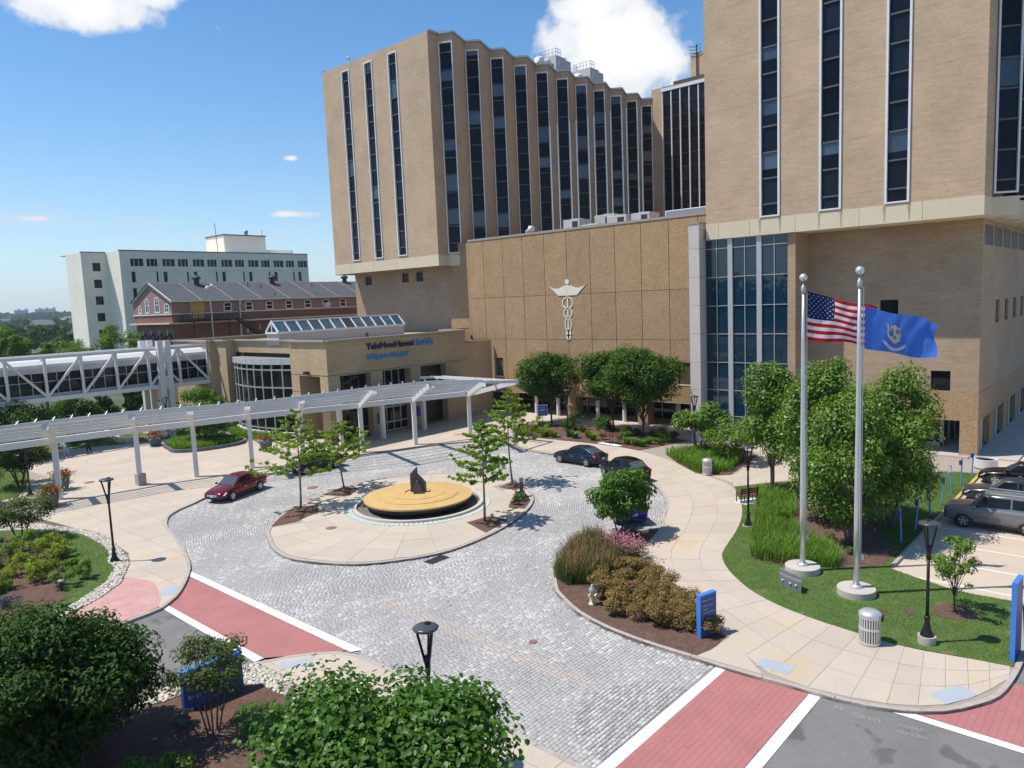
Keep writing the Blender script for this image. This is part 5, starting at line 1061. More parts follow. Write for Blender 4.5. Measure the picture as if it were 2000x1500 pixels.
for y in (110.6, 113.4, 116.2, 119.0):
    b = MB()
    for k in range(9): t0 = math.pi * k / 8; b.box(AX + .1, y + 1.0 * math.cos(t0) - .12, 9.2 + .9 * math.sin(t0) - .14, AX + .29, y + 1.0 * math.cos(t0) + .12, 9.2 + .9 * math.sin(t0) + .14)
    b.build('window_arch', 'iron_black', rb); MB().box(AX + .08, y - .12, 9.95, AX + .3, y + .12, 10.7).build('keystone', 'pale_stone', rb); MB().box(AX + .2, y - .85, 6.5, AX + .29, y + .85, 9.2).build('window', 'blind_glass', rb)
for k in range(14): MB().box(60 + k * 2.1, AY0 + .2, 9.6 + .5 * (k % 2), 60.3 + k * 2.1, AY0 + .29, 10.4 + .4 * (k % 2)).build('keystone', 'pale_stone', rb)
for x, y in ((55.3, ridge - .8), (68.5, ridge - .7), (83.5, ridge - .4)): b = MB(); b.tube([(x, y, 17.0), (x, y, 18.4)], .42, 9); b.lathe([(.62, 0), (.7, .25), (.3, .55), (.05, .7)], (x, y, 18.3), 10); b.build('roof_ventilator', 'iron_black', rb)
for x, y, z in ((63.5, 113.4, 17.0), (65.3, 112.6, 16.6), (75.4, 113, 16.8), (65.8, 109.3, 15.2)): MB().tube([(x, y, z - .3), (x, y, z + .7)], .08, 6).build('vent_pipe', 'iron_black', rb)
sl = thing('floodlight_mast', 'thin mast with floodlights beside the fire escape of the brick annexe', 'light mast', (53.2, 106.0, 0))
b = MB(); b.tube([(53.2, 106, 0), (53.2, 106, 17.0)], .1, 6); b.build('mast', 'grey_metal', sl); b = MB(); b.ball((52.9, 106, 16.6), .35, 8); b.ball((53.5, 105.8, 16.9), .3, 8); b.build('lamp', 'white_paint', sl)

# ---- white office block far left
ob = thing('office_block', 'pale concrete six-storey office block with rows of dark windows behind the brick annexe', 'building', (85, 170, 0))
mat('white_concrete', (0.83, 0.78, 0.66), rough=.85, var=.08, scale=.15, fine=.05, fscale=3)
OX, OY, OZ = 63.9, 165.0, 26.7
W1 = []; px_ = [(66.0 + i * 3.37, 66.0 + i * 3.37 + 2.75) for i in range(13)]
for a, c in px_: W1.append((a, c, 23.5, 25.1))
for r in range(4):
    z0 = 20.1 - r * 3.48
    for i, (a, c) in enumerate(px_):
        if i % 2 == 0: W1.append((a, a + .9, z0, z0 + 2.25))
        else: W1.append((c - .9, c, z0, z0 + 2.25))
b = MB(); b.facade(FY(OY), OX, 109.4, 0, OZ, W1, .6); b.facade(FX(OX), OY, 172, 0, OZ)
stw = [(61.0, 62.6, 24.6 - 3.55 * k - 1.8, 24.6 - 3.55 * k) for k in range(5)]
b.facade(FY(172), 58.9, OX, 0, OZ + .05, stw, .4); b.facade(FX(58.9), 172, 181, 0, OZ + .05); b.quad((109.4, OY, 0), (109.4, 185, 0), (109.4, 185, OZ), (109.4, OY, OZ)); b.quad((58.9, 172.0, OZ + .03), (109.4, 172.0, OZ + .03), (109.4, 185, OZ + .03), (58.9, 185, OZ + .03)); b.quad((OX, OY, OZ), (109.4, OY, OZ), (109.4, 172, OZ), (OX, 172, OZ))
b.build('wall', 'white_concrete', ob)
for w in W1:
    q = MB().box(w[0], OY + .5, w[2], w[1], OY + .56, w[3]).build('window', 'dark_glass', ob)
    if w[1] - w[0] > 1.5: MB().box(w[0] + .85, OY + .42, w[2], w[0] + .97, OY + .49, w[3]).box(w[0] + 1.8, OY + .42, w[2], w[0] + 1.92, OY + .49, w[3]).build('glazing_bar', 'white_concrete', q)
for w in stw: MB().box(w[0], 172.3, w[2], w[1], 172.36, w[3]).build('window', 'dark_glass', ob)
for k in range(7): MB().box(OX + .9 + k * 6.74 - .0, OY - .18, 0, OX + 1.35 + k * 6.74, OY - .01, 25.4).build('pilaster', 'white_concrete', ob)
for r in range(5): MB().box(OX + .2, OY - .12, 22.6 - r * 3.48, 109.3, OY - .012, 23.0 - r * 3.48).build('spandrel_ledge', 'white_concrete', ob)
MB().box(OX - .1, OY - .1, OZ, 109.5, OY + .2, OZ + .2).box(58.8, 171.9, OZ + .06, OX - .1, 172.2, OZ + .22).build('coping', 'bronze', ob)
b = MB(); b.box(90.5, 171, OZ, 101.5, 180, 31.4); b.box(101.52, 171.5, OZ, 109.4, 180, 28.2); b.build('penthouse', 'white_concrete', ob); MB().box(90.3, 170.8, 31.4, 101.7, 180, 31.65).build('penthouse_coping', 'bronze', ob)
b = MB(); b.tube([(88.5, 170.5, OZ), (88.2, 170.5, 34.0)], .07, 5); b.tube([(100.8, 171.2, 31.6), (100.8, 171.2, 33)], .06, 5); b.build('aerial', 'dark_metal', ob); b = MB(); b.tube([(97.5, 173, 31.6), (97.5, 173, 32.5)], .4, 8); b.ball((97.5, 173, 32.6), .55, 8); b.build('roof_vent', 'grey_metal', ob)
# ================================================================== OBJECTS
# ---- fountain
ft = thing('fountain', 'round ochre disc fountain in a dark pool on the paved island', 'fountain', (ICX, ICY, 0))
mat('ochre_stone', (0.56, 0.375, 0.14), rough=.6, var=.10, scale=1.5, fine=.07, fscale=20, spots=((0.48, 0.33, 0.15), 1.1, .55, .75)); mat('dark_stone', (0.022, 0.026, 0.022), rough=.25, var=.2, scale=2); mat('slate', (0.10, 0.095, 0.09), rough=.5, var=.35, scale=3, stretch=(2, 2, .4), bump=.4, bscale=9); mat('pool_water', (0.012, 0.017, 0.014), rough=.04, spec=.6, var=.1); mat('verdigris_tile', (0.50, 0.565, 0.51), rough=.7, var=.10, island=.12); mat('white_light', (0.75, 0.8, 0.72), rough=.2)
c3 = (ICX, ICY, 0)
MB().lathe([(3.98, .10), (3.98, .26), (4.22, .26), (4.22, .10)], c3, 72).build('pool_kerb', 'pale_stone', ft)
MB().lathe([(.01, .09), (3.99, .09)], c3, 64).build('pool_water', 'pool_water', ft)
MB().lathe([(3.05, .09), (3.42, .62)], c3, 64).build('disc_base', 'dark_stone', ft, smooth=True)
MB().lathe([(3.40, .60), (3.50, .62), (3.50, .72), (2.62, .80)], c3, 72).build('disc_rim', 'ochre_stone', ft)
MB().lathe([(2.60, .795), (2.60, .83), (1.78, .885)], c3, 64).build('disc_step', 'ochre_stone', ft); MB().lathe([(1.76, .88), (1.76, .905), (.85, .95), (.83, .6)], c3, 64).build('disc_top', 'ochre_stone', ft)
MB().lathe([(.01, .8), (.84, .8)], c3, 40).build('basin_water', 'pool_water', ft)
for k in range(96):
    t0, t1 = 2 * math.pi * k / 96, 2 * math.pi * (k + 1) / 96 - .012
    MB().prism(ccw([(ICX + r * math.cos(t), ICY + r * math.sin(t)) for r, t in ((4.24, t0), (4.66, t0), (4.66, t1), (4.24, t1))]), .1, .128 + rnd.uniform(-.002, .002)).build('border_tile', 'verdigris_tile', ft)
def slab3(root, pts, ang, cx, cy, th, name='standing_slab'):
    c, s = math.cos(ang), math.sin(ang); q = MB(); n = len(pts)
    vs = [(cx + u * c - d * s, cy + u * s + d * c, v) for d in (-th / 2, th / 2) for u, v in pts]
    q.add(vs, [tuple(range(n)), tuple(range(n, 2 * n))[::-1]] + [(i, (i + 1) % n, n + (i + 1) % n, n + i) for i in range(n)]); return q.build(name, 'slate', root)
slab3(ft, [(-.48, .8), (.02, .8), (.02, 2.52), (-.06, 2.50), (-.48, 2.08)], R(-44), ICX + .17, ICY + .17, .16)
slab3(ft, [(-.04, .8), (.50, .8), (.50, 1.52), (.30, 1.78), (-.02, 2.12)], R(-53), ICX + .08, ICY + .02, .17)
slab3(ft, [(-.22, .8), (.34, .8), (.34, 1.25), (.08, 1.72), (-.03, 1.70), (-.22, 1.26)], R(-50), ICX - .20, ICY - .14, .3)
for k in range(9): t = k * .7 + .3; MB().lathe([(.05, 0), (.075, .05), (.01, .07)], (ICX + .66 * math.cos(t), ICY + .66 * math.sin(t), .8), 10).build('pool_lamp', 'white_light', ft)

# ---- foliage
def leaf_cards(P, Nn, L, aspect, tilt=None):
    n = len(P); Nn = Nn / np.linalg.norm(Nn, axis=1, keepdims=True); a = nrg.normal(size=(n, 3)) if tilt is None else tilt
    T = a - (a * Nn).sum(1, keepdims=True) * Nn; T /= np.linalg.norm(T, axis=1, keepdims=True) + 1e-9; Bv = np.cross(Nn, T); l = L * nrg.uniform(.65, 1.3, (n, 1))
    V = np.stack([P - T * l * .5, P + Bv * l * aspect * .5 + T * l * .05, P + T * l * .55 - Nn * l * .12, P - Bv * l * aspect * .5 + T * l * .05], 1)
    return V.reshape(-1, 3), np.arange(n * 4).reshape(-1, 4)
leaf_mat('leaf_zelkova', (0.030, 0.076, 0.008), (0.080, 0.155, 0.020)); leaf_mat('leaf_birch', (0.068, 0.140, 0.012), (0.185, 0.285, 0.042), gloss=.03, rough=.45); leaf_mat('leaf_ginkgo', (0.15, 0.25, 0.025), (0.25, 0.34, 0.05), trans=.45); leaf_mat('leaf_magnolia', (0.065, 0.145, 0.018), (0.13, 0.23, 0.04))
leaf_mat('leaf_dark', (0.020, 0.054, 0.009), (0.064, 0.118, 0.021)); leaf_mat('leaf_redbud', (0.036, 0.100, 0.011), (0.088, 0.188, 0.024), gloss=.022, rough=.42); leaf_mat('leaf_yellow', (0.14, 0.20, 0.018), (0.29, 0.34, 0.035)); leaf_mat('leaf_bright', (0.085, 0.165, 0.02), (0.16, 0.25, 0.042)); leaf_mat('leaf_olive', (0.065, 0.098, 0.022), (0.11, 0.155, 0.040))
leaf_mat('leaf_rust', (0.14, 0.165, 0.04), (0.34, 0.175, 0.075), tcol=(1.4, 1.2, .5)); leaf_mat('leaf_pink', (0.40, 0.13, 0.19), (0.52, 0.27, 0.31), tcol=(1.2, .8, .9)); leaf_mat('leaf_blue', (0.10, 0.145, 0.15), (0.16, 0.205, 0.21), tcol=(1, 1, 1)); leaf_mat('blade_green', (0.085, 0.18, 0.018), (0.18, 0.30, 0.04)); leaf_mat('blade_lawn', (0.062, 0.130, 0.014), (0.150, 0.205, 0.038)); leaf_mat('blade_tawny', (0.20, 0.12, 0.055), (0.33, 0.20, 0.11), tcol=(1.2, 1, .6)); leaf_mat('leaf_red', (0.40, 0.02, 0.02), (0.62, 0.05, 0.03), tcol=(1.2, .5, .5)); leaf_mat('leaf_white', (0.45, 0.47, 0.42), (0.62, 0.64, 0.58), tcol=(1, 1, 1)); leaf_mat('leaf_far', (0.035, 0.065, 0.022), (0.075, 0.115, 0.038)); leaf_mat('leaf_thread', (0.14, 0.20, 0.03), (0.24, 0.31, 0.06))

def leaf_folded(P, Nn, L, aspect):
    """broad leaves, two halves folded along the midrib"""
    n = len(P); Nn = Nn / np.linalg.norm(Nn, axis=1, keepdims=True); a = nrg.normal(0, .6, (n, 3)) + np.array([0, 0, -.7]); T = a - (a * Nn).sum(1, keepdims=True) * Nn; T /= np.linalg.norm(T, axis=1, keepdims=True) + 1e-9; Bv = np.cross(Nn, T); l = L * nrg.uniform(.65, 1.3, (n, 1)); w = l * aspect
    V = np.stack([P - T * l * .45 + Nn * l * .02, P - T * l * .30 + Bv * w * .46 + Nn * l * .10, P + T * l * .12 + Bv * w * .40 + Nn * l * .07, P + T * l * .58 - Nn * l * .14, P + T * l * .12 - Bv * w * .40 + Nn * l * .07, P - T * l * .30 - Bv * w * .46 + Nn * l * .10], 1).reshape(-1, 3); k = np.arange(n)[:, None] * 6
    return V, np.concatenate([k + np.array([[0, 1, 2, 3]]), k + np.array([[0, 3, 4, 5]])], 0)
def limb(b, a, c, r0, r1, sag=.0, k=4):
    a, c = Vector(a), Vector(c); m = a.lerp(c, .5) + Vector((rnd.uniform(-1, 1), rnd.uniform(-1, 1), 0)) * (c - a).length * .06 + Vector((0, 0, sag)); pts = []
    for i in range(k + 1): t = i / k; pts.append((a * (1 - t) ** 2 + m * 2 * t * (1 - t) + c * t * t))
    b.tube(pts, [r0 + (r1 - r0) * i / k for i in range(k + 1)], 6); return pts
def tree(name, label, x, y, h, rx, z0, leafm, barkm='bark', clumps=26, leaves=9000, L=.16, asp=.6, trunk=.13, stems=1, style='round', group=None, z=.13, ry=None, cat='tree', cr=.42, flat=.75, cx=0, cy=0, seed=None, wood='trunk'):
    global nrg
    rnd.seed(seed if seed is not None else hash((round(x, 1), round(y, 1))) % 9999); nrg = np.random.default_rng(rnd.randrange(9999))
    ry = ry or rx; root = thing(name, label, cat, (x, y, z), 0, group); b = MB(); sites = []
    if style == 'tier':                                            # leader with layered side branches
        top = h * .97; limb(b, (0, 0, 0), (rnd.uniform(-.1, .1), rnd.uniform(-.1, .1), top), trunk, .015, k=7); nb = clumps
        for i in range(nb):
            f = i / (nb - 1); zb = z0 + (top - z0) * f ** .95; Lb = rx * (1 - f) ** .75 * rnd.uniform(.7, 1.08) + .18; az = i * 2.4 + rnd.uniform(-.3, .3); up = Lb * rnd.uniform(.10, .34)
            p = limb(b, (0, 0, zb), (Lb * math.cos(az), Lb * math.sin(az) * ry / rx, zb + up), trunk * .32 * (1 - f * .6), .008, -.02 * Lb)
            for q in p[1:]:
                sites.append((q, .07 + .065 * Lb, (q - Vector((0, 0, zb))).length / Lb + .15))
            for s in range(5):
                q = p[1 + s % 4]; e = q + Vector((math.cos(az + (-1) ** s * rnd.uniform(.5, 1.1)), math.sin(az + (-1) ** s * rnd.uniform(.5, 1.1)), rnd.uniform(.05, .6))) * Lb * rnd.uniform(.25, .42); b.tube([q, e], [.012, .005], 4); sites.append((e, .07 + .05 * Lb, 1.3)); sites.append((q.lerp(e, .5), .06 + .05 * Lb, 1.0))
    else:
        zc = (z0 + h) / 2; hz = (h - z0) / 2; base = []
        for s in range(stems):
            a = 2 * math.pi * s / stems + .4; r = 0 if stems == 1 else .16 + .05 * stems * trunk; lean = 0 if stems == 1 else rx * .28; zt = z0 + hz * .5
            e = (cx * .7 + r * math.cos(a) + lean * math.cos(a), cy * .7 + r * math.sin(a) + lean * math.sin(a), zt); pts = limb(b, (r * math.cos(a), r * math.sin(a), 0), e, trunk, trunk * .55, k=5); base.append(pts)
        for i in range(clumps):
            for _ in range(30):
                v = Vector((rnd.uniform(-1, 1), rnd.uniform(-1, 1), rnd.uniform(-1, 1)))
                if v.length < 1.06 and (v.length > .5 or rnd.random() < .3): break
            if style == 'vase': v.z = v.z * .9 + .1; sc_ = .62 + .38 * (v.z * .5 + .5)
            elif style == 'cone': sc_ = max(.12, 1 - (v.z * .5 + .5)) * 1.15
            elif style == 'weep': sc_ = .8 + .2 * (1 - abs(v.z))
            else: sc_ = 1
            k = .86; c = Vector((cx + v.x * rx * k * sc_, cy + v.y * ry * k * sc_, zc + v.z * hz * k)); pts = base[i % len(base)]; q = pts[rnd.randrange(2, len(pts))]
            if style == 'cone': q = pts[min(len(pts) - 1, 1 + int((v.z * .5 + .5) * 4))]
            limb(b, q, c, trunk * .36, .012, .12 * (c - q).length if style != 'cone' else 0, k=3)
            sites.append((c, cr * rx * rnd.choice((rnd.uniform(.4, .75), rnd.uniform(.75, 1.2))) * (sc_ if style == 'cone' else 1), 1.0))
        if style == 'cone': b.tube([base[0][-1], (0, 0, h * .96)], [trunk * .5, .02], 6)
    b.build(wood, barkm, root, smooth=True, local=True)
    w = np.array([s[2] * s[1] ** 1.6 for s in sites]); idx = nrg.choice(len(sites), leaves, p=w / w.sum()); C = np.array([tuple(s[0]) for s in sites])[idx]; rad = np.array([s[1] for s in sites])[idx][:, None]
    d = nrg.normal(size=(leaves, 3)); d /= np.linalg.norm(d, axis=1, keepdims=True); rr = nrg.random((leaves, 1)) ** .45; off = d * rr * rad * np.array([1, 1, flat])
    P = C + off
    if style == 'weep': P[:, 2] -= (rr[:, 0] * rad[:, 0] * .35)
    P[:, 2] = np.maximum(P[:, 2], .08); Nn = d * .7 + np.array([0, 0, .75]) + nrg.normal(0, .38, (leaves, 3))
    tl = None
    if style == 'weep': tl = nrg.normal(0, .5, (leaves, 3)) + np.array([0, 0, -.9])
    V, F = leaf_folded(P, Nn, L, asp) if leafm in ('leaf_redbud', 'leaf_dark', 'leaf_magnolia') else leaf_cards(P, Nn, L, asp, tl); o = bpy.data.objects.new('crown', npmesh('crown', V, F, leafm)); col.objects.link(o); o.parent = root
    return root
def blades(P, hmin, hmax, wid, spread, matn, name, parent=None, curl=.5, away=None, local=False):
    """arching grass blades rooted at P (n,3)"""
    n = len(P); a = nrg.uniform(0, 2 * math.pi, n); D = np.stack([np.cos(a), np.sin(a)], 1)
    if away is not None: D = D * .6 + away; D /= np.linalg.norm(D, axis=1, keepdims=True) + 1e-9
    h = nrg.uniform(hmin, hmax, n); s = nrg.uniform(.3, 1, n) * spread; W = np.stack([-D[:, 1], D[:, 0]], 1) * wid * .5; z = np.zeros(n)
    m = P + np.stack([D[:, 0] * s * .35, D[:, 1] * s * .35, h * .65], 1); t = P + np.stack([D[:, 0] * s, D[:, 1] * s, h * (1 - curl * nrg.uniform(0, .6, n))], 1); W3 = np.concatenate([W, z[:, None]], 1)
    V = np.stack([P - W3, P + W3, m + W3 * .8, m - W3 * .8, t + W3 * .15, t - W3 * .15], 1).reshape(-1, 3); k = np.arange(n)[:, None] * 6
    F = np.concatenate([k + np.array([[0, 1, 2, 3]]), k + np.array([[3, 2, 4, 5]])], 0)
    if local: o = bpy.data.objects.new(name, npmesh(name, V, F, matn)); col.objects.link(o); o.parent = parent; return o
    return npobj(name, V, F, matn, parent)
def turf(poly, dens, holes=(), h=(.03, .075), z=.138, matn='blade_lawn'):
    p = scatter(poly, dens, holes); return tag(blades(np.concatenate([p, np.full((len(p), 1), z)], 1), *h, .012, .04, matn, 'grass'), kind='stuff')
DISC = lambda x, y, r: [(x + r * math.cos(t), y + r * math.sin(t)) for t in np.linspace(0, 6.283, 19)[:-1]]
turf(LAWN_R, 420, [MULCH_R, DISC(33.1, 12.1, .95), DISC(31.8, 9.35, .98), DISC(32.1, 5.8, .8), DISC(28.75, 6.0, .6)])
turf([p for p in LAWN_L] + [(9, 36.3), (9, 52)], 320, [[(8.2, 53.8), (12.3, 51.8), (13.1, 50.4), (13.3, 46.8), (12.7, 43.4), (11.9, 41.0), (10.9, 39.2), (11.0, 38.0), (10.2, 37.4), (8.4, 37.2)]])
turf(smooth_line(LAWN_B, .4, True), 900, z=.14)
turf([(24.6, 81.6), (29.2, 79.3), (33.2, 77.9), (38.0, 78.5), (40, 90), (24, 92)], 90, h=(.06, .16)); turf([(14.3, 63.2), (15.6, 62.9), (17.0, 66.0), (18.6, 71.0), (17, 76), (12, 74)], 200, h=(.04, .1))
GRASSMASS = smooth_line([(45.0, 19.3), (45.4, 17.4), (41.6, 15.6), (39.8, 15.3), (37.6, 13.4), (36.2, 11.6), (34.3, 11.0), (33.9, 12.8), (33.3, 13.4), (33.3, 14.5), (35.1, 15.4), (41.0, 17.6)], .6, True)
p = scatter(GRASSMASS, 230); tag(blades(np.concatenate([p, np.full((len(p), 1), .15)], 1), .45, .85, .028, .5, 'blade_green', 'ornamental_grass'), kind='stuff')
p = scatter([(52.0, 30.0), (49.8, 27.6), (47.8, 25.1), (47.7, 24.2), (49.2, 23.2), (54, 24.2), (55, 28)], 150); tag(blades(np.concatenate([p, np.full((len(p), 1), .15)], 1), .45, .95, .04, .55, 'blade_green', 'ornamental_grass'), kind='stuff')
p = scatter([(37.2, 66.0), (40.0, 65.4), (40.3, 67), (39.5, 73), (41.2, 80.0), (39.4, 79.0), (38.0, 73)], 120); tag(blades(np.concatenate([p, np.full((len(p), 1), .13)], 1), .4, .75, .05, .5, 'blade_green', 'ornamental_grass'), kind='stuff')

tree('ginkgo_tree', 'young bright green ginkgo on the island, the leftmost of the four island trees', 26.0, 42.0, 6.6, 2.35, 2.0, 'leaf_ginkgo', 'ginkgo_bark', 28, 7020, .125, .9, .075, style='tier', seed=5)
tree('ginkgo_tree', 'short wide-spreading ginkgo on the island standing before the black car', 30.6, 43.6, 5.0, 2.2, 2.0, 'leaf_ginkgo', 'ginkgo_bark', 24, 6345, .125, .9, .07, style='tier', seed=15)
tree('ginkgo_tree', 'ginkgo on the near edge of the island, in front of the fountain disc', 30.6, 29.8, 6.1, 1.9, 2.2, 'leaf_ginkgo', 'ginkgo_bark', 30, 8370, .125, .9, .08, style='tier', seed=8)
tree('ginkgo_tree', 'tall slim ginkgo on the far right tip of the island', 38.3, 34.4, 6.9, 2.1, 2.6, 'leaf_ginkgo', 'ginkgo_bark', 30, 7020, .125, .9, .075, style='tier', seed=21)
tree('magnolia_tree', 'round leafy young tree with large leaves growing before the parked blue car', 32.9, 21.8, 3.75, 1.72, .95, 'leaf_magnolia', clumps=34, leaves=6800, L=.21, asp=.5, trunk=.05, stems=3, cr=.36, seed=3)
tree('zelkova_tree', 'dark vase-shaped tree before the panel wall, the left one of three', 59.5, 47.6, 7.5, 3.7, 2.0, 'leaf_zelkova', clumps=46, leaves=20000, L=.24, asp=.55, trunk=.11, style='vase', cr=.38, seed=2)
tree('zelkova_tree', 'dark vase-shaped tree before the panel wall, the middle one of three', 59.3, 39.8, 8.0, 3.5, 2.0, 'leaf_zelkova', clumps=46, leaves=20000, L=.24, asp=.55, trunk=.11, style='vase', cr=.38, seed=4)
tree('zelkova_tree', 'broadest dark tree before the panel wall, the right one of three', 57.6, 35.5, 8.2, 3.7, 1.8, 'leaf_zelkova', clumps=54, leaves=24000, L=.24, asp=.55, trunk=.13, style='vase', cr=.42, seed=6)
tree('redbud_tree', 'loose multi-stemmed green tree beside the pale stone pier and a lamp post', 54.2, 28.0, 3.7, 2.3, 1.9, 'leaf_bright', clumps=20, leaves=3600, L=.22, asp=.9, trunk=.06, stems=3, seed=9, cr=.36)
tree('dogwood_tree', 'low wide green shrub-like tree standing in tall ornamental grass', 52.2, 24.2, 2.9, 2.3, .9, 'leaf_bright', clumps=26, leaves=5200, L=.18, asp=.6, trunk=.06, stems=3, seed=12, cr=.36)
tree('river_birch', 'slender birch at the left end of the birch group, by the far lamp post', 45.6, 18.6, 9.3, 2.2, 1.2, 'leaf_birch', 'birch_bark', 44, 17000, .19, .6, .10, stems=2, style='weep', seed=31, cr=.44, flat=1.0)
tree('river_birch', 'big leafy birch behind the flagpole with the striped flag', 41.5, 13.8, 9.8, 2.75, 1.0, 'leaf_birch', 'birch_bark', 62, 26000, .18, .6, .10, stems=3, style='weep', seed=33, cr=.42, flat=1.0)
tree('river_birch', 'big multi-stemmed birch behind the right flagpole', 37.9, 11.5, 8.2, 2.15, 1.2, 'leaf_birch', 'birch_bark', 54, 21000, .165, .6, .08, stems=3, style='weep', seed=35, cr=.42, flat=1.0)
tree('river_birch', 'tallest birch at the right end of the group, beside the blue posts', 42.0, 10.8, 9.1, 2.6, 1.2, 'leaf_birch', 'birch_bark', 56, 23000, .18, .6, .09, stems=3, style='weep', seed=37, cr=.42, flat=1.0)
tree('young_tree', 'small thin tree in a mulch ring on the right lawn', 32.1, 5.8, 3.2, 1.12, 1.0, 'leaf_bright', clumps=20, leaves=1700, L=.13, asp=.55, trunk=.035, seed=41, cr=.33)
tree('oval_tree', 'rounded green tree growing from the oval stone planter', 34.0, 71.6, 5.4, 2.7, .6, 'leaf_bright', clumps=36, leaves=9000, L=.24, asp=.5, trunk=.1, stems=3, seed=43, cr=.34, z=.4)
tree('cherry_tree', 'airy grey-green tree in the left garden near the flower pots', 12.4, 50.2, 2.75, 2.0, 1.0, 'leaf_olive', clumps=24, leaves=5200, L=.14, asp=.5, trunk=.05, stems=3, seed=45, cr=.34)
tree('broad_dark_tree', 'big dark green tree filling the lower left corner', 5.9, 24.0, 4.95, 3.2, .1, 'leaf_dark', clumps=84, leaves=38000, L=.15, asp=.55, trunk=.12, stems=4, seed=47, cr=.30)
tree('crape_tree', 'sparse multi-stemmed small tree in front of the blue sign at lower left', 9.75, 21.6, 3.2, 1.3, 1.2, 'leaf_olive', clumps=28, leaves=3900, L=.11, asp=.55, trunk=.03, stems=5, seed=49, cr=.36)
rb_ = tree('redbud_tree', 'large foreground tree with glossy heart-shaped leaves at the bottom edge', 8.35, 12.2, 4.5, 3.9, .9, 'leaf_redbud', clumps=88, leaves=34000, L=.135, asp=.95, trunk=.11, stems=2, seed=51, cr=.28, cx=.6, cy=.2, ry=3.1)
lp = MB(); lp.add([(-.5, 0, 0), (-.42, .34, -.03), (-.05, .47, -.06), (.3, .26, -.08), (.56, 0, -.16), (.3, -.26, -.08), (-.05, -.47, -.06), (-.42, -.34, -.03), (-.05, 0, .05)], [(0, 8, 1), (1, 8, 2), (2, 8, 3), (3, 8, 4), (4, 8, 5), (5, 8, 6), (6, 8, 7), (7, 8, 0)]); lo_ = lp.build('leaf', 'leaf_redbud', local=True); lme = lo_.data; bpy.data.objects.remove(lo_)
for k in range(290):
    t = rnd.uniform(0, 6.283); r = math.sqrt(rnd.random()) * 3.4; zz = 3.35 + 1.2 * math.sqrt(max(0, 1 - (r / 3.5) ** 2)) + rnd.uniform(-.25, .12)
    o = bpy.data.objects.new('leaf', lme); col.objects.link(o); o.parent = rb_; o.location = (.6 + r * math.cos(t), .2 + r * math.sin(t) * .94, zz - .25); s = rnd.uniform(.11, .16); o.scale = (s, s, s); o.rotation_euler = (rnd.uniform(-.7, .7), rnd.uniform(-.2, .9), rnd.uniform(0, 6.28))
tree('locust_tree', 'tall yellow-green tree at the left edge beyond the footbridge', 26.4, 105, 12.6, 3.4, 5.0, 'leaf_bright', clumps=40, leaves=9000, L=.32, asp=.5, trunk=.25, seed=53, cr=.34)
tree('locust_tree', 'smaller dark green tree just right of the tall yellow-green one beyond the footbridge', 29.2, 101, 10.6, 1.7, 4.0, 'leaf_zelkova', clumps=22, leaves=3600, L=.3, asp=.5, trunk=.2, seed=54, cr=.38)
tree('locust_tree', 'wide light green trees-top between the white block and the left edge', 35.0, 112, 10.9, 4.0, 4.2, 'leaf_bright', clumps=40, leaves=8000, L=.32, asp=.5, trunk=.25, seed=55, cr=.34)
tree('locust_tree', 'feathery bright green tree in front of the white office block', 38.0, 100, 12.9, 3.6, 3.0, 'leaf_bright', clumps=42, leaves=8000, L=.3, asp=.45, trunk=.25, seed=56, cr=.32)
tree('broad_tree', 'dark spreading tree under the footbridge at the far left', 20.0, 80.5, 5.6, 3.5, 1.2, 'leaf_zelkova', clumps=36, leaves=8000, L=.26, asp=.5, trunk=.16, seed=57, cr=.34)
tree('broad_tree', 'green tree under the middle of the footbridge', 26.2, 85, 4.9, 3.4, 1.2, 'leaf_zelkova', clumps=36, leaves=8000, L=.26, asp=.5, trunk=.16, seed=58, cr=.34)
tree('spruce_tree', 'dark pointed conifer under the footbridge', 32.3, 93, 6.2, 2.1, .4, 'leaf_dark', clumps=46, leaves=7000, L=.24, asp=.4, trunk=.16, style='cone', seed=59, cr=.36)
tree('spruce_tree', 'blue-green conifer under the footbridge beside its columns', 38.2, 97, 5.2, 2.6, .3, 'leaf_dark', clumps=46, leaves=7000, L=.26, asp=.4, trunk=.16, style='cone', seed=60, cr=.36)
tree('maple_tree', 'dark low multi-stemmed tree left of the white pergola posts', 17.0, 67.5, 4.0, 2.7, 1.1, 'leaf_dark', clumps=34, leaves=8000, L=.19, asp=.5, trunk=.08, stems=4, seed=61, cr=.34)
tree('golden_tree', 'yellow-green bushy tree at the left edge by the pergola', 12.4, 61.8, 4.3, 1.9, .7, 'leaf_bright', clumps=30, leaves=6000, L=.17, asp=.5, trunk=.08, stems=3, seed=62, cr=.36)
for i, (x, y, h, r) in enumerate(((12, 84, 6, 4), (4, 92, 7, 5), (17, 96, 7, 4.5), (10, 108, 9, 5))): tree('broad_tree', ['dark green tree behind the far left end of the footbridge', 'big dark tree far left beyond the footbridge lawn', 'green tree on the back lawn beyond the footbridge', 'high leafy tree at the far left behind the footbridge'][i], x, y, h, r, 1.5, 'leaf_zelkova', clumps=30, leaves=6000, L=.36, asp=.5, trunk=.2, seed=70 + i, cr=.36)

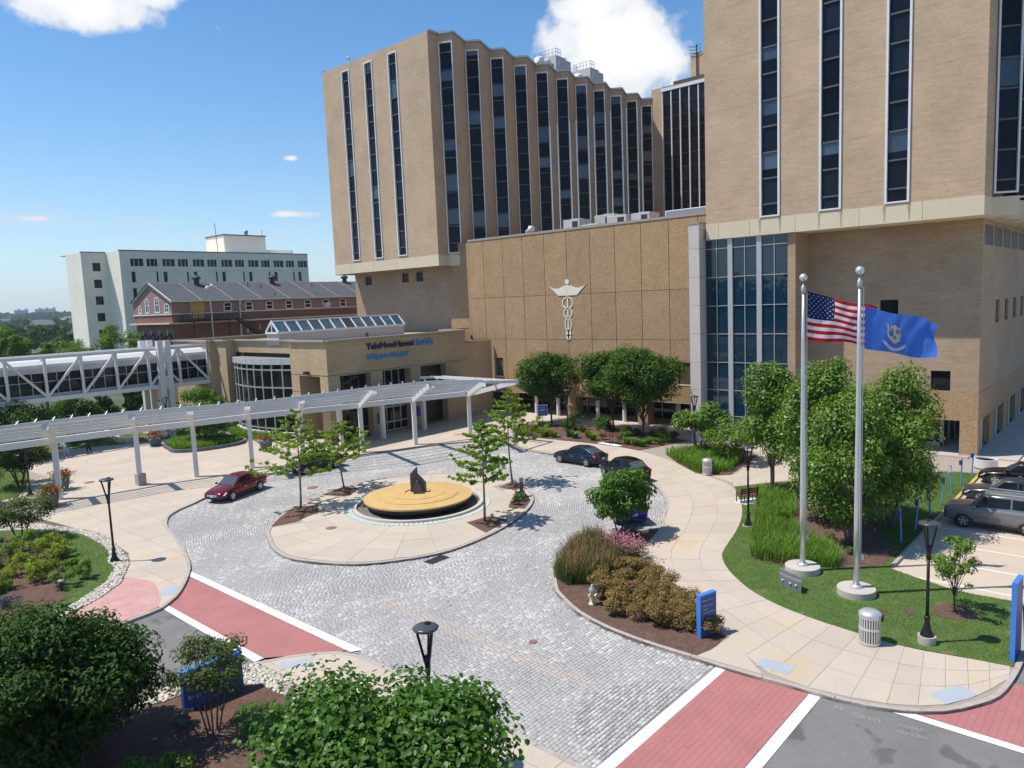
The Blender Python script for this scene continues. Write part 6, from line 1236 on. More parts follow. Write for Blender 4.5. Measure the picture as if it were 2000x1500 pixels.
# ---- shrubs
def shrub(name, label, x, y, r, h, leafm, n=1800, L=.09, asp=.55, group=None, z=.13, clumps=14, seed=None): return tree(name, label, x, y, h, r, .08, leafm, 'bark', clumps, n, L, asp, .018, 3, 'round', group, z, cat='shrub', cr=.42, flat=.8, seed=seed, wood='stem')
SP = [(24.6, 16.6, .8, .8), (24.5, 14.9, .85, .9), (24.8, 13.9, .85, .95), (24.9, 12.9, .75, .85), (26.3, 18.2, .8, .9), (26.7, 17.0, .95, 1.0), (26.1, 15.6, .9, .95), (26.1, 14.5, .8, .9), (25.5, 17.6, .8, .85), (28.3, 17.4, .8, .95), (27.6, 16.4, .8, .95), (26.8, 15.6, .75, .85), (25.5, 16.3, .9, .9), (28.2, 18.3, .75, .95), (25.4, 13.6, .7, .85)]
for i, (x, y, r, h) in enumerate(SP): shrub('spirea_shrub', 'rust-tipped green spirea mound in the planted bed by the cobbled drive', x, y, r, h, 'leaf_rust', 3600, .085, .55, 'rust-coloured spirea mounds in the kerbed bed', .1, 18, 200 + i)
for i, (x, y, r) in enumerate(((30.0, 19.2, .8), (30.6, 20.3, .75))): shrub('rose_shrub', ['pink-flowering rose bush nearest the walk, by the young magnolia', 'pink-flowering rose bush beside the tawny grass'][i], x, y, r, .9, 'leaf_olive', 1300, .08, .5, None, .1, 14, 220 + i)
for o in [q for q in scn.objects if q.name.startswith('rose_shrub')]:
    P = np.array([(rnd.gauss(0, .42), rnd.gauss(0, .42), rnd.uniform(.62, 1.0)) for _ in range(420)]); V, F = leaf_cards(P, np.array([[0, 0, 1.0]]) + nrg.normal(0, .5, (420, 3)), .10, .9); q = bpy.data.objects.new('blossom', npmesh('blossom', V, F, 'leaf_pink')); col.objects.link(q); q.parent = o
leaf_mat('blade_feather', (0.075, 0.125, 0.022), (0.13, 0.175, 0.05)); FG = [(25.9, 20.9), (25.5, 19.9), (26.0, 19.3), (27.6, 18.9), (29.2, 19.6), (30.2, 20.9), (31.4, 22.0), (31.0, 22.7), (29.4, 22.5), (27.2, 21.6)]
p = scatter(FG, 380); tag(blades(np.concatenate([p, np.full((len(p), 1), .11)], 1), .6, 1.05, .022, .62, 'blade_feather', 'feather_grass', curl=.35), kind='stuff')
p = scatter(FG, 85); p3 = np.concatenate([p, np.full((len(p), 1), .55)], 1); tag(blades(p3, .45, .8, .028, .42, 'blade_tawny', 'feather_grass_plumes', curl=.2), kind='stuff')
shrub('barberry_shrub', 'small dark reddish shrub at the top corner of the kerbed bed', 33.2, 21.4, .5, .6, 'leaf_rust', 900, .07, .6, None, .1)
GL = [(12.5, 47.8, .85, 1.1), (13.3, 46.0, .8, 1.0), (13.4, 44.6, .75, .9), (12.0, 45.2, .9, 1.2), (10.9, 45.6, .9, 1.1), (12.2, 43.4, .8, 1.0), (11.0, 43.4, .85, 1.1), (11.4, 41.6, .8, 1.1), (12.6, 41.6, .55, .8), (9.9, 42.0, .8, 1.0), (9.0, 44.5, .9, 1.2), (9.4, 47.0, 1.0, 1.3), (10.9, 48.2, .9, 1.1)]
for i, (x, y, r, h) in enumerate(GL): shrub('golden_shrub', 'yellow-green leafy shrub in the mulched left garden', x - .55, y - .25, r * .95, h * 1.05, 'leaf_yellow' if i % 4 else 'leaf_bright', 1900, .10, .5, 'yellow-green shrubs of the left garden', .14, 14, 240 + i)
for i, (x, y, l) in enumerate(((11.2, 39.6, 'upright bright green bush near the path light in the left garden'), (12.3, 39.9, 'thin upright bush at the right end of the left garden mulch'), (8.8, 40.2, 'leafy bush at the left edge of the picture in the garden'))): shrub('green_shrub', l, x, y, .5 if i else .6, 1.0, 'leaf_bright', 1500, .10, .4, None, .14, 12, 260 + i)
shrub('blue_spruce', 'small blue-grey dwarf spruce at the left edge in the mulch', 8.8, 38.9, .55, .6, 'leaf_blue', 1600, .07, .3, None, .14); shrub('blue_spruce', 'small blue-grey dwarf spruce in front of the blue entrance sign', 9.35, 22.75, .38, .5, 'leaf_blue', 1400, .06, .3, None, .11)
shrub('hosta_plant', 'bright yellow-green plant at the bottom edge left of the foreground tree', 8.1, 20.6, .55, .5, 'leaf_thread', 700, .16, .35, None, .11); shrub('yellow_perennial', 'tiny yellow plant in the mulch left of the lawn patch', 10.0, 19.9, .12, .15, 'leaf_thread', 50, .07, .5, None, .11); shrub('hosta_plant', 'yellow-green plant at the bottom edge beside the dark corner tree', 7.3, 21.3, .5, .45, 'leaf_thread', 600, .15, .35, None, .11)
for i, (x, y) in enumerate(((53.2, 43.6), (54.0, 43.9), (53.5, 42.6), (54.5, 41.5), (54.1, 40.6), (54.9, 39.6), (54.1, 38.6), (55.0, 38.0), (54.0, 34.9), (53.9, 34.0), (53.8, 33.3), (55.0, 33.4), (57.0, 41.8), (55.8, 36.9))):
    g_ = thing('grass_clump', 'round tuft of ornamental grass in the mulched bed before the panel wall', 'grass clump', (x, y, .15), 0, 'grass tufts in the bench bed'); k = 420; r = np.sqrt(nrg.random(k)) * .22; a = nrg.uniform(0, 6.3, k); P = np.stack([r * np.cos(a), r * np.sin(a), np.zeros(k)], 1)
    blades(P, .4, .75, .03, .45, 'blade_green', 'blades', g_, away=np.stack([np.cos(a), np.sin(a)], 1), local=True)
for i, (x, y, r, h, l) in enumerate(((54.9, 45.4, .7, 1.7, 'upright dark shrub beside the blue sign post in the bench bed'), (57.2, 43.2, 1.3, 2.0, 'largest dark shrub under the left vase-shaped tree'), (57.2, 39.6, 1.2, 1.9, 'dark shrub behind the brown bench'), (57.6, 36.6, 1.0, .8, 'low dark hedge plant right of the middle tree'), (57.2, 33.2, 1.5, .9, 'low wide dark shrub at the right end of the bench bed'), (55.8, 36.0, .45, .7, 'bright yellow-green shrub right of the brown bench'), (55.2, 32.6, .4, .6, 'small yellow-green shrub at the right end of the bench bed'), (53.3, 46.4, .8, .9, 'low green shrub at the left end of the bench bed'))): shrub('border_shrub', l, x, y, r, h, 'leaf_bright' if i in (5, 6) else 'leaf_zelkova', 2600 if r > .8 else 1200, .15, .5, None, .15, 14, 280 + i)
for i, (x, y, l) in enumerate(((36.9, 12.2, 'small bright green clump at the left of three in the birch mulch'), (36.5, 11.0, 'small bright green clump right of the first in the birch mulch'), (38.3, 12.6, 'small bright green clump nearest the tall grass in the birch mulch'))): shrub('bright_perennial', l, x, y, .3, .4, 'leaf_bright', 500, .08, .4, None, .15)
shrub('box_shrub', 'small dark clipped shrub around the stone post on the island tip', 35.2, 31.0, .5, .6, 'leaf_zelkova', 1500, .06, .6, None, .13); shrub('box_shrub', 'lower round shrub left of the stone post on the island tip', 34.3, 30.5, .4, .5, 'leaf_zelkova', 1200, .06, .6, None, .13); shrub('box_shrub', 'small round shrub right of the stone post on the island tip', 35.7, 31.4, .35, .5, 'leaf_dark', 900, .06, .6, None, .13)
sp_ = thing('stone_post', 'rough dark upright stone at the island tip among small shrubs', 'stone', (36.0, 31.55, .12)); slab3(sp_, [(-.2, .12), (.2, .12), (.16, 1.25), (-.05, 1.4), (-.18, 1.15)], R(40), 36.0, 31.55, .25, 'slab')

# ---- lamp posts
def lamp_post(x, y, label, base=.22, z=.12, h=4.45):
    r = thing('lamp_post', label, 'lamp post', (x, y, z), 0, 'black lamp posts'); b0 = MB().lathe([(.30, 0), (.30, base), (.0, base)], (0, 0, 0), 22); b0.build('footing', 'concrete_grey', r, local=True)
    MB().lathe([(.24, base), (.22, base + .05), (.13, base + .25), (.085, base + .5), (.085, base + .62), (.10, base + .64), (.10, base + .7), (.07, base + .74)], (0, 0, 0), 16).build('pole_base', 'lamp_black', r, smooth=True, local=True)
    MB().lathe([(.06, base + .7), (.052, h - 1.25)], (0, 0, 0), 12).build('pole', 'lamp_black', r, smooth=True, local=True); MB().lathe([(.075, h - 1.3), (.085, h - 1.0), (.07, h - .8)], (0, 0, 0), 12).build('neck', 'lamp_black', r, smooth=True, local=True)
    for s in (0, 1, 2): t = s * 2.094 + .5; MB().bar((.05 * math.cos(t), .05 * math.sin(t), h - 1.05), (.25 * math.cos(t), .25 * math.sin(t), h - .08), .05, .07).build('arm', 'lamp_black', r, local=True)
    MB().lathe([(.01, h - .06), (.20, h - .08), (.34, h - .05), (.36, h), (.30, h + .04), (.01, h + .05)], (0, 0, 0), 26).build('lamp_head', 'lamp_head_grey', r, smooth=True, local=True); MB().lathe([(.01, h - .10), (.17, h - .085)], (0, 0, 0), 16).build('lens', 'white_light', r, local=True)
    MB().lathe([(.10, h + .05), (.08, h + .09), (.01, h + .1)], (.12, .05, 0), 10).build('cap', 'lamp_black', r, local=True); return r
paint('lamp_black', (0.012, 0.012, 0.013), .35); paint('lamp_head_grey', (0.06, 0.065, 0.07), .3)
lamp_post(14.25, 41.3, 'black lamp post on the white stone strip beside the left walk', .06); l2 = lamp_post(28.7, 6.05, 'nearest full black lamp post on a concrete footing on the right lawn', .30)
lamp_post(38.1, 16.9, 'black lamp post at the lawn edge by the small brown bench', .06); lamp_post(54.1, 41.4, 'black lamp post among grass tufts in the bench bed', .06); lamp_post(12.7, 14.8, 'black lamp post whose foot is hidden by the foreground tree', .06, h=4.15); lamp_post(16.3, 62.5, 'black lamp post at the left by the flower pots and pergola', .06); lamp_post(32.9, 77.0, 'black lamp post under the footbridge near the back lawn', .06); lamp_post(54.9, 28.9, 'black lamp post beside the loose green tree at the stone pier', .06)

# ---- flags
def flagpole(x, y, h, label):
    r = thing('flagpole', label, 'flagpole', (x, y, .13)); MB().lathe([(.76, 0), (.76, .28), (.74, .30), (.01, .31)], (0, 0, 0), 40).build('footing', 'concrete_grey', r, local=True)
    MB().lathe([(.24, .31), (.24, .36), (.16, .42), (.12, .43)], (0, 0, 0), 20).build('flash_collar', 'silver', r, smooth=True, local=True); MB().lathe([(.125, .4), (.12, 3.5), (.085, h - 3), (.055, h - .75)], (0, 0, 0), 18).build('pole', 'silver', r, smooth=True, local=True)
    MB().lathe([(.08, h - .85), (.10, h - .8), (.10, h - .55), (.04, h - .5), (.03, h - .3)], (0, 0, 0), 14).build('truck', 'grey_metal', r, smooth=True, local=True); MB().ball((0, 0, h - .16), .17, 16).build('ball_finial', 'silver', r, smooth=True, local=True)
    b = MB(); b.tube([(.14, -.10, 1.6), (.13, -.10, h - .8)], .012, 4); b.tube([(.11, -.14, 1.6), (.11, -.13, h - .8)], .012, 4); b.build('halyard', 'white_paint', r, local=True); MB().box(.08, -.22, 1.5, .16, -.12, 1.75).build('cleat', 'silver', r, local=True); return r
flagpole(33.1, 12.1, 13.5, 'silver flagpole on a round concrete foot, flying the striped flag'); flagpole(31.8, 9.38, 13.65, 'silver flagpole on a round concrete foot, flying the blue flag, the nearer one')
def cloth(hoist_top, hoist, fly, dirv, droop, shrink, amp, ph):
    D = Vector((*dirv, 0)).normalized(); S = Vector((-D.y, D.x, 0))
    def C(u, v, off=0.0):                                   # u along the fly, v down the hoist
        w = amp * min(1, u * 1.6) * (math.sin(6.0 * u + ph + 2.4 * v) + .55 * math.sin(12.5 * u - 4.0 * v + ph) + .25 * math.sin(23 * u + 6 * v))
        dz = -v * hoist * (1 - shrink * u) - droop * u ** .9 + .085 * u * math.sin(8.5 * u - 3.2 * v + ph)
        return hoist_top + D * (u * fly * (.93 - .06 * v * u) + .06 * u * math.sin(7 * v + ph)) + S * (w + off) + Vector((0, 0, dz))
    return C
for nm, c in (('flag_red', (.62, .02, .035)), ('flag_white', (.85, .84, .83)), ('flag_navy', (.024, .038, .13)), ('flag_blue', (.085, .22, .74)), ('flag_grey', (.35, .37, .33))):
    m_, N_, L_, P_ = nodes_of(nm); N_.remove(P_); d_ = N_.new('ShaderNodeBsdfDiffuse'); t_ = N_.new('ShaderNodeBsdfTranslucent'); x_ = N_.new('ShaderNodeMixShader'); x_.inputs[0].default_value = .42
    for q_ in (d_, t_): q_.inputs[0].default_value = (*c, 1)
    L_.new(d_.outputs[0], x_.inputs[1]); L_.new(t_.outputs[0], x_.inputs[2]); L_.new(x_.outputs[0], N_['Material Output'].inputs[0]); MATS[nm] = m_
fu = thing('flag', 'red and white striped flag with white stars on navy, flying from the farther pole', 'flag', (33.2, 12.0, 12))
C1 = cloth(Vector((33.2, 11.97, 12.88)), 2.15, 3.1, (.54, -.84), .86, .27, .19, .4)
b = MB(); NU, NV = 36, 26
for i in range(NU):
    for j in range(NV):
        u0, u1, v0, v1 = i / NU, (i + 1) / NU, j / NV, (j + 1) / NV; st = j // 2; b.cur = 2 if (u1 <= .4 + 1e-6 and st < 7) else (0 if st % 2 == 0 else 1)
        b.quad(C1(u0, v0), C1(u1, v0), C1(u1, v1), C1(u0, v1))
b.build('cloth', ['flag_red', 'flag_white', 'flag_navy'], fu, smooth=False, merge=True)
for rr_ in range(9):
    for cc_ in range(6 if rr_ % 2 == 0 else 5):
        u0 = (.033 + .0665 * cc_ + (.033 if rr_ % 2 else 0)); v0 = .538 * (rr_ + 1) / 10; b = MB()
        for off in (.012, -.012): b.add([C1(u0 + .0135 * (1 if q % 2 == 0 else .4) * math.sin(q * math.pi / 5), v0 - .0192 * (1 if q % 2 == 0 else .4) * math.cos(q * math.pi / 5), off) for q in range(10)] + [C1(u0, v0, off)], [(q, (q + 1) % 10, 10) for q in range(10)])
        b.build('star', 'flag_white', fu)
fc = thing('flag', 'blue flag with a white baroque shield and ribbon, flying from the nearer pole', 'flag', (31.95, 9.2, 11))
C2 = cloth(Vector((31.95, 9.22, 12.2)), 1.72, 3.0, (.54, -.84), .78, .16, .16, 2.1); b = MB()
for i in range(32):
    for j in range(18): b.quad(C2(i / 32, j / 18), C2((i + 1) / 32, j / 18), C2((i + 1) / 32, (j + 1) / 18), C2(i / 32, (j + 1) / 18))
b.build('cloth', 'flag_blue', fc, smooth=True, merge=True)
def on_flag(root, name, pts, m_, off=.014, cen=None):
    b = MB(); k = len(pts); cen = cen or (sum(p[0] for p in pts) / k, sum(p[1] for p in pts) / k)
    for o in (off, -off): b.add([C2(*p, o) for p in pts] + [C2(*cen, o)], [(q, (q + 1) % k, k) for q in range(k)])
    return b.build(name, m_, root)
sh = [(.30, .27), (.335, .335), (.375, .30), (.405, .26), (.435, .30), (.475, .335), (.515, .27), (.50, .40), (.515, .52), (.495, .63), (.45, .70), (.405, .76), (.36, .70), (.315, .63), (.30, .52), (.31, .40)]
on_flag(fc, 'shield_border', [((u - .405) * 1.1 + .405, (v - .5) * 1.07 + .5) for u, v in sh], 'flag_grey', .010); on_flag(fc, 'shield', sh, 'flag_white', .016)
for u, v in ((.355, .43), (.455, .43), (.405, .60)):
    for k in range(3): on_flag(fc, 'vine', [(u - .025 + .018 * k, v - .07), (u + .004 + .018 * k, v - .05 + .02 * k), (u - .006 + .016 * k, v + .05), (u - .022 + .018 * k, v + .03)], 'flag_grey', .020)
rib = [(.24, .70), (.29, .76), (.35, .85), (.405, .88), (.46, .85), (.52, .76), (.57, .70), (.58, .77), (.525, .85), (.465, .93), (.405, .96), (.345, .93), (.285, .85), (.25, .79)]
b = MB()
for o in (.014, -.014):
    for k in range(6): b.quad(C2(*rib[k], o), C2(*rib[k + 1], o), C2(*rib[12 - k], o), C2(*rib[13 - k], o))
b.build('ribbon', 'flag_white', fc)

# ---- litter bins, benches, hydrant
def bin_(x, y, label, z=.12, k=1.0):
    r = thing('litter_bin', label, 'litter bin', (x, y, z)); R_ = .33 * k; H = 1.05 * k
    MB().lathe([(R_ * .8, .03), (R_ * .8, H - .1)], (0, 0, 0), 20).build('liner', 'dark_metal', r, local=True)
    for i in range(26):
        t = 2 * math.pi * i / 26; c, s = math.cos(t), math.sin(t); MB().bar((R_ * c, R_ * s, .06), (R_ * c, R_ * s, H - .12), .045 * k, .012, up=(c, s, 0)).build('slat', 'silver', r, local=True)
    for z_ in (.03, H * .5, H - .14): MB().lathe([(R_ - .015, z_), (R_ + .02, z_), (R_ + .02, z_ + .08), (R_ - .015, z_ + .08)], (0, 0, 0), 28).build('hoop', 'silver', r, local=True)
    MB().lathe([(R_ + .03, H - .07), (R_ + .03, H), (R_ * .8, H + .09), (.12, H + .11), (.01, H + .11)], (0, 0, 0), 28).build('lid', 'silver', r, smooth=True, local=True); MB().box(R_ * .5, -R_ - .03, H - .30, R_ * .9, -R_ * .5, H - .1).build('mouth', 'dark_metal', r, local=True); return r
bin_(27.55, 7.65, 'silver slatted litter bin on the near right walk', k=1.08); bin_(47.75, 24.2, 'grey litter bin on the walk before the tall ornamental grass')
mat('bench_wood', (0.20, 0.085, 0.06), rough=.6, var=.2, scale=4)
def bench(x, y, rz, label, L=1.8):
    r = thing('park_bench', label, 'bench', (0, 0, 0)); 
    for i in range(4): MB().box(-L / 2, -.22 + i * .12, .42, L / 2, -.12 + i * .12, .46).build('seat_slat', 'bench_wood', r, local=True)
    for i in range(3): MB().box(-L / 2, .27 + i * .03, .55 + i * .13, L / 2, .30 + i * .03, .65 + i * .13).build('back_slat', 'bench_wood', r, local=True)
    for xx in (-L / 2 + .08, 0, L / 2 - .08):
        b = MB(); b.bar((xx, -.2, 0), (xx, -.2, .42), .05); b.bar((xx, .22, 0), (xx, .36, .95), .05); b.bar((xx, -.2, .4), (xx, .28, .4), .05); b.bar((xx, -.22, .62), (xx, .30, .64), .05); b.bar((xx, -.2, .42), (xx, -.2, .62), .04); b.build('leg', 'dark_metal', r, local=True)
    r.location = (x, y, .15); r.rotation_euler = (0, 0, rz); return r
bench(53.65, 36.35, R(-90), 'brown slatted bench on a white pad at the edge of the mulched bed'); sheet('bench_pad', [(52.9, 35.1), (53.4, 35.0), (53.9, 37.4), (53.2, 37.5)], .153, 'line_paint', z0=.1)
bench(52.9, 45.7, R(-65), 'brown slatted bench half hidden behind the tall slim ginkgo', 1.5); bench(42.6, 19.0, R(150), 'small brown bench at the lawn edge behind the lamp post', 1.3); sheet('bench_pad', [(42.2, 19.6), (43.6, 19.0), (43.2, 18.2), (41.8, 18.7)], .153, 'line_paint', z0=.1)
r = thing('curved_bench', 'low curved grey stone bench with round bolts on the right lawn', 'bench', (30.65, 11.7, .13)); arcp = [(31.0 - .0, 12.35), (30.78, 12.0), (30.62, 11.6), (30.5, 11.2)]; mat('granite', (0.17, 0.175, 0.18), rough=.55, var=.2, scale=12)
arcp = smooth_line(arcp, .12)
b = MB(); n_ = len(arcp); o_ = [(x + .42, y + .14) for x, y in arcp]; b.prism(ccw(arcp + o_[::-1]), .13, .62); b.build('seat_block', 'granite', r); b = MB(); b.prism(ccw([(x + .28, y + .1) for x, y in arcp] + [(x + .46, y + .15) for x, y in arcp][::-1]), .62, .74); b.build('back_rail', 'granite', r)
for k in (2, n_ // 2, n_ - 3): MB().ball((arcp[k][0] - .01, arcp[k][1], .42), .06, 10).build('bolt', 'silver', r)
r = thing('fire_hydrant', 'cream fire hydrant with a grey cap beside the spirea bed', 'fire hydrant', (24.5, 17.75, .11)); mat('hydrant_cream', (0.62, 0.57, 0.36), rough=.5, var=.1)
MB().lathe([(.17, 0), (.17, .05), (.11, .06), (.10, .5), (.13, .51), (.13, .56), (.11, .57)], (0, 0, 0), 16).build('barrel', 'hydrant_cream', r, smooth=True, local=True); MB().lathe([(.15, .57), (.15, .62), (.12, .72), (.05, .78), (.04, .86), (.01, .87)], (0, 0, 0), 16).build('bonnet', 'grey_metal', r, smooth=True, local=True)
b = MB(); b.tube([(-.2, 0, .46), (.2, 0, .46)], .055, 10); b.tube([(0, 0, .44), (0, -.22, .44)], .075, 10); b.build('nozzle', 'hydrant_cream', r, local=True); b = MB(); b.tube([(-.24, 0, .46), (-.2, 0, .46)], .07, 8); b.tube([(.2, 0, .46), (.24, 0, .46)], .07, 8); b.tube([(0, -.25, .44), (0, -.2, .44)], .09, 8); b.build('nozzle_cap', 'hydrant_cream', r, local=True)

# ---- signs
def text_part(root, body, loc, size, rot, matn='flag_white'):
    o = flat_text(body, loc, size, rot, matn, 'lettering'); attach(o, root); return o
r = thing('wayfinding_sign', 'blue wayfinding sign slab standing at the corner of the spirea bed', 'sign', (24.72, 12.62, .11))
MB().box(-.42, -.09, 0, .42, .09, 1.6).build('panel', 'sign_blue', r, local=True); MB().box(-.445, -.10, 0, -.423, .10, 1.6).build('edge', 'sign_edge', r, local=True); MB().box(-.44, -.10, 1.602, .43, .10, 1.66).build('cap', 'sign_edge', r, local=True)
for body, z, s in (('Bridgeport Hospital', 1.40, .09), ('\u2190 Main Entrance', 1.18, .10), ('    UBER', 1.04, .10), ('    Drop Off / Pick up', .90, .10), ('\u2190 Parking Garage', .66, .10)):
    o = flat_text(body, (-.36, -.093, z), s * .85, (R(90), 0, 0), 'flag_white', 'lettering'); o.parent = r
r.rotation_euler = (0, 0, R(-16))
r = thing('entrance_sign', 'tall blue sign slab seen edge-on at the right edge of the picture', 'sign', (28.9, 3.5, .12)); MB().box(-.07, -1.0, 0, .07, 0, 2.7).build('panel', 'sign_blue', r, local=True); MB().box(-.075, .002, 0, .075, .03, 2.72).build('edge', 'sign_edge', r, local=True); MB().box(-.08, -1.0, 2.702, .08, .0, 2.76).build('cap', 'sign_edge', r, local=True); r.rotation_euler = (0, 0, R(87))
r = thing('entrance_sign', 'blue hospital sign half hidden behind the sparse small tree at lower left', 'sign', (10.75, 23.55, .11)); MB().box(-1.0, -.12, 0, 1.0, .12, 1.25).build('panel', 'sign_blue', r, local=True); MB().box(-1.03, -.14, 1.252, 1.03, .14, 1.34).build('cap', 'sign_edge', r, local=True)
for body, z, s in (('YaleNewHaven', .92, .24), ('Health', .64, .24), ('Bridgeport Hospital', .36, .17)): o = flat_text(body, (-.88, -.124, z), s, (R(90), 0, 0), 'pale_stone', 'lettering'); o.parent = r
r.rotation_euler = (0, 0, R(-4))
r = thing('pickup_sign', 'small blue pick-up sign on a thin post in the bench bed', 'sign', (55.6, 45.6, .15)); MB().tube([(0, 0, 0), (0, 0, 2.0)], .035, 8).build('post', 'silver', r, local=True); MB().box(-.5, -.03, 1.5, .5, .0, 2.6).build('border', 'white_paint', r, local=True); MB().box(-.45, -.045, 1.55, .45, -.031, 2.55).build('panel', 'sign_blue', r, local=True)
for body, z, s in (('PICK UP', 2.28, .18), ('UBER', 1.98, .32), ('DROP OFF', 1.70, .15)): o = flat_text(body, (-.4, -.05, z), s, (R(90), 0, 0), 'flag_white', 'lettering'); o.parent = r
r.rotation_euler = (0, 0, R(-50))
paint('post_blue', (0.09, 0.32, 0.58), .5)
for i, (x, y) in enumerate(((39.7, 9.6), (42.2, 9.55), (45.1, 9.5), (47.9, 9.5), (50.8, 9.55), (53.3, 9.5), (55.8, 9.35))):
    r = thing('parking_post', 'blue parking post, ' + ['the first and nearest in the row along the lot', 'second from the near end of the row, with a shaded plate', 'third in the row, in the birch shade', 'fourth in the row, the middle one', 'fifth in the row, with a white plate', 'sixth in the row, next to last', 'last of the row, nearest the brown corner pier'][i], 'post', (x, y, .14), 0, 'blue parking posts')
    MB().tube([(0, 0, 0), (.0, 0, 1.75)], .042, 8).build('pole', 'post_blue', r, local=True); MB().box(-.07, -.02, 1.32, -.052, .16, 1.62).build('plate', 'sign_blue' if i != 4 else 'white_paint', r, local=True); r.rotation_euler = (R((-3, 4, -1, 5, -2, 1, 3)[i]), R((1, -2, 2, 0, 2, -1, 1)[i]), .2)
r = thing('round_planter', 'round white concrete planter at the corner of the parking lot', 'planter', (59.2, 9.1, .12)); MB().lathe([(.62, 0), (.72, .1), (.74, .68), (.64, .68), (.62, .55), (.01, .55)], (0, 0, 0), 28).build('bowl', 'white_paint', r, local=True); MB().lathe([(.01, .57), (.61, .57)], (0, 0, 0), 20).build('soil', 'mulch', r, local=True)

# ---- flower pots
def pot(x, y, s, h, label, flowers=('leaf_red', 'leaf_white'), z=.12, seed=1, gr=.9):
    rnd.seed(seed); r = thing('flower_pot', label, 'flower pot', (x, y, z)); MB().lathe([(s * .48, 0), (s * .68, h), (s * .60, h), (s * .56, h - .1), (.01, h - .1)], (0, 0, 0), 4).build('box', 'planter_grey', r, local=True)
    P = np.array([(rnd.gauss(0, s * .3), rnd.gauss(0, s * .3), h + abs(rnd.gauss(.1, .22)) * gr) for _ in range(520)]); V, F = leaf_cards(P, nrg.normal(0, .6, (520, 3)) + np.array([0, 0, .8]), .13, .6); q = bpy.data.objects.new('leaves', npmesh('leaves', V, F, 'leaf_bright')); col.objects.link(q); q.parent = r
    for m_, n_, zz in ((flowers[0], 300, .22), (flowers[1], 200, .0)):
        P = np.array([(rnd.gauss(0, s * .3) + (.0 if zz else rnd.choice((-1, 1)) * s * .42), rnd.gauss(0, s * .32), h + zz + rnd.gauss(.05, .10)) for _ in range(n_)]); V, F = leaf_cards(P, nrg.normal(0, .6, (n_, 3)) + np.array([0, 0, .8]), .12, .9); q = bpy.data.objects.new('blossom', npmesh('blossom', V, F, m_)); col.objects.link(q); q.parent = r
    r.rotation_euler = (0, 0, .5); return r
pot(16.2, 57.6, 1.15, .95, 'grey square pot of red and white flowers nearest the left edge', seed=2, gr=1.4); pot(18.4, 62.4, 1.15, 1.05, 'grey square pot of white and red flowers behind the first pergola post', seed=3); pot(35.4, 62.3, 1.1, 1.0, 'grey pot of red flowers by the pavilion corner', seed=4, gr=1.5); pot(30.7, 75.0, 1.3, 1.0, 'dark grey pot of red flowers by the footbridge columns', seed=5); pot(33.6, 75.6, 1.3, 1.1, 'dark grey pot of pale flowers right of the footbridge columns', ('leaf_white', 'leaf_bright'), seed=6)
r = thing('oval_planter', 'low oval stone planter bed with the rounded tree in it', 'planter', (33.0, 71.0, .12)); ov = smooth_line([(30.3, 71.4), (30.0, 69.2), (31.6, 67.7), (34.5, 67.2), (36.4, 67.9), (37.0, 70.5), (36.4, 74.0), (33.8, 75.6), (31.2, 74.2)], .5, True); ic = (33.3, 71.2)
for k in range(0, len(ov), 3):
    seg = [ov[q % len(ov)] for q in range(k, k + 4)]; inn = [(ic[0] + (x - ic[0]) * .93, ic[1] + (y - ic[1]) * .93) for x, y in seg]; MB().prism(ccw(seg + inn[::-1]), .1, .42).build('kerb_stone', 'planter_grey', r)
MB().prism(ccw([(ic[0] + (x - ic[0]) * .935, ic[1] + (y - ic[1]) * .935) for x, y in ov]), .1, .36).build('soil', 'mulch', r)
p = scatter([(ic[0] + (x - ic[0]) * .9, ic[1] + (y - ic[1]) * .9) for x, y in ov], 110); q = blades(np.concatenate([p, np.full((len(p), 1), .36)], 1), .35, .65, .05, .5, 'blade_green', 'grass_cover', r); q['kind'] = 'stuff'
r = thing('stone_wall', 'low pale stone seat wall on the back lawn near the footbridge', 'wall', (29.5, 83, .1))
for k, (a, c) in enumerate((((29.4, 79.9), (29.9, 82.4)), ((29.9, 82.45), (30.4, 85)), ((30.4, 85.05), (30.9, 88)), ((29.5, 79.6), (30.7, 79.3)))): MB().bar((*a, .32), (*c, .32), .45, .5).build('stone_block', 'precast', r)
for x, y, l in ((11.0, 39.0, 'low dark path light in the left garden mulch'), (53.95, 40.4, 'small white-topped path light in the bench bed')):
    r = thing('path_light', l, 'path light', (x, y, .15)); MB().tube([(0, 0, 0), (0, 0, .45)], .07, 10).build('stem', 'dark_metal', r, local=True); MB().lathe([(.13, .45), (.14, .52), (.01, .56)], (0, 0, 0), 14).build('cap', 'grey_metal', r, local=True)
r = thing('litter_bin', 'tan-topped litter bin at the pavilion corner behind the island trees', 'litter bin', (39.2, 62.4, .12)); MB().lathe([(.3, 0), (.3, .85)], (0, 0, 0), 18).build('body', 'bronze', r, local=True); MB().lathe([(.36, .85), (.36, .92), (.15, 1.0), (.01, 1.0)], (0, 0, 0), 18).build('lid', 'precast', r, local=True)
mat('rust_iron', (0.25, 0.125, 0.09), rough=.8, var=.2, scale=8)
for x, y, rr_, m_, l, z in ((24.5, 36.5, .33, 'rust_iron', 'round rust-red manhole cover in the island paving', .127), (29.8, 46.4, .42, 'rust_iron', 'round reddish manhole cover in the cobbles behind the fountain island', .030), (20.5, 17.7, .16, 'rust_iron', 'small round rusty cover in the cobbles of the near drive', .030), (20.6, 63.3, .4, 'rust_iron', 'round rusty cover in the forecourt paving', .127)):
    o = MB().lathe([(rr_, 0), (rr_ * .96, .012), (.01, .012)], (x, y, z - .004), 24).build('manhole_cover', m_); tag(o, l, 'manhole cover')
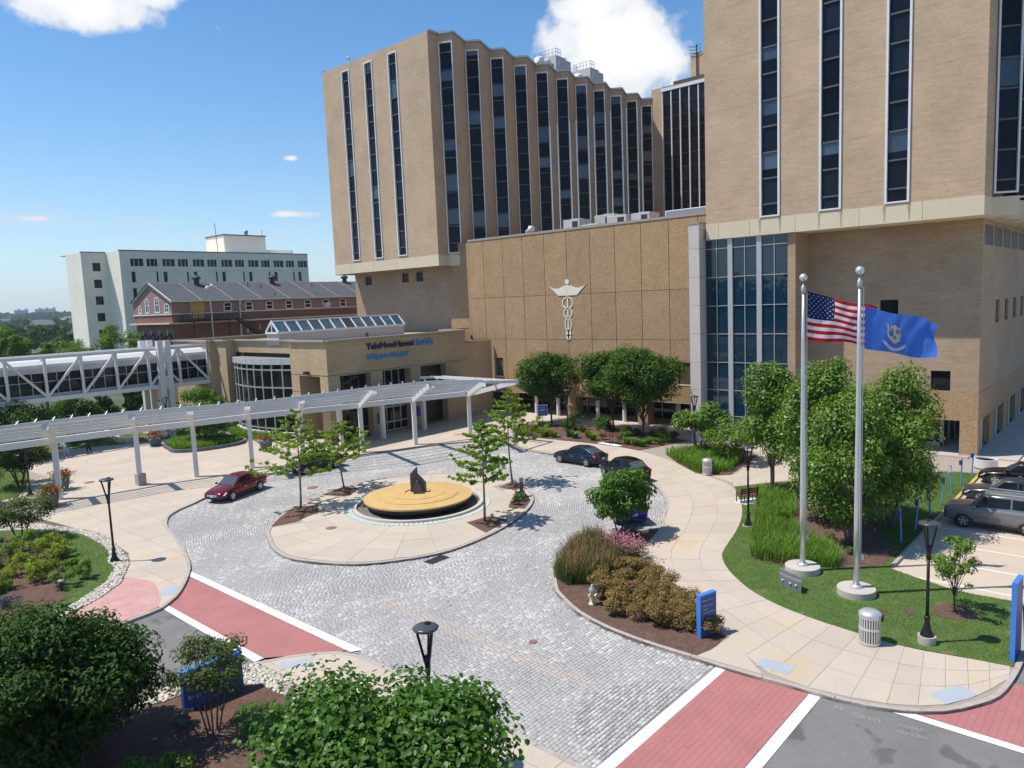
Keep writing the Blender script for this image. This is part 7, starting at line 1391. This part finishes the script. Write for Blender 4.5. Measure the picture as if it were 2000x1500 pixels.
r = thing('drain_grate', 'rectangular dark drain grate in the cobbles at the island kerb', 'drain', (24.7, 27.55, 0)); 
for k in range(8): MB().box(24.05 + k * .15, 27.25, .02, 24.12 + k * .15, 27.8, .04).build('bar', 'dark_metal', r)
MB().box(24.0, 27.2, .018, 25.25, 27.85, .024).build('frame', 'iron_black', r)

# ---- people
def person(x, y, rz, label, top, leg, skin, hair, bend=0.0, stick=False):
    for nm, c in (('skin_' + skin, {'dark': (.14, .075, .05), 'tan': (.4, .23, .16)}[skin]),): mat(nm, c, rough=.6)
    r = thing('person', label, 'person', (x, y, .12)); bl = bend
    def skinned(name, verts, edges, radii, m_, root_i=0):
        me = bpy.data.meshes.new(name); me.from_pydata(verts, edges, []); o = bpy.data.objects.new(name, me); col.objects.link(o); o.modifiers.new('skin', 'SKIN'); me.materials.append(MATS[m_])
        for i, q in enumerate(me.skin_vertices[0].data): q.radius = (radii[i], radii[i]); q.use_root = i == root_i
        o.modifiers.new('sub', 'SUBSURF').render_levels = 2; o.parent = r; return o
    dy = -.16 * bl
    V = [(0, 0, .95), (0, dy * .5, 1.15), (0, dy, 1.40), (0, dy * 1.3, 1.52), (0, dy * 1.6, 1.62), (0, dy * 1.7, 1.72), (.10, .0, .88), (.12, -.10, .50), (.12, -.02, .08), (.12, -.14, .03), (-.10, 0, .88), (-.12, .12, .50), (-.12, .22, .09), (-.12, .12, .03), (.19, dy, 1.42), (.25, dy + .02, 1.12), (.22, dy - .14, .90), (.21, dy - .22, .84), (-.19, dy, 1.42), (-.26, dy + .02, 1.12), (-.20, dy - .15, .94), (-.18, dy - .22, .88)]
    E = [(0, 1), (1, 2), (2, 3), (3, 4), (4, 5), (0, 6), (6, 7), (7, 8), (8, 9), (0, 10), (10, 11), (11, 12), (12, 13), (2, 14), (14, 15), (15, 16), (16, 17), (2, 18), (18, 19), (19, 20), (20, 21)]
    Rr = [.14, .13, .15, .06, .09, .09, .10, .065, .045, .04, .10, .065, .045, .04, .07, .05, .035, .03, .07, .05, .035, .03]
    skinned('body', V, E, Rr, 'skin_' + skin)
    skinned('top', [V[0], V[1], V[2], V[14], V[15], V[18], V[19]], [(0, 1), (1, 2), (2, 3), (3, 4), (2, 5), (5, 6)], [.175, .17, .175, .085, .065, .085, .065], top)
    skinned('trousers', [V[0], V[6], V[7], (V[8][0], V[8][1], .28), V[10], V[11], (V[12][0], V[12][1] - .02, .30)], [(0, 1), (1, 2), (2, 3), (0, 4), (4, 5), (5, 6)], [.16, .12, .08, .065, .12, .08, .065], leg)
    for s_ in (8, 12): MB().box(V[s_][0] - .05, V[s_][1] - .20, 0, V[s_][0] + .05, V[s_][1] + .07, .09).build('shoe', 'white_paint' if top == 'cloth_white' else 'dark_metal', r, local=True, bevel=.02)
    MB().ball((0, V[5][1] + .02, V[5][2] - .01), .115, 12).build('hair', hair, r, local=True, smooth=True)
    for s_ in (-1, 1): MB().ball((.035 * s_, V[4][1] - .085, V[4][2] + .04), .012, 6).build('eye', 'dark_metal', r, local=True)
    if stick: MB().tube([(.22, dy - .24, .86), (.26, dy - .36, 0)], .012, 6).build('walking_stick', 'bronze', r, local=True)
    r.rotation_euler = (0, 0, rz); return r
mat('cloth_white', (0.62, 0.66, 0.74), rough=.9); mat('cloth_blue', (0.30, 0.38, 0.60), rough=.9); mat('cloth_black', (0.02, 0.02, 0.024), rough=.9); mat('hair_dark', (0.015, 0.012, 0.011), rough=.7)
person(23.2, 76.6, R(-150), 'person in a white top and pale blue trousers bending forward on the back path', 'cloth_white', 'cloth_blue', 'tan', 'hair_dark', 1.6); person(25.2, 76.8, R(-120), 'person in black walking with a stick on the back path', 'cloth_black', 'cloth_black', 'dark', 'hair_dark', .4, True)

# ---- labels of the many: told apart by their order across the view
def order_labels(prefix, fmt):
    rt, fw, eye = Vector(_r), -Vector(_b), Vector((0, 0, 13)); q = [o for o in scn.objects if o.parent is None and o.name.split('.')[0] == prefix]
    q.sort(key=lambda o: (Vector(o.location) - eye).dot(rt) / (Vector(o.location) - eye).dot(fw)); W = ['first', 'second', 'third', 'fourth', 'fifth', 'sixth', 'seventh', 'eighth', 'ninth', 'tenth', 'eleventh', 'twelfth', 'thirteenth', 'fourteenth', 'fifteenth', 'sixteenth']
    for i, o in enumerate(q): o['label'] = fmt % W[i]
order_labels('spirea_shrub', 'rust-tipped green spirea mound in the kerbed bed, %s counted from the left')
order_labels('grass_clump', 'round ornamental grass tuft in the bench bed, %s counted from the left')
order_labels('golden_shrub', 'yellow-green leafy shrub of the mulched left garden, %s counted from the left')
# ---- cars
def car(name, label, x, y, head, colr, kind='sedan', Lc=4.75, Wc=1.82, Hc=1.45, plate='plate_white', z=.02, rough=.18):
    """front towards +x of the car"""
    pm = 'paint_' + '_'.join(str(int(c * 1000)) for c in colr)
    mat(pm, colr, rough=rough, metal=.2, coat=.35, var=.03, spec=.35)
    r = thing(name, label, 'car', (0, 0, 0)); k = Lc / 4.8; w0 = Wc / 1.82; h0 = Hc / 1.45; bm_ = bmesh.new()
    if kind == 'sedan': st = [(2.40, .58, .34, .56, .60), (2.34, .74, .24, .64, .69), (2.12, .85, .20, .72, .80), (1.55, .90, .19, .80, .89), (.98, .91, .19, .87, .97), (0, .91, .19, .91, .99), (-1.0, .91, .19, .94, 1.02), (-1.65, .90, .20, .97, 1.06), (-2.15, .85, .23, .97, 1.05), (-2.36, .76, .30, .90, .98), (-2.41, .66, .42, .66, .70)]; gh = dict(ws=1.06, rf=.30, rr=-1.12, rw=-2.0, top=1.45, rh=.63)
    elif kind == 'hatch': st = [(2.40, .58, .34, .58, .63), (2.34, .74, .24, .66, .72), (2.12, .85, .20, .76, .84), (1.55, .90, .19, .84, .94), (1.05, .91, .19, .92, 1.02), (0, .91, .19, .96, 1.04), (-1.0, .91, .19, 1.0, 1.08), (-1.75, .90, .20, 1.03, 1.10), (-2.22, .86, .23, 1.02, 1.09), (-2.36, .78, .30, .94, 1.0), (-2.41, .68, .42, .66, .70)]; gh = dict(ws=1.10, rf=.35, rr=-1.55, rw=-2.12, top=1.48, rh=.62)
    else: st = [(2.40, .66, .42, .84, .90), (2.34, .80, .32, .96, 1.02), (2.12, .90, .26, 1.04, 1.10), (1.6, .92, .25, 1.08, 1.14), (1.15, .93, .25, 1.10, 1.18), (0, .93, .25, 1.12, 1.18), (-1.0, .93, .25, 1.13, 1.18), (-1.8, .93, .26, 1.14, 1.18), (-2.25, .90, .30, 1.13, 1.17), (-2.37, .84, .38, 1.05, 1.10), (-2.41, .76, .46, .80, .86)]; gh = dict(ws=1.22, rf=.62, rr=-2.0, rw=-2.3, top=1.82, rh=.70)
    if kind != 'suv': zf = h0
    else: zf = Hc / 1.82
    rings = []
    for X, w, zb, zs, zt in st:
        w *= w0; X *= k; zb *= zf; zs *= zf; zt *= zf; pts = [(0, zb), (w * .80, zb), (w * .97, zb + .14), (w, (zb + zs) * .5 + .05), (w * .985, zs - .06), (w * .90, zs + .02), (w * .55, zt), (0, zt + .02)]
        rings.append([bm_.verts.new((X, yy, zz)) for yy, zz in pts] + [bm_.verts.new((X, -yy, zz)) for yy, zz in pts[-2:0:-1]])
    n = len(rings[0])
    for i in range(len(rings) - 1):
        for j in range(n): bm_.faces.new((rings[i][j], rings[i][(j + 1) % n], rings[i + 1][(j + 1) % n], rings[i + 1][j]))
    bm_.faces.new(rings[0][::-1]); bm_.faces.new(rings[-1]); bmesh.ops.recalc_face_normals(bm_, faces=bm_.faces)
    me = bpy.data.meshes.new('body'); bm_.to_mesh(me); bm_.free(); me.materials.append(MATS[pm]); me.polygons.foreach_set('use_smooth', [True] * len(me.polygons)); o = bpy.data.objects.new('body', me); col.objects.link(o); o.parent = r; sd = o.modifiers.new('subd', 'SUBSURF'); sd.levels = sd.render_levels = 2
    # greenhouse
    xs_ = [s[0] * k for s in st][::-1]; belt = [s[3] * zf for s in st][::-1]; hw_ = [s[1] * w0 for s in st][::-1]
    zb_ = lambda X: float(np.interp(X, xs_, belt)); wb_ = lambda X: float(np.interp(X, xs_, hw_)) * .90
    ws, rf, rr, rw, top, rh = gh['ws'] * k, gh['rf'] * k, gh['rr'] * k, gh['rw'] * k, gh['top'] * zf, gh['rh'] * w0
    gx = [ws, rf, (rf + rr) / 2, rr, rw]; gz = [zb_(ws) + .05, top - .05, top, top - .05 if kind != 'suv' else top - .04, zb_(rw) + .06]; gw = [wb_(ws) * .86, rh * .96, rh, rh * .97, wb_(rw) * .84]
    b = MB()
    def sect(i): return [(gx[i], -wb_(gx[i]), zb_(gx[i]) - .03), (gx[i], -gw[i], gz[i]), (gx[i], -gw[i] * .6, gz[i] + .035 * (i in (1, 2, 3))), (gx[i], gw[i] * .6, gz[i] + .035 * (i in (1, 2, 3))), (gx[i], gw[i], gz[i]), (gx[i], wb_(gx[i]), zb_(gx[i]) - .03)]
    for i in range(4):
        A, Bq = sect(i), sect(i + 1)
        for j in range(5): b.quad(A[j], A[j + 1], Bq[j + 1], Bq[j])
    b.build('roof', pm, r, smooth=True, local=True, merge=True, bevel=.02)
    def side(X, v, s, off=.012):
        zt_ = float(np.interp(X, gx[::-1], gz[::-1])); wt_ = float(np.interp(X, gx[::-1], gw[::-1])); zb = zb_(X) - .03; wb = wb_(X)
        return (X, s * (wb + (wt_ - wb) * v + off), zb + (zt_ - zb) * v)
    mid = (rf + rr) / 2 + .05
    for s in (-1, 1):
        for a, c in (((ws - .30 * k), mid + .04), (mid - .04, rr - .18 * k if kind != 'suv' else rr + .75)):
            q = MB(); m_ = max(min(rf, a - .05), c + .05) if a > rf else None; up0 = rf - .02 if a > rf else a
            q.add([side(a, .22, s), side(c, .22, s), side(c, .88 if c > rr else .80, s), side(up0, .88, s)], [(0, 1, 2, 3)]); q.build('side_window', 'car_glass', r, local=True)
        if kind != 'sedan': q = MB(); a, c = (rr - .22 * k, rw + .42) if kind != 'suv' else (rr + .66, rr + .06); q.add([side(a, .22, s), side(c, .25, s), side(c, .72, s), side(a, .86, s)], [(0, 1, 2, 3)]); q.build('side_window', 'car_glass', r, local=True)
    def endglass(xa, za, wa, xb, zb2, wb2, nm, m_, out):
        d = Vector((zb2 - za, 0, -(xb - xa))); d.normalize(); d = d if d.z > 0 else -d; q = MB(); f0, f1 = .10, .90
        L_ = lambda f, s: tuple(Vector((xa + (xb - xa) * f, s * (wa + (wb2 - wa) * f) * .90, za + (zb2 - za) * f)) + d * .014)
        R_ = lambda f, t: tuple(Vector((xa + (xb - xa) * f, t * (wa + (wb2 - wa) * f), za + (zb2 - za) * f + (.037 * f if abs(t) < .7 else .037 * f * (1 - abs(t)) / .4))) + d * .016)
        ts = (-.92, -.6, .6, .92)
        for i_ in range(3): q.quad(R_(f0, ts[i_]), R_(f0, ts[i_ + 1]), R_(f1, ts[i_ + 1]), R_(f1, ts[i_]))
        q.build(nm, m_, r, local=True)
    endglass(gx[0], gz[0], gw[0], gx[1], gz[1], gw[1], 'windscreen', 'windscreen', 1); endglass(gx[4], gz[4], gw[4], gx[3], gz[3], gw[3], 'rear_window', 'windscreen', -1)
    # wheels with arches
    wr = .335 * (1 if kind != 'suv' else 1.12); wx = (1.42 * k, -1.38 * k)
    for X in wx:
        for s in (-1, 1):
            Y = s * (Wc / 2 - .10); a_ = MB(); n = 20
            arch = MB(); arch.add([(X + (wr + .055) * math.cos(t), s * (Wc / 2 + .004), max(.2, wr + (wr + .055) * math.sin(t))) for t in np.linspace(-.45, math.pi + .45, 16)], [tuple(range(16))]); arch.build('wheel_arch', 'plastic_black', r, local=True)
            t_ = MB(); prof = [(wr * .62, -.10), (wr * .95, -.105), (wr, -.07), (wr, .07), (wr * .95, .105), (wr * .62, .10)]; vs = []; fs = []
            for i, (rad, yy) in enumerate(prof):
                for j in range(n): t = 2 * math.pi * j / n; vs.append((X + rad * math.cos(t), Y + s * (.02) + yy, wr + rad * math.sin(t)))
            for i in range(5):
                for j in range(n): fs.append((i * n + j, i * n + (j + 1) % n, (i + 1) * n + (j + 1) % n, (i + 1) * n + j))
            t_.add(vs, fs); wh = t_.build('wheel', 'tyre', r, local=True, smooth=True)
            rm = MB(); yo = Y + s * .115
            for j in range(5):
                t = 2 * math.pi * j / 5 + .3; c_, s_ = math.cos(t), math.sin(t); rm.bar((X + .03 * c_, yo, wr + .03 * s_), (X + wr * .64 * c_, yo, wr + wr * .64 * s_), .075, .03, up=(0, 1, 0))
            ringp = [(wr * .58, wr * .66)]
            for j in range(n):
                t0, t1 = 2 * math.pi * j / n, 2 * math.pi * (j + 1) / n; rm.quad(*[(X + rd * math.cos(t), yo + s * .004, wr + rd * math.sin(t)) for rd, t in ((wr * .56, t0), (wr * .67, t0), (wr * .67, t1), (wr * .56, t1))])
            o = rm.build('rim', 'rim', r, local=True); o.parent = wh
            hb = MB(); hb.add([(X + wr * .62 * math.cos(t), Y + s * .06, wr + wr * .62 * math.sin(t)) for t in np.linspace(0, 6.283, 17)[:-1]], [tuple(range(16))]); o = hb.build('brake_disc', 'plastic_black', r, local=True); o.parent = wh
    # lights, plates, mirrors, handles, grille
    fz = st[1][3] * zf; rz_ = st[-2][3] * zf
    for s in (-1, 1):
        MB().add([(2.30 * k, s * .50 * w0, fz - .14), (2.08 * k, s * .84 * w0, fz - .08), (1.92 * k, s * .875 * w0, fz + .06), (2.20 * k, s * .56 * w0, fz + .0), (2.40 * k, s * .46 * w0, fz - .12), (2.20 * k, s * .865 * w0, fz - .10), (1.96 * k, s * .905 * w0, fz + .05), (2.30 * k, s * .58 * w0, fz + .03)], [(4, 5, 6, 7), (0, 1, 5, 4), (1, 2, 6, 5), (2, 3, 7, 6), (3, 0, 4, 7)]).build('headlight', 'head_lamp', r, local=True)
        MB().add([(-2.30 * k, s * .42 * w0, rz_ - .16), (-2.42 * k, s * .42 * w0, rz_ - .14), (-2.32 * k, s * .84 * w0, rz_ - .15), (-2.10 * k, s * .885 * w0, rz_ - .10), (-2.28 * k, s * .42 * w0, rz_ + .02), (-2.405 * k, s * .42 * w0, rz_ + .02), (-2.30 * k, s * .82 * w0, rz_ + .02), (-2.05 * k, s * .875 * w0, rz_ + .02)], [(1, 2, 6, 5), (2, 3, 7, 6), (5, 6, 7, 4), (0, 1, 5, 4), (0, 3, 2, 1)]).build('tail_light', 'tail_lamp', r, local=True)
        m_ = MB(); xm = ws - .28; m_.box(xm - .08, s * Wc / 2 - .02, zb_(xm) + .03, xm + .08, s * (Wc / 2 + .17), zb_(xm) + .17); m_.build('mirror', pm, r, local=True, bevel=.03)
        for X in (ws - .95 * k, rr + .12): MB().box(X - .10, s * (Wc / 2 - .01) - .015, zb_(X) - .20, X + .08, s * (Wc / 2 - .01) + .015, zb_(X) - .17).build('door_handle', 'silver', r, local=True)
        d_ = MB()
        for X in (ws - .22 * k, mid, rr - .25 * k): d_.box(X - .006, s * Wc / 2 - .004 - .006, .34 * zf, X + .006, s * Wc / 2 - .004 + .007, zb_(X) - .06)
        d_.box(-1.0 * k, s * Wc / 2 - .012, .26 * zf, 1.0 * k, s * Wc / 2 + .006, .33 * zf); d_.each('door_seam', 'plastic_black', r, local=True)
    MB().box(2.36 * k, -.42, fz - .20, 2.425 * k, .42, fz - .06).build('grille', 'grey_metal' if kind != 'suv' else 'plastic_black', r, local=True, bevel=.02); MB().box(2.32 * k, -.60, .30, 2.40 * k, .60, .42).build('air_intake', 'plastic_black', r, local=True, bevel=.02)
    MB().box(2.42 * k, -.15, .42 * zf, 2.44 * k, .15, .57 * zf).build('number_plate', plate, r, local=True); MB().box(-2.46 * k, -.15, .62 * zf, -2.43 * k, .15, .76 * zf).build('number_plate', plate, r, local=True); MB().box(-2.44 * k, -.66, .28 * zf, -2.36 * k, .66, .40 * zf).build('bumper', 'plastic_black', r, local=True, bevel=.03)
    if kind == 'suv':
        for s in (-1, 1): MB().bar((rf - .1, s * .58, top + .08), (rr + .1, s * .58, top + .08), .04).build('roof_rail', 'silver', r, local=True)
    elif kind == 'sunroof': pass
    r.location = (x, y, z); r.rotation_euler = (0, 0, head); return r
H = lambda dx, dy: math.atan2(dy, dx)
mc = car('parked_car', 'maroon sedan parked at the kerb, its front towards the left', 25.55, 49.45, H(-.94, -.36), (.14, .008, .018), Lc=4.84, Wc=1.86, Hc=1.47)
MB().box(-.55, -.38, 1.475, .05, .38, 1.49).build('sunroof', 'car_glass', mc, local=True).location.z = 0
car('parked_car', 'black sedan parked behind the two leftmost island trees', 33.4, 51.35, H(-1, .02), (.006, .0065, .008), Lc=4.75, Wc=1.82, Hc=1.45)
car('parked_car', 'dark navy sedan by the kerb before the bench bed, rear to the right', 46.45, 34.45, H(.06, 1), (.007, .019, .042), Lc=4.62, Wc=1.75, Hc=1.40)
car('parked_car', 'black hatchback mostly hidden behind the round magnolia', 44.1, 28.8, H(.42, .9), (.006, .0065, .008), 'hatch', 4.6, 1.82, 1.52)
car('parked_car', 'bright blue hatchback seen from behind under the magnolia', 36.1, 23.75, H(.62, .78), (.012, .030, .26), 'hatch', 4.3, 1.78, 1.48)
car('parked_car', 'grey four-by-four with roof rails in the parking lot, the nearest of three', 44.95, 6.25, H(0, 1), (.19, .195, .20), 'suv', 4.85, 1.96, 1.84, z=.12)
car('parked_car', 'dark slate sedan between the grey four-by-four and the black car in the lot', 50.35, 6.4, H(0, 1), (.035, .045, .06), Lc=4.85, z=.12)
car('parked_car', 'black sedan farthest of the three cars in the parking lot', 55.3, 6.4, H(0, 1), (.006, .0065, .008), Lc=4.85, z=.12)

# ================================================================== FAR TOWN
def hill_z(x, y):
    d = np.hypot(x, y); ridge_ = np.clip((d - 1100) / 2100, 0, 1); ridge_ = ridge_ * ridge_ * (3 - 2 * ridge_)
    return ridge_ * (15 + 5 * np.sin(x * .0021 + 1) + 3 * np.sin(x * .006 + y * .001) + 2 * np.sin(x * .013)) - .1
xs_h = np.linspace(-1500, 4200, 90); ys_h = np.linspace(260, 4600, 70); GXh, GYh = np.meshgrid(xs_h, ys_h); Vh = np.stack([GXh, GYh, hill_z(GXh, GYh)], -1).reshape(-1, 3)
ih = np.arange(69)[:, None] * 90 + np.arange(89)[None]; Fh = np.stack([ih, ih + 1, ih + 91, ih + 90], -1).reshape(-1, 4)
tag(npobj('hills', Vh, Fh, 'ground_far', smooth=True), kind='structure')
# canopy of the far wood: leafy clumps
def far_wood(n, rmin, rmax, size, name, cards, L, xr=(.02, .62)):
    d = np.sqrt(nrg.uniform(rmin ** 2, rmax ** 2, n)); az = nrg.uniform(*xr, n); X = d * az / np.sqrt(1 + az ** 2); Y = d / np.sqrt(1 + az ** 2); s = nrg.uniform(.6, 1.3, n) * size; Z = hill_z(X, Y)
    c = np.stack([X, Y, Z + s * .75], 1); dd = nrg.normal(size=(n, cards, 3)); dd /= np.linalg.norm(dd, axis=2, keepdims=True); dd[..., 2] = np.abs(dd[..., 2]) * 1.0 - .25; P = (c[:, None] + dd * s[:, None, None] * np.array([1, 1, .8]) * nrg.uniform(.75, 1.05, (n, cards, 1))).reshape(-1, 3)
    V, F = leaf_cards(P, dd.reshape(-1, 3) + nrg.normal(0, .35, (n * cards, 3)), L, .8); return tag(npobj(name, V, F, 'leaf_far'), kind='stuff')
far_wood(620, 280, 900, 6.0, 'town_trees', 70, 3.4); far_wood(900, 900, 2100, 8, 'town_trees', 42, 7.0); far_wood(1500, 2100, 3800, 11, 'far_wood', 26, 13)
def wood_belt(name, xs, ys, n, s0, cards=60, L=2.6):
    X = nrg.uniform(*xs, n); Y = nrg.uniform(*ys, n); s = nrg.uniform(.7, 1.15, n) * s0; c = np.stack([X, Y, s * .9], 1); dd = nrg.normal(size=(n, cards, 3)); dd /= np.linalg.norm(dd, axis=2, keepdims=True); P = (c[:, None] + dd * s[:, None, None] * nrg.uniform(.75, 1.05, (n, cards, 1))).reshape(-1, 3); P[:, 2] = np.maximum(P[:, 2], .2)
    V, F = leaf_cards(P, dd.reshape(-1, 3) + nrg.normal(0, .35, (n * cards, 3)), L, .8); return tag(npobj(name, V, F, 'leaf_far'), kind='stuff')
wood_belt('street_trees', (-170, -110), (-120, 190), 130, 9.5)
mat('house_pale', (0.55, 0.52, 0.47), var=.1, scale=.02); mat('house_red', (0.30, 0.15, 0.12), var=.1, scale=.02); mat('roof_grey', (0.20, 0.20, 0.21), var=.1, scale=.02); mat('roof_tan', (0.36, 0.33, 0.27), var=.1, scale=.02)
def house(x, y, w, d, h, rz, wallm, roofm, label, grp='houses of the far town'):
    z = float(hill_z(x, y)); r = thing('far_house', label, 'house', (x, y, z), rz, grp)
    MB().box(-w / 2, -d / 2, -1, w / 2, d / 2, h).build('wall', wallm, r, local=True); b = MB(); b.add([(-w / 2 - .4, -d / 2 - .4, h), (w / 2 + .4, -d / 2 - .4, h), (w / 2 + .4, d / 2 + .4, h), (-w / 2 - .4, d / 2 + .4, h), (-w / 2 - .4, 0, h + d * .42), (w / 2 + .4, 0, h + d * .42)], [(0, 1, 5, 4), (2, 3, 4, 5), (0, 4, 3), (1, 2, 5)]); b.build('roof', roofm, r, local=True)
    for k in (-.25, .25):
        for zz in (.3, .65): MB().box(w * k - .6, -d / 2 - .06, h * zz, w * k + .6, -d / 2 - .01, h * zz + 1.4).build('window', 'dark_glass', r, local=True)
    return r
rnd.seed(5)
spots = [(148, 520, 26, 13, 8), (118, 470, 20, 12, 8), (205, 600, 22, 13, 9), (160, 430, 18, 11, 8), (240, 820, 24, 14, 9), (300, 900, 24, 14, 9), (330, 1120, 28, 15, 9), (400, 1250, 30, 16, 10), (380, 1450, 30, 15, 9), (520, 1600, 34, 16, 10), (460, 1800, 36, 16, 9), (640, 1900, 36, 18, 10), (560, 1300, 30, 15, 9), (260, 700, 22, 12, 8), (190, 360, 24, 12, 7)]
for i, (x, y, w, d, h) in enumerate(spots): q_ = .5 if y < 800 else .8; house(x, y, w * q_, d * q_, h * (.7 if y < 800 else .9), rnd.uniform(-.5, .6), ('house_pale', 'house_red', 'house_pale')[i % 3], ('roof_grey', 'roof_tan')[i % 2], 'small gabled house among the trees of the far town')
def apart(x, y, w, h, n, label):
    z = float(hill_z(x, y)); r = thing('apartment_tower', label, 'apartment block', (x, y, z), -.3, 'apartment blocks on the far ridge'); ww = w / n
    for k in range(n): MB().box(-w / 2 + k * ww, -8 + (k % 2) * 3, -6, -w / 2 + (k + 1) * ww - .8, 10, h + (k % 2) * 4).build('wing', 'house_pale', r, local=True)
    for zz in range(6): MB().box(-w / 2, -8.2, 3 + zz * h / 7, w / 2, -8.05, 4.8 + zz * h / 7).build('window_band', 'dark_glass', r, local=True)
    return r
a_ = math.hypot(1, .33); apart(3250 * .273 / 1.037, 3250 / 1.037, 44, 34, 4, 'left pale apartment block on the far ridge'); apart(3250 * .298 / 1.044, 3250 / 1.044, 66, 36, 6, 'longer right apartment block on the far ridge')

order_labels('far_house', 'small gabled house among the trees of the far town, %s from the left')
# ---- air
hz = MB(); hz.box(-2400, -400, -1.25, 5200, 5200, 140); ho = hz.build('haze', 'dark_joint'); hm = bpy.data.materials.new('haze_air'); hm.use_nodes = True; hn = hm.node_tree.nodes; hl_ = hm.node_tree.links
for q in list(hn):
    if q.type != 'OUTPUT_MATERIAL': hn.remove(q)
pv = hn.new('ShaderNodeVolumePrincipled'); pv.inputs['Color'].default_value = (.70, .84, 1.0, 1); pv.inputs['Density'].default_value = 0.00011; pv.inputs['Anisotropy'].default_value = .3; hl_.new(pv.outputs[0], [q for q in hn if q.type == 'OUTPUT_MATERIAL'][0].inputs['Volume'])
ho.data.materials.clear(); ho.data.materials.append(hm); tag(ho, kind='stuff')
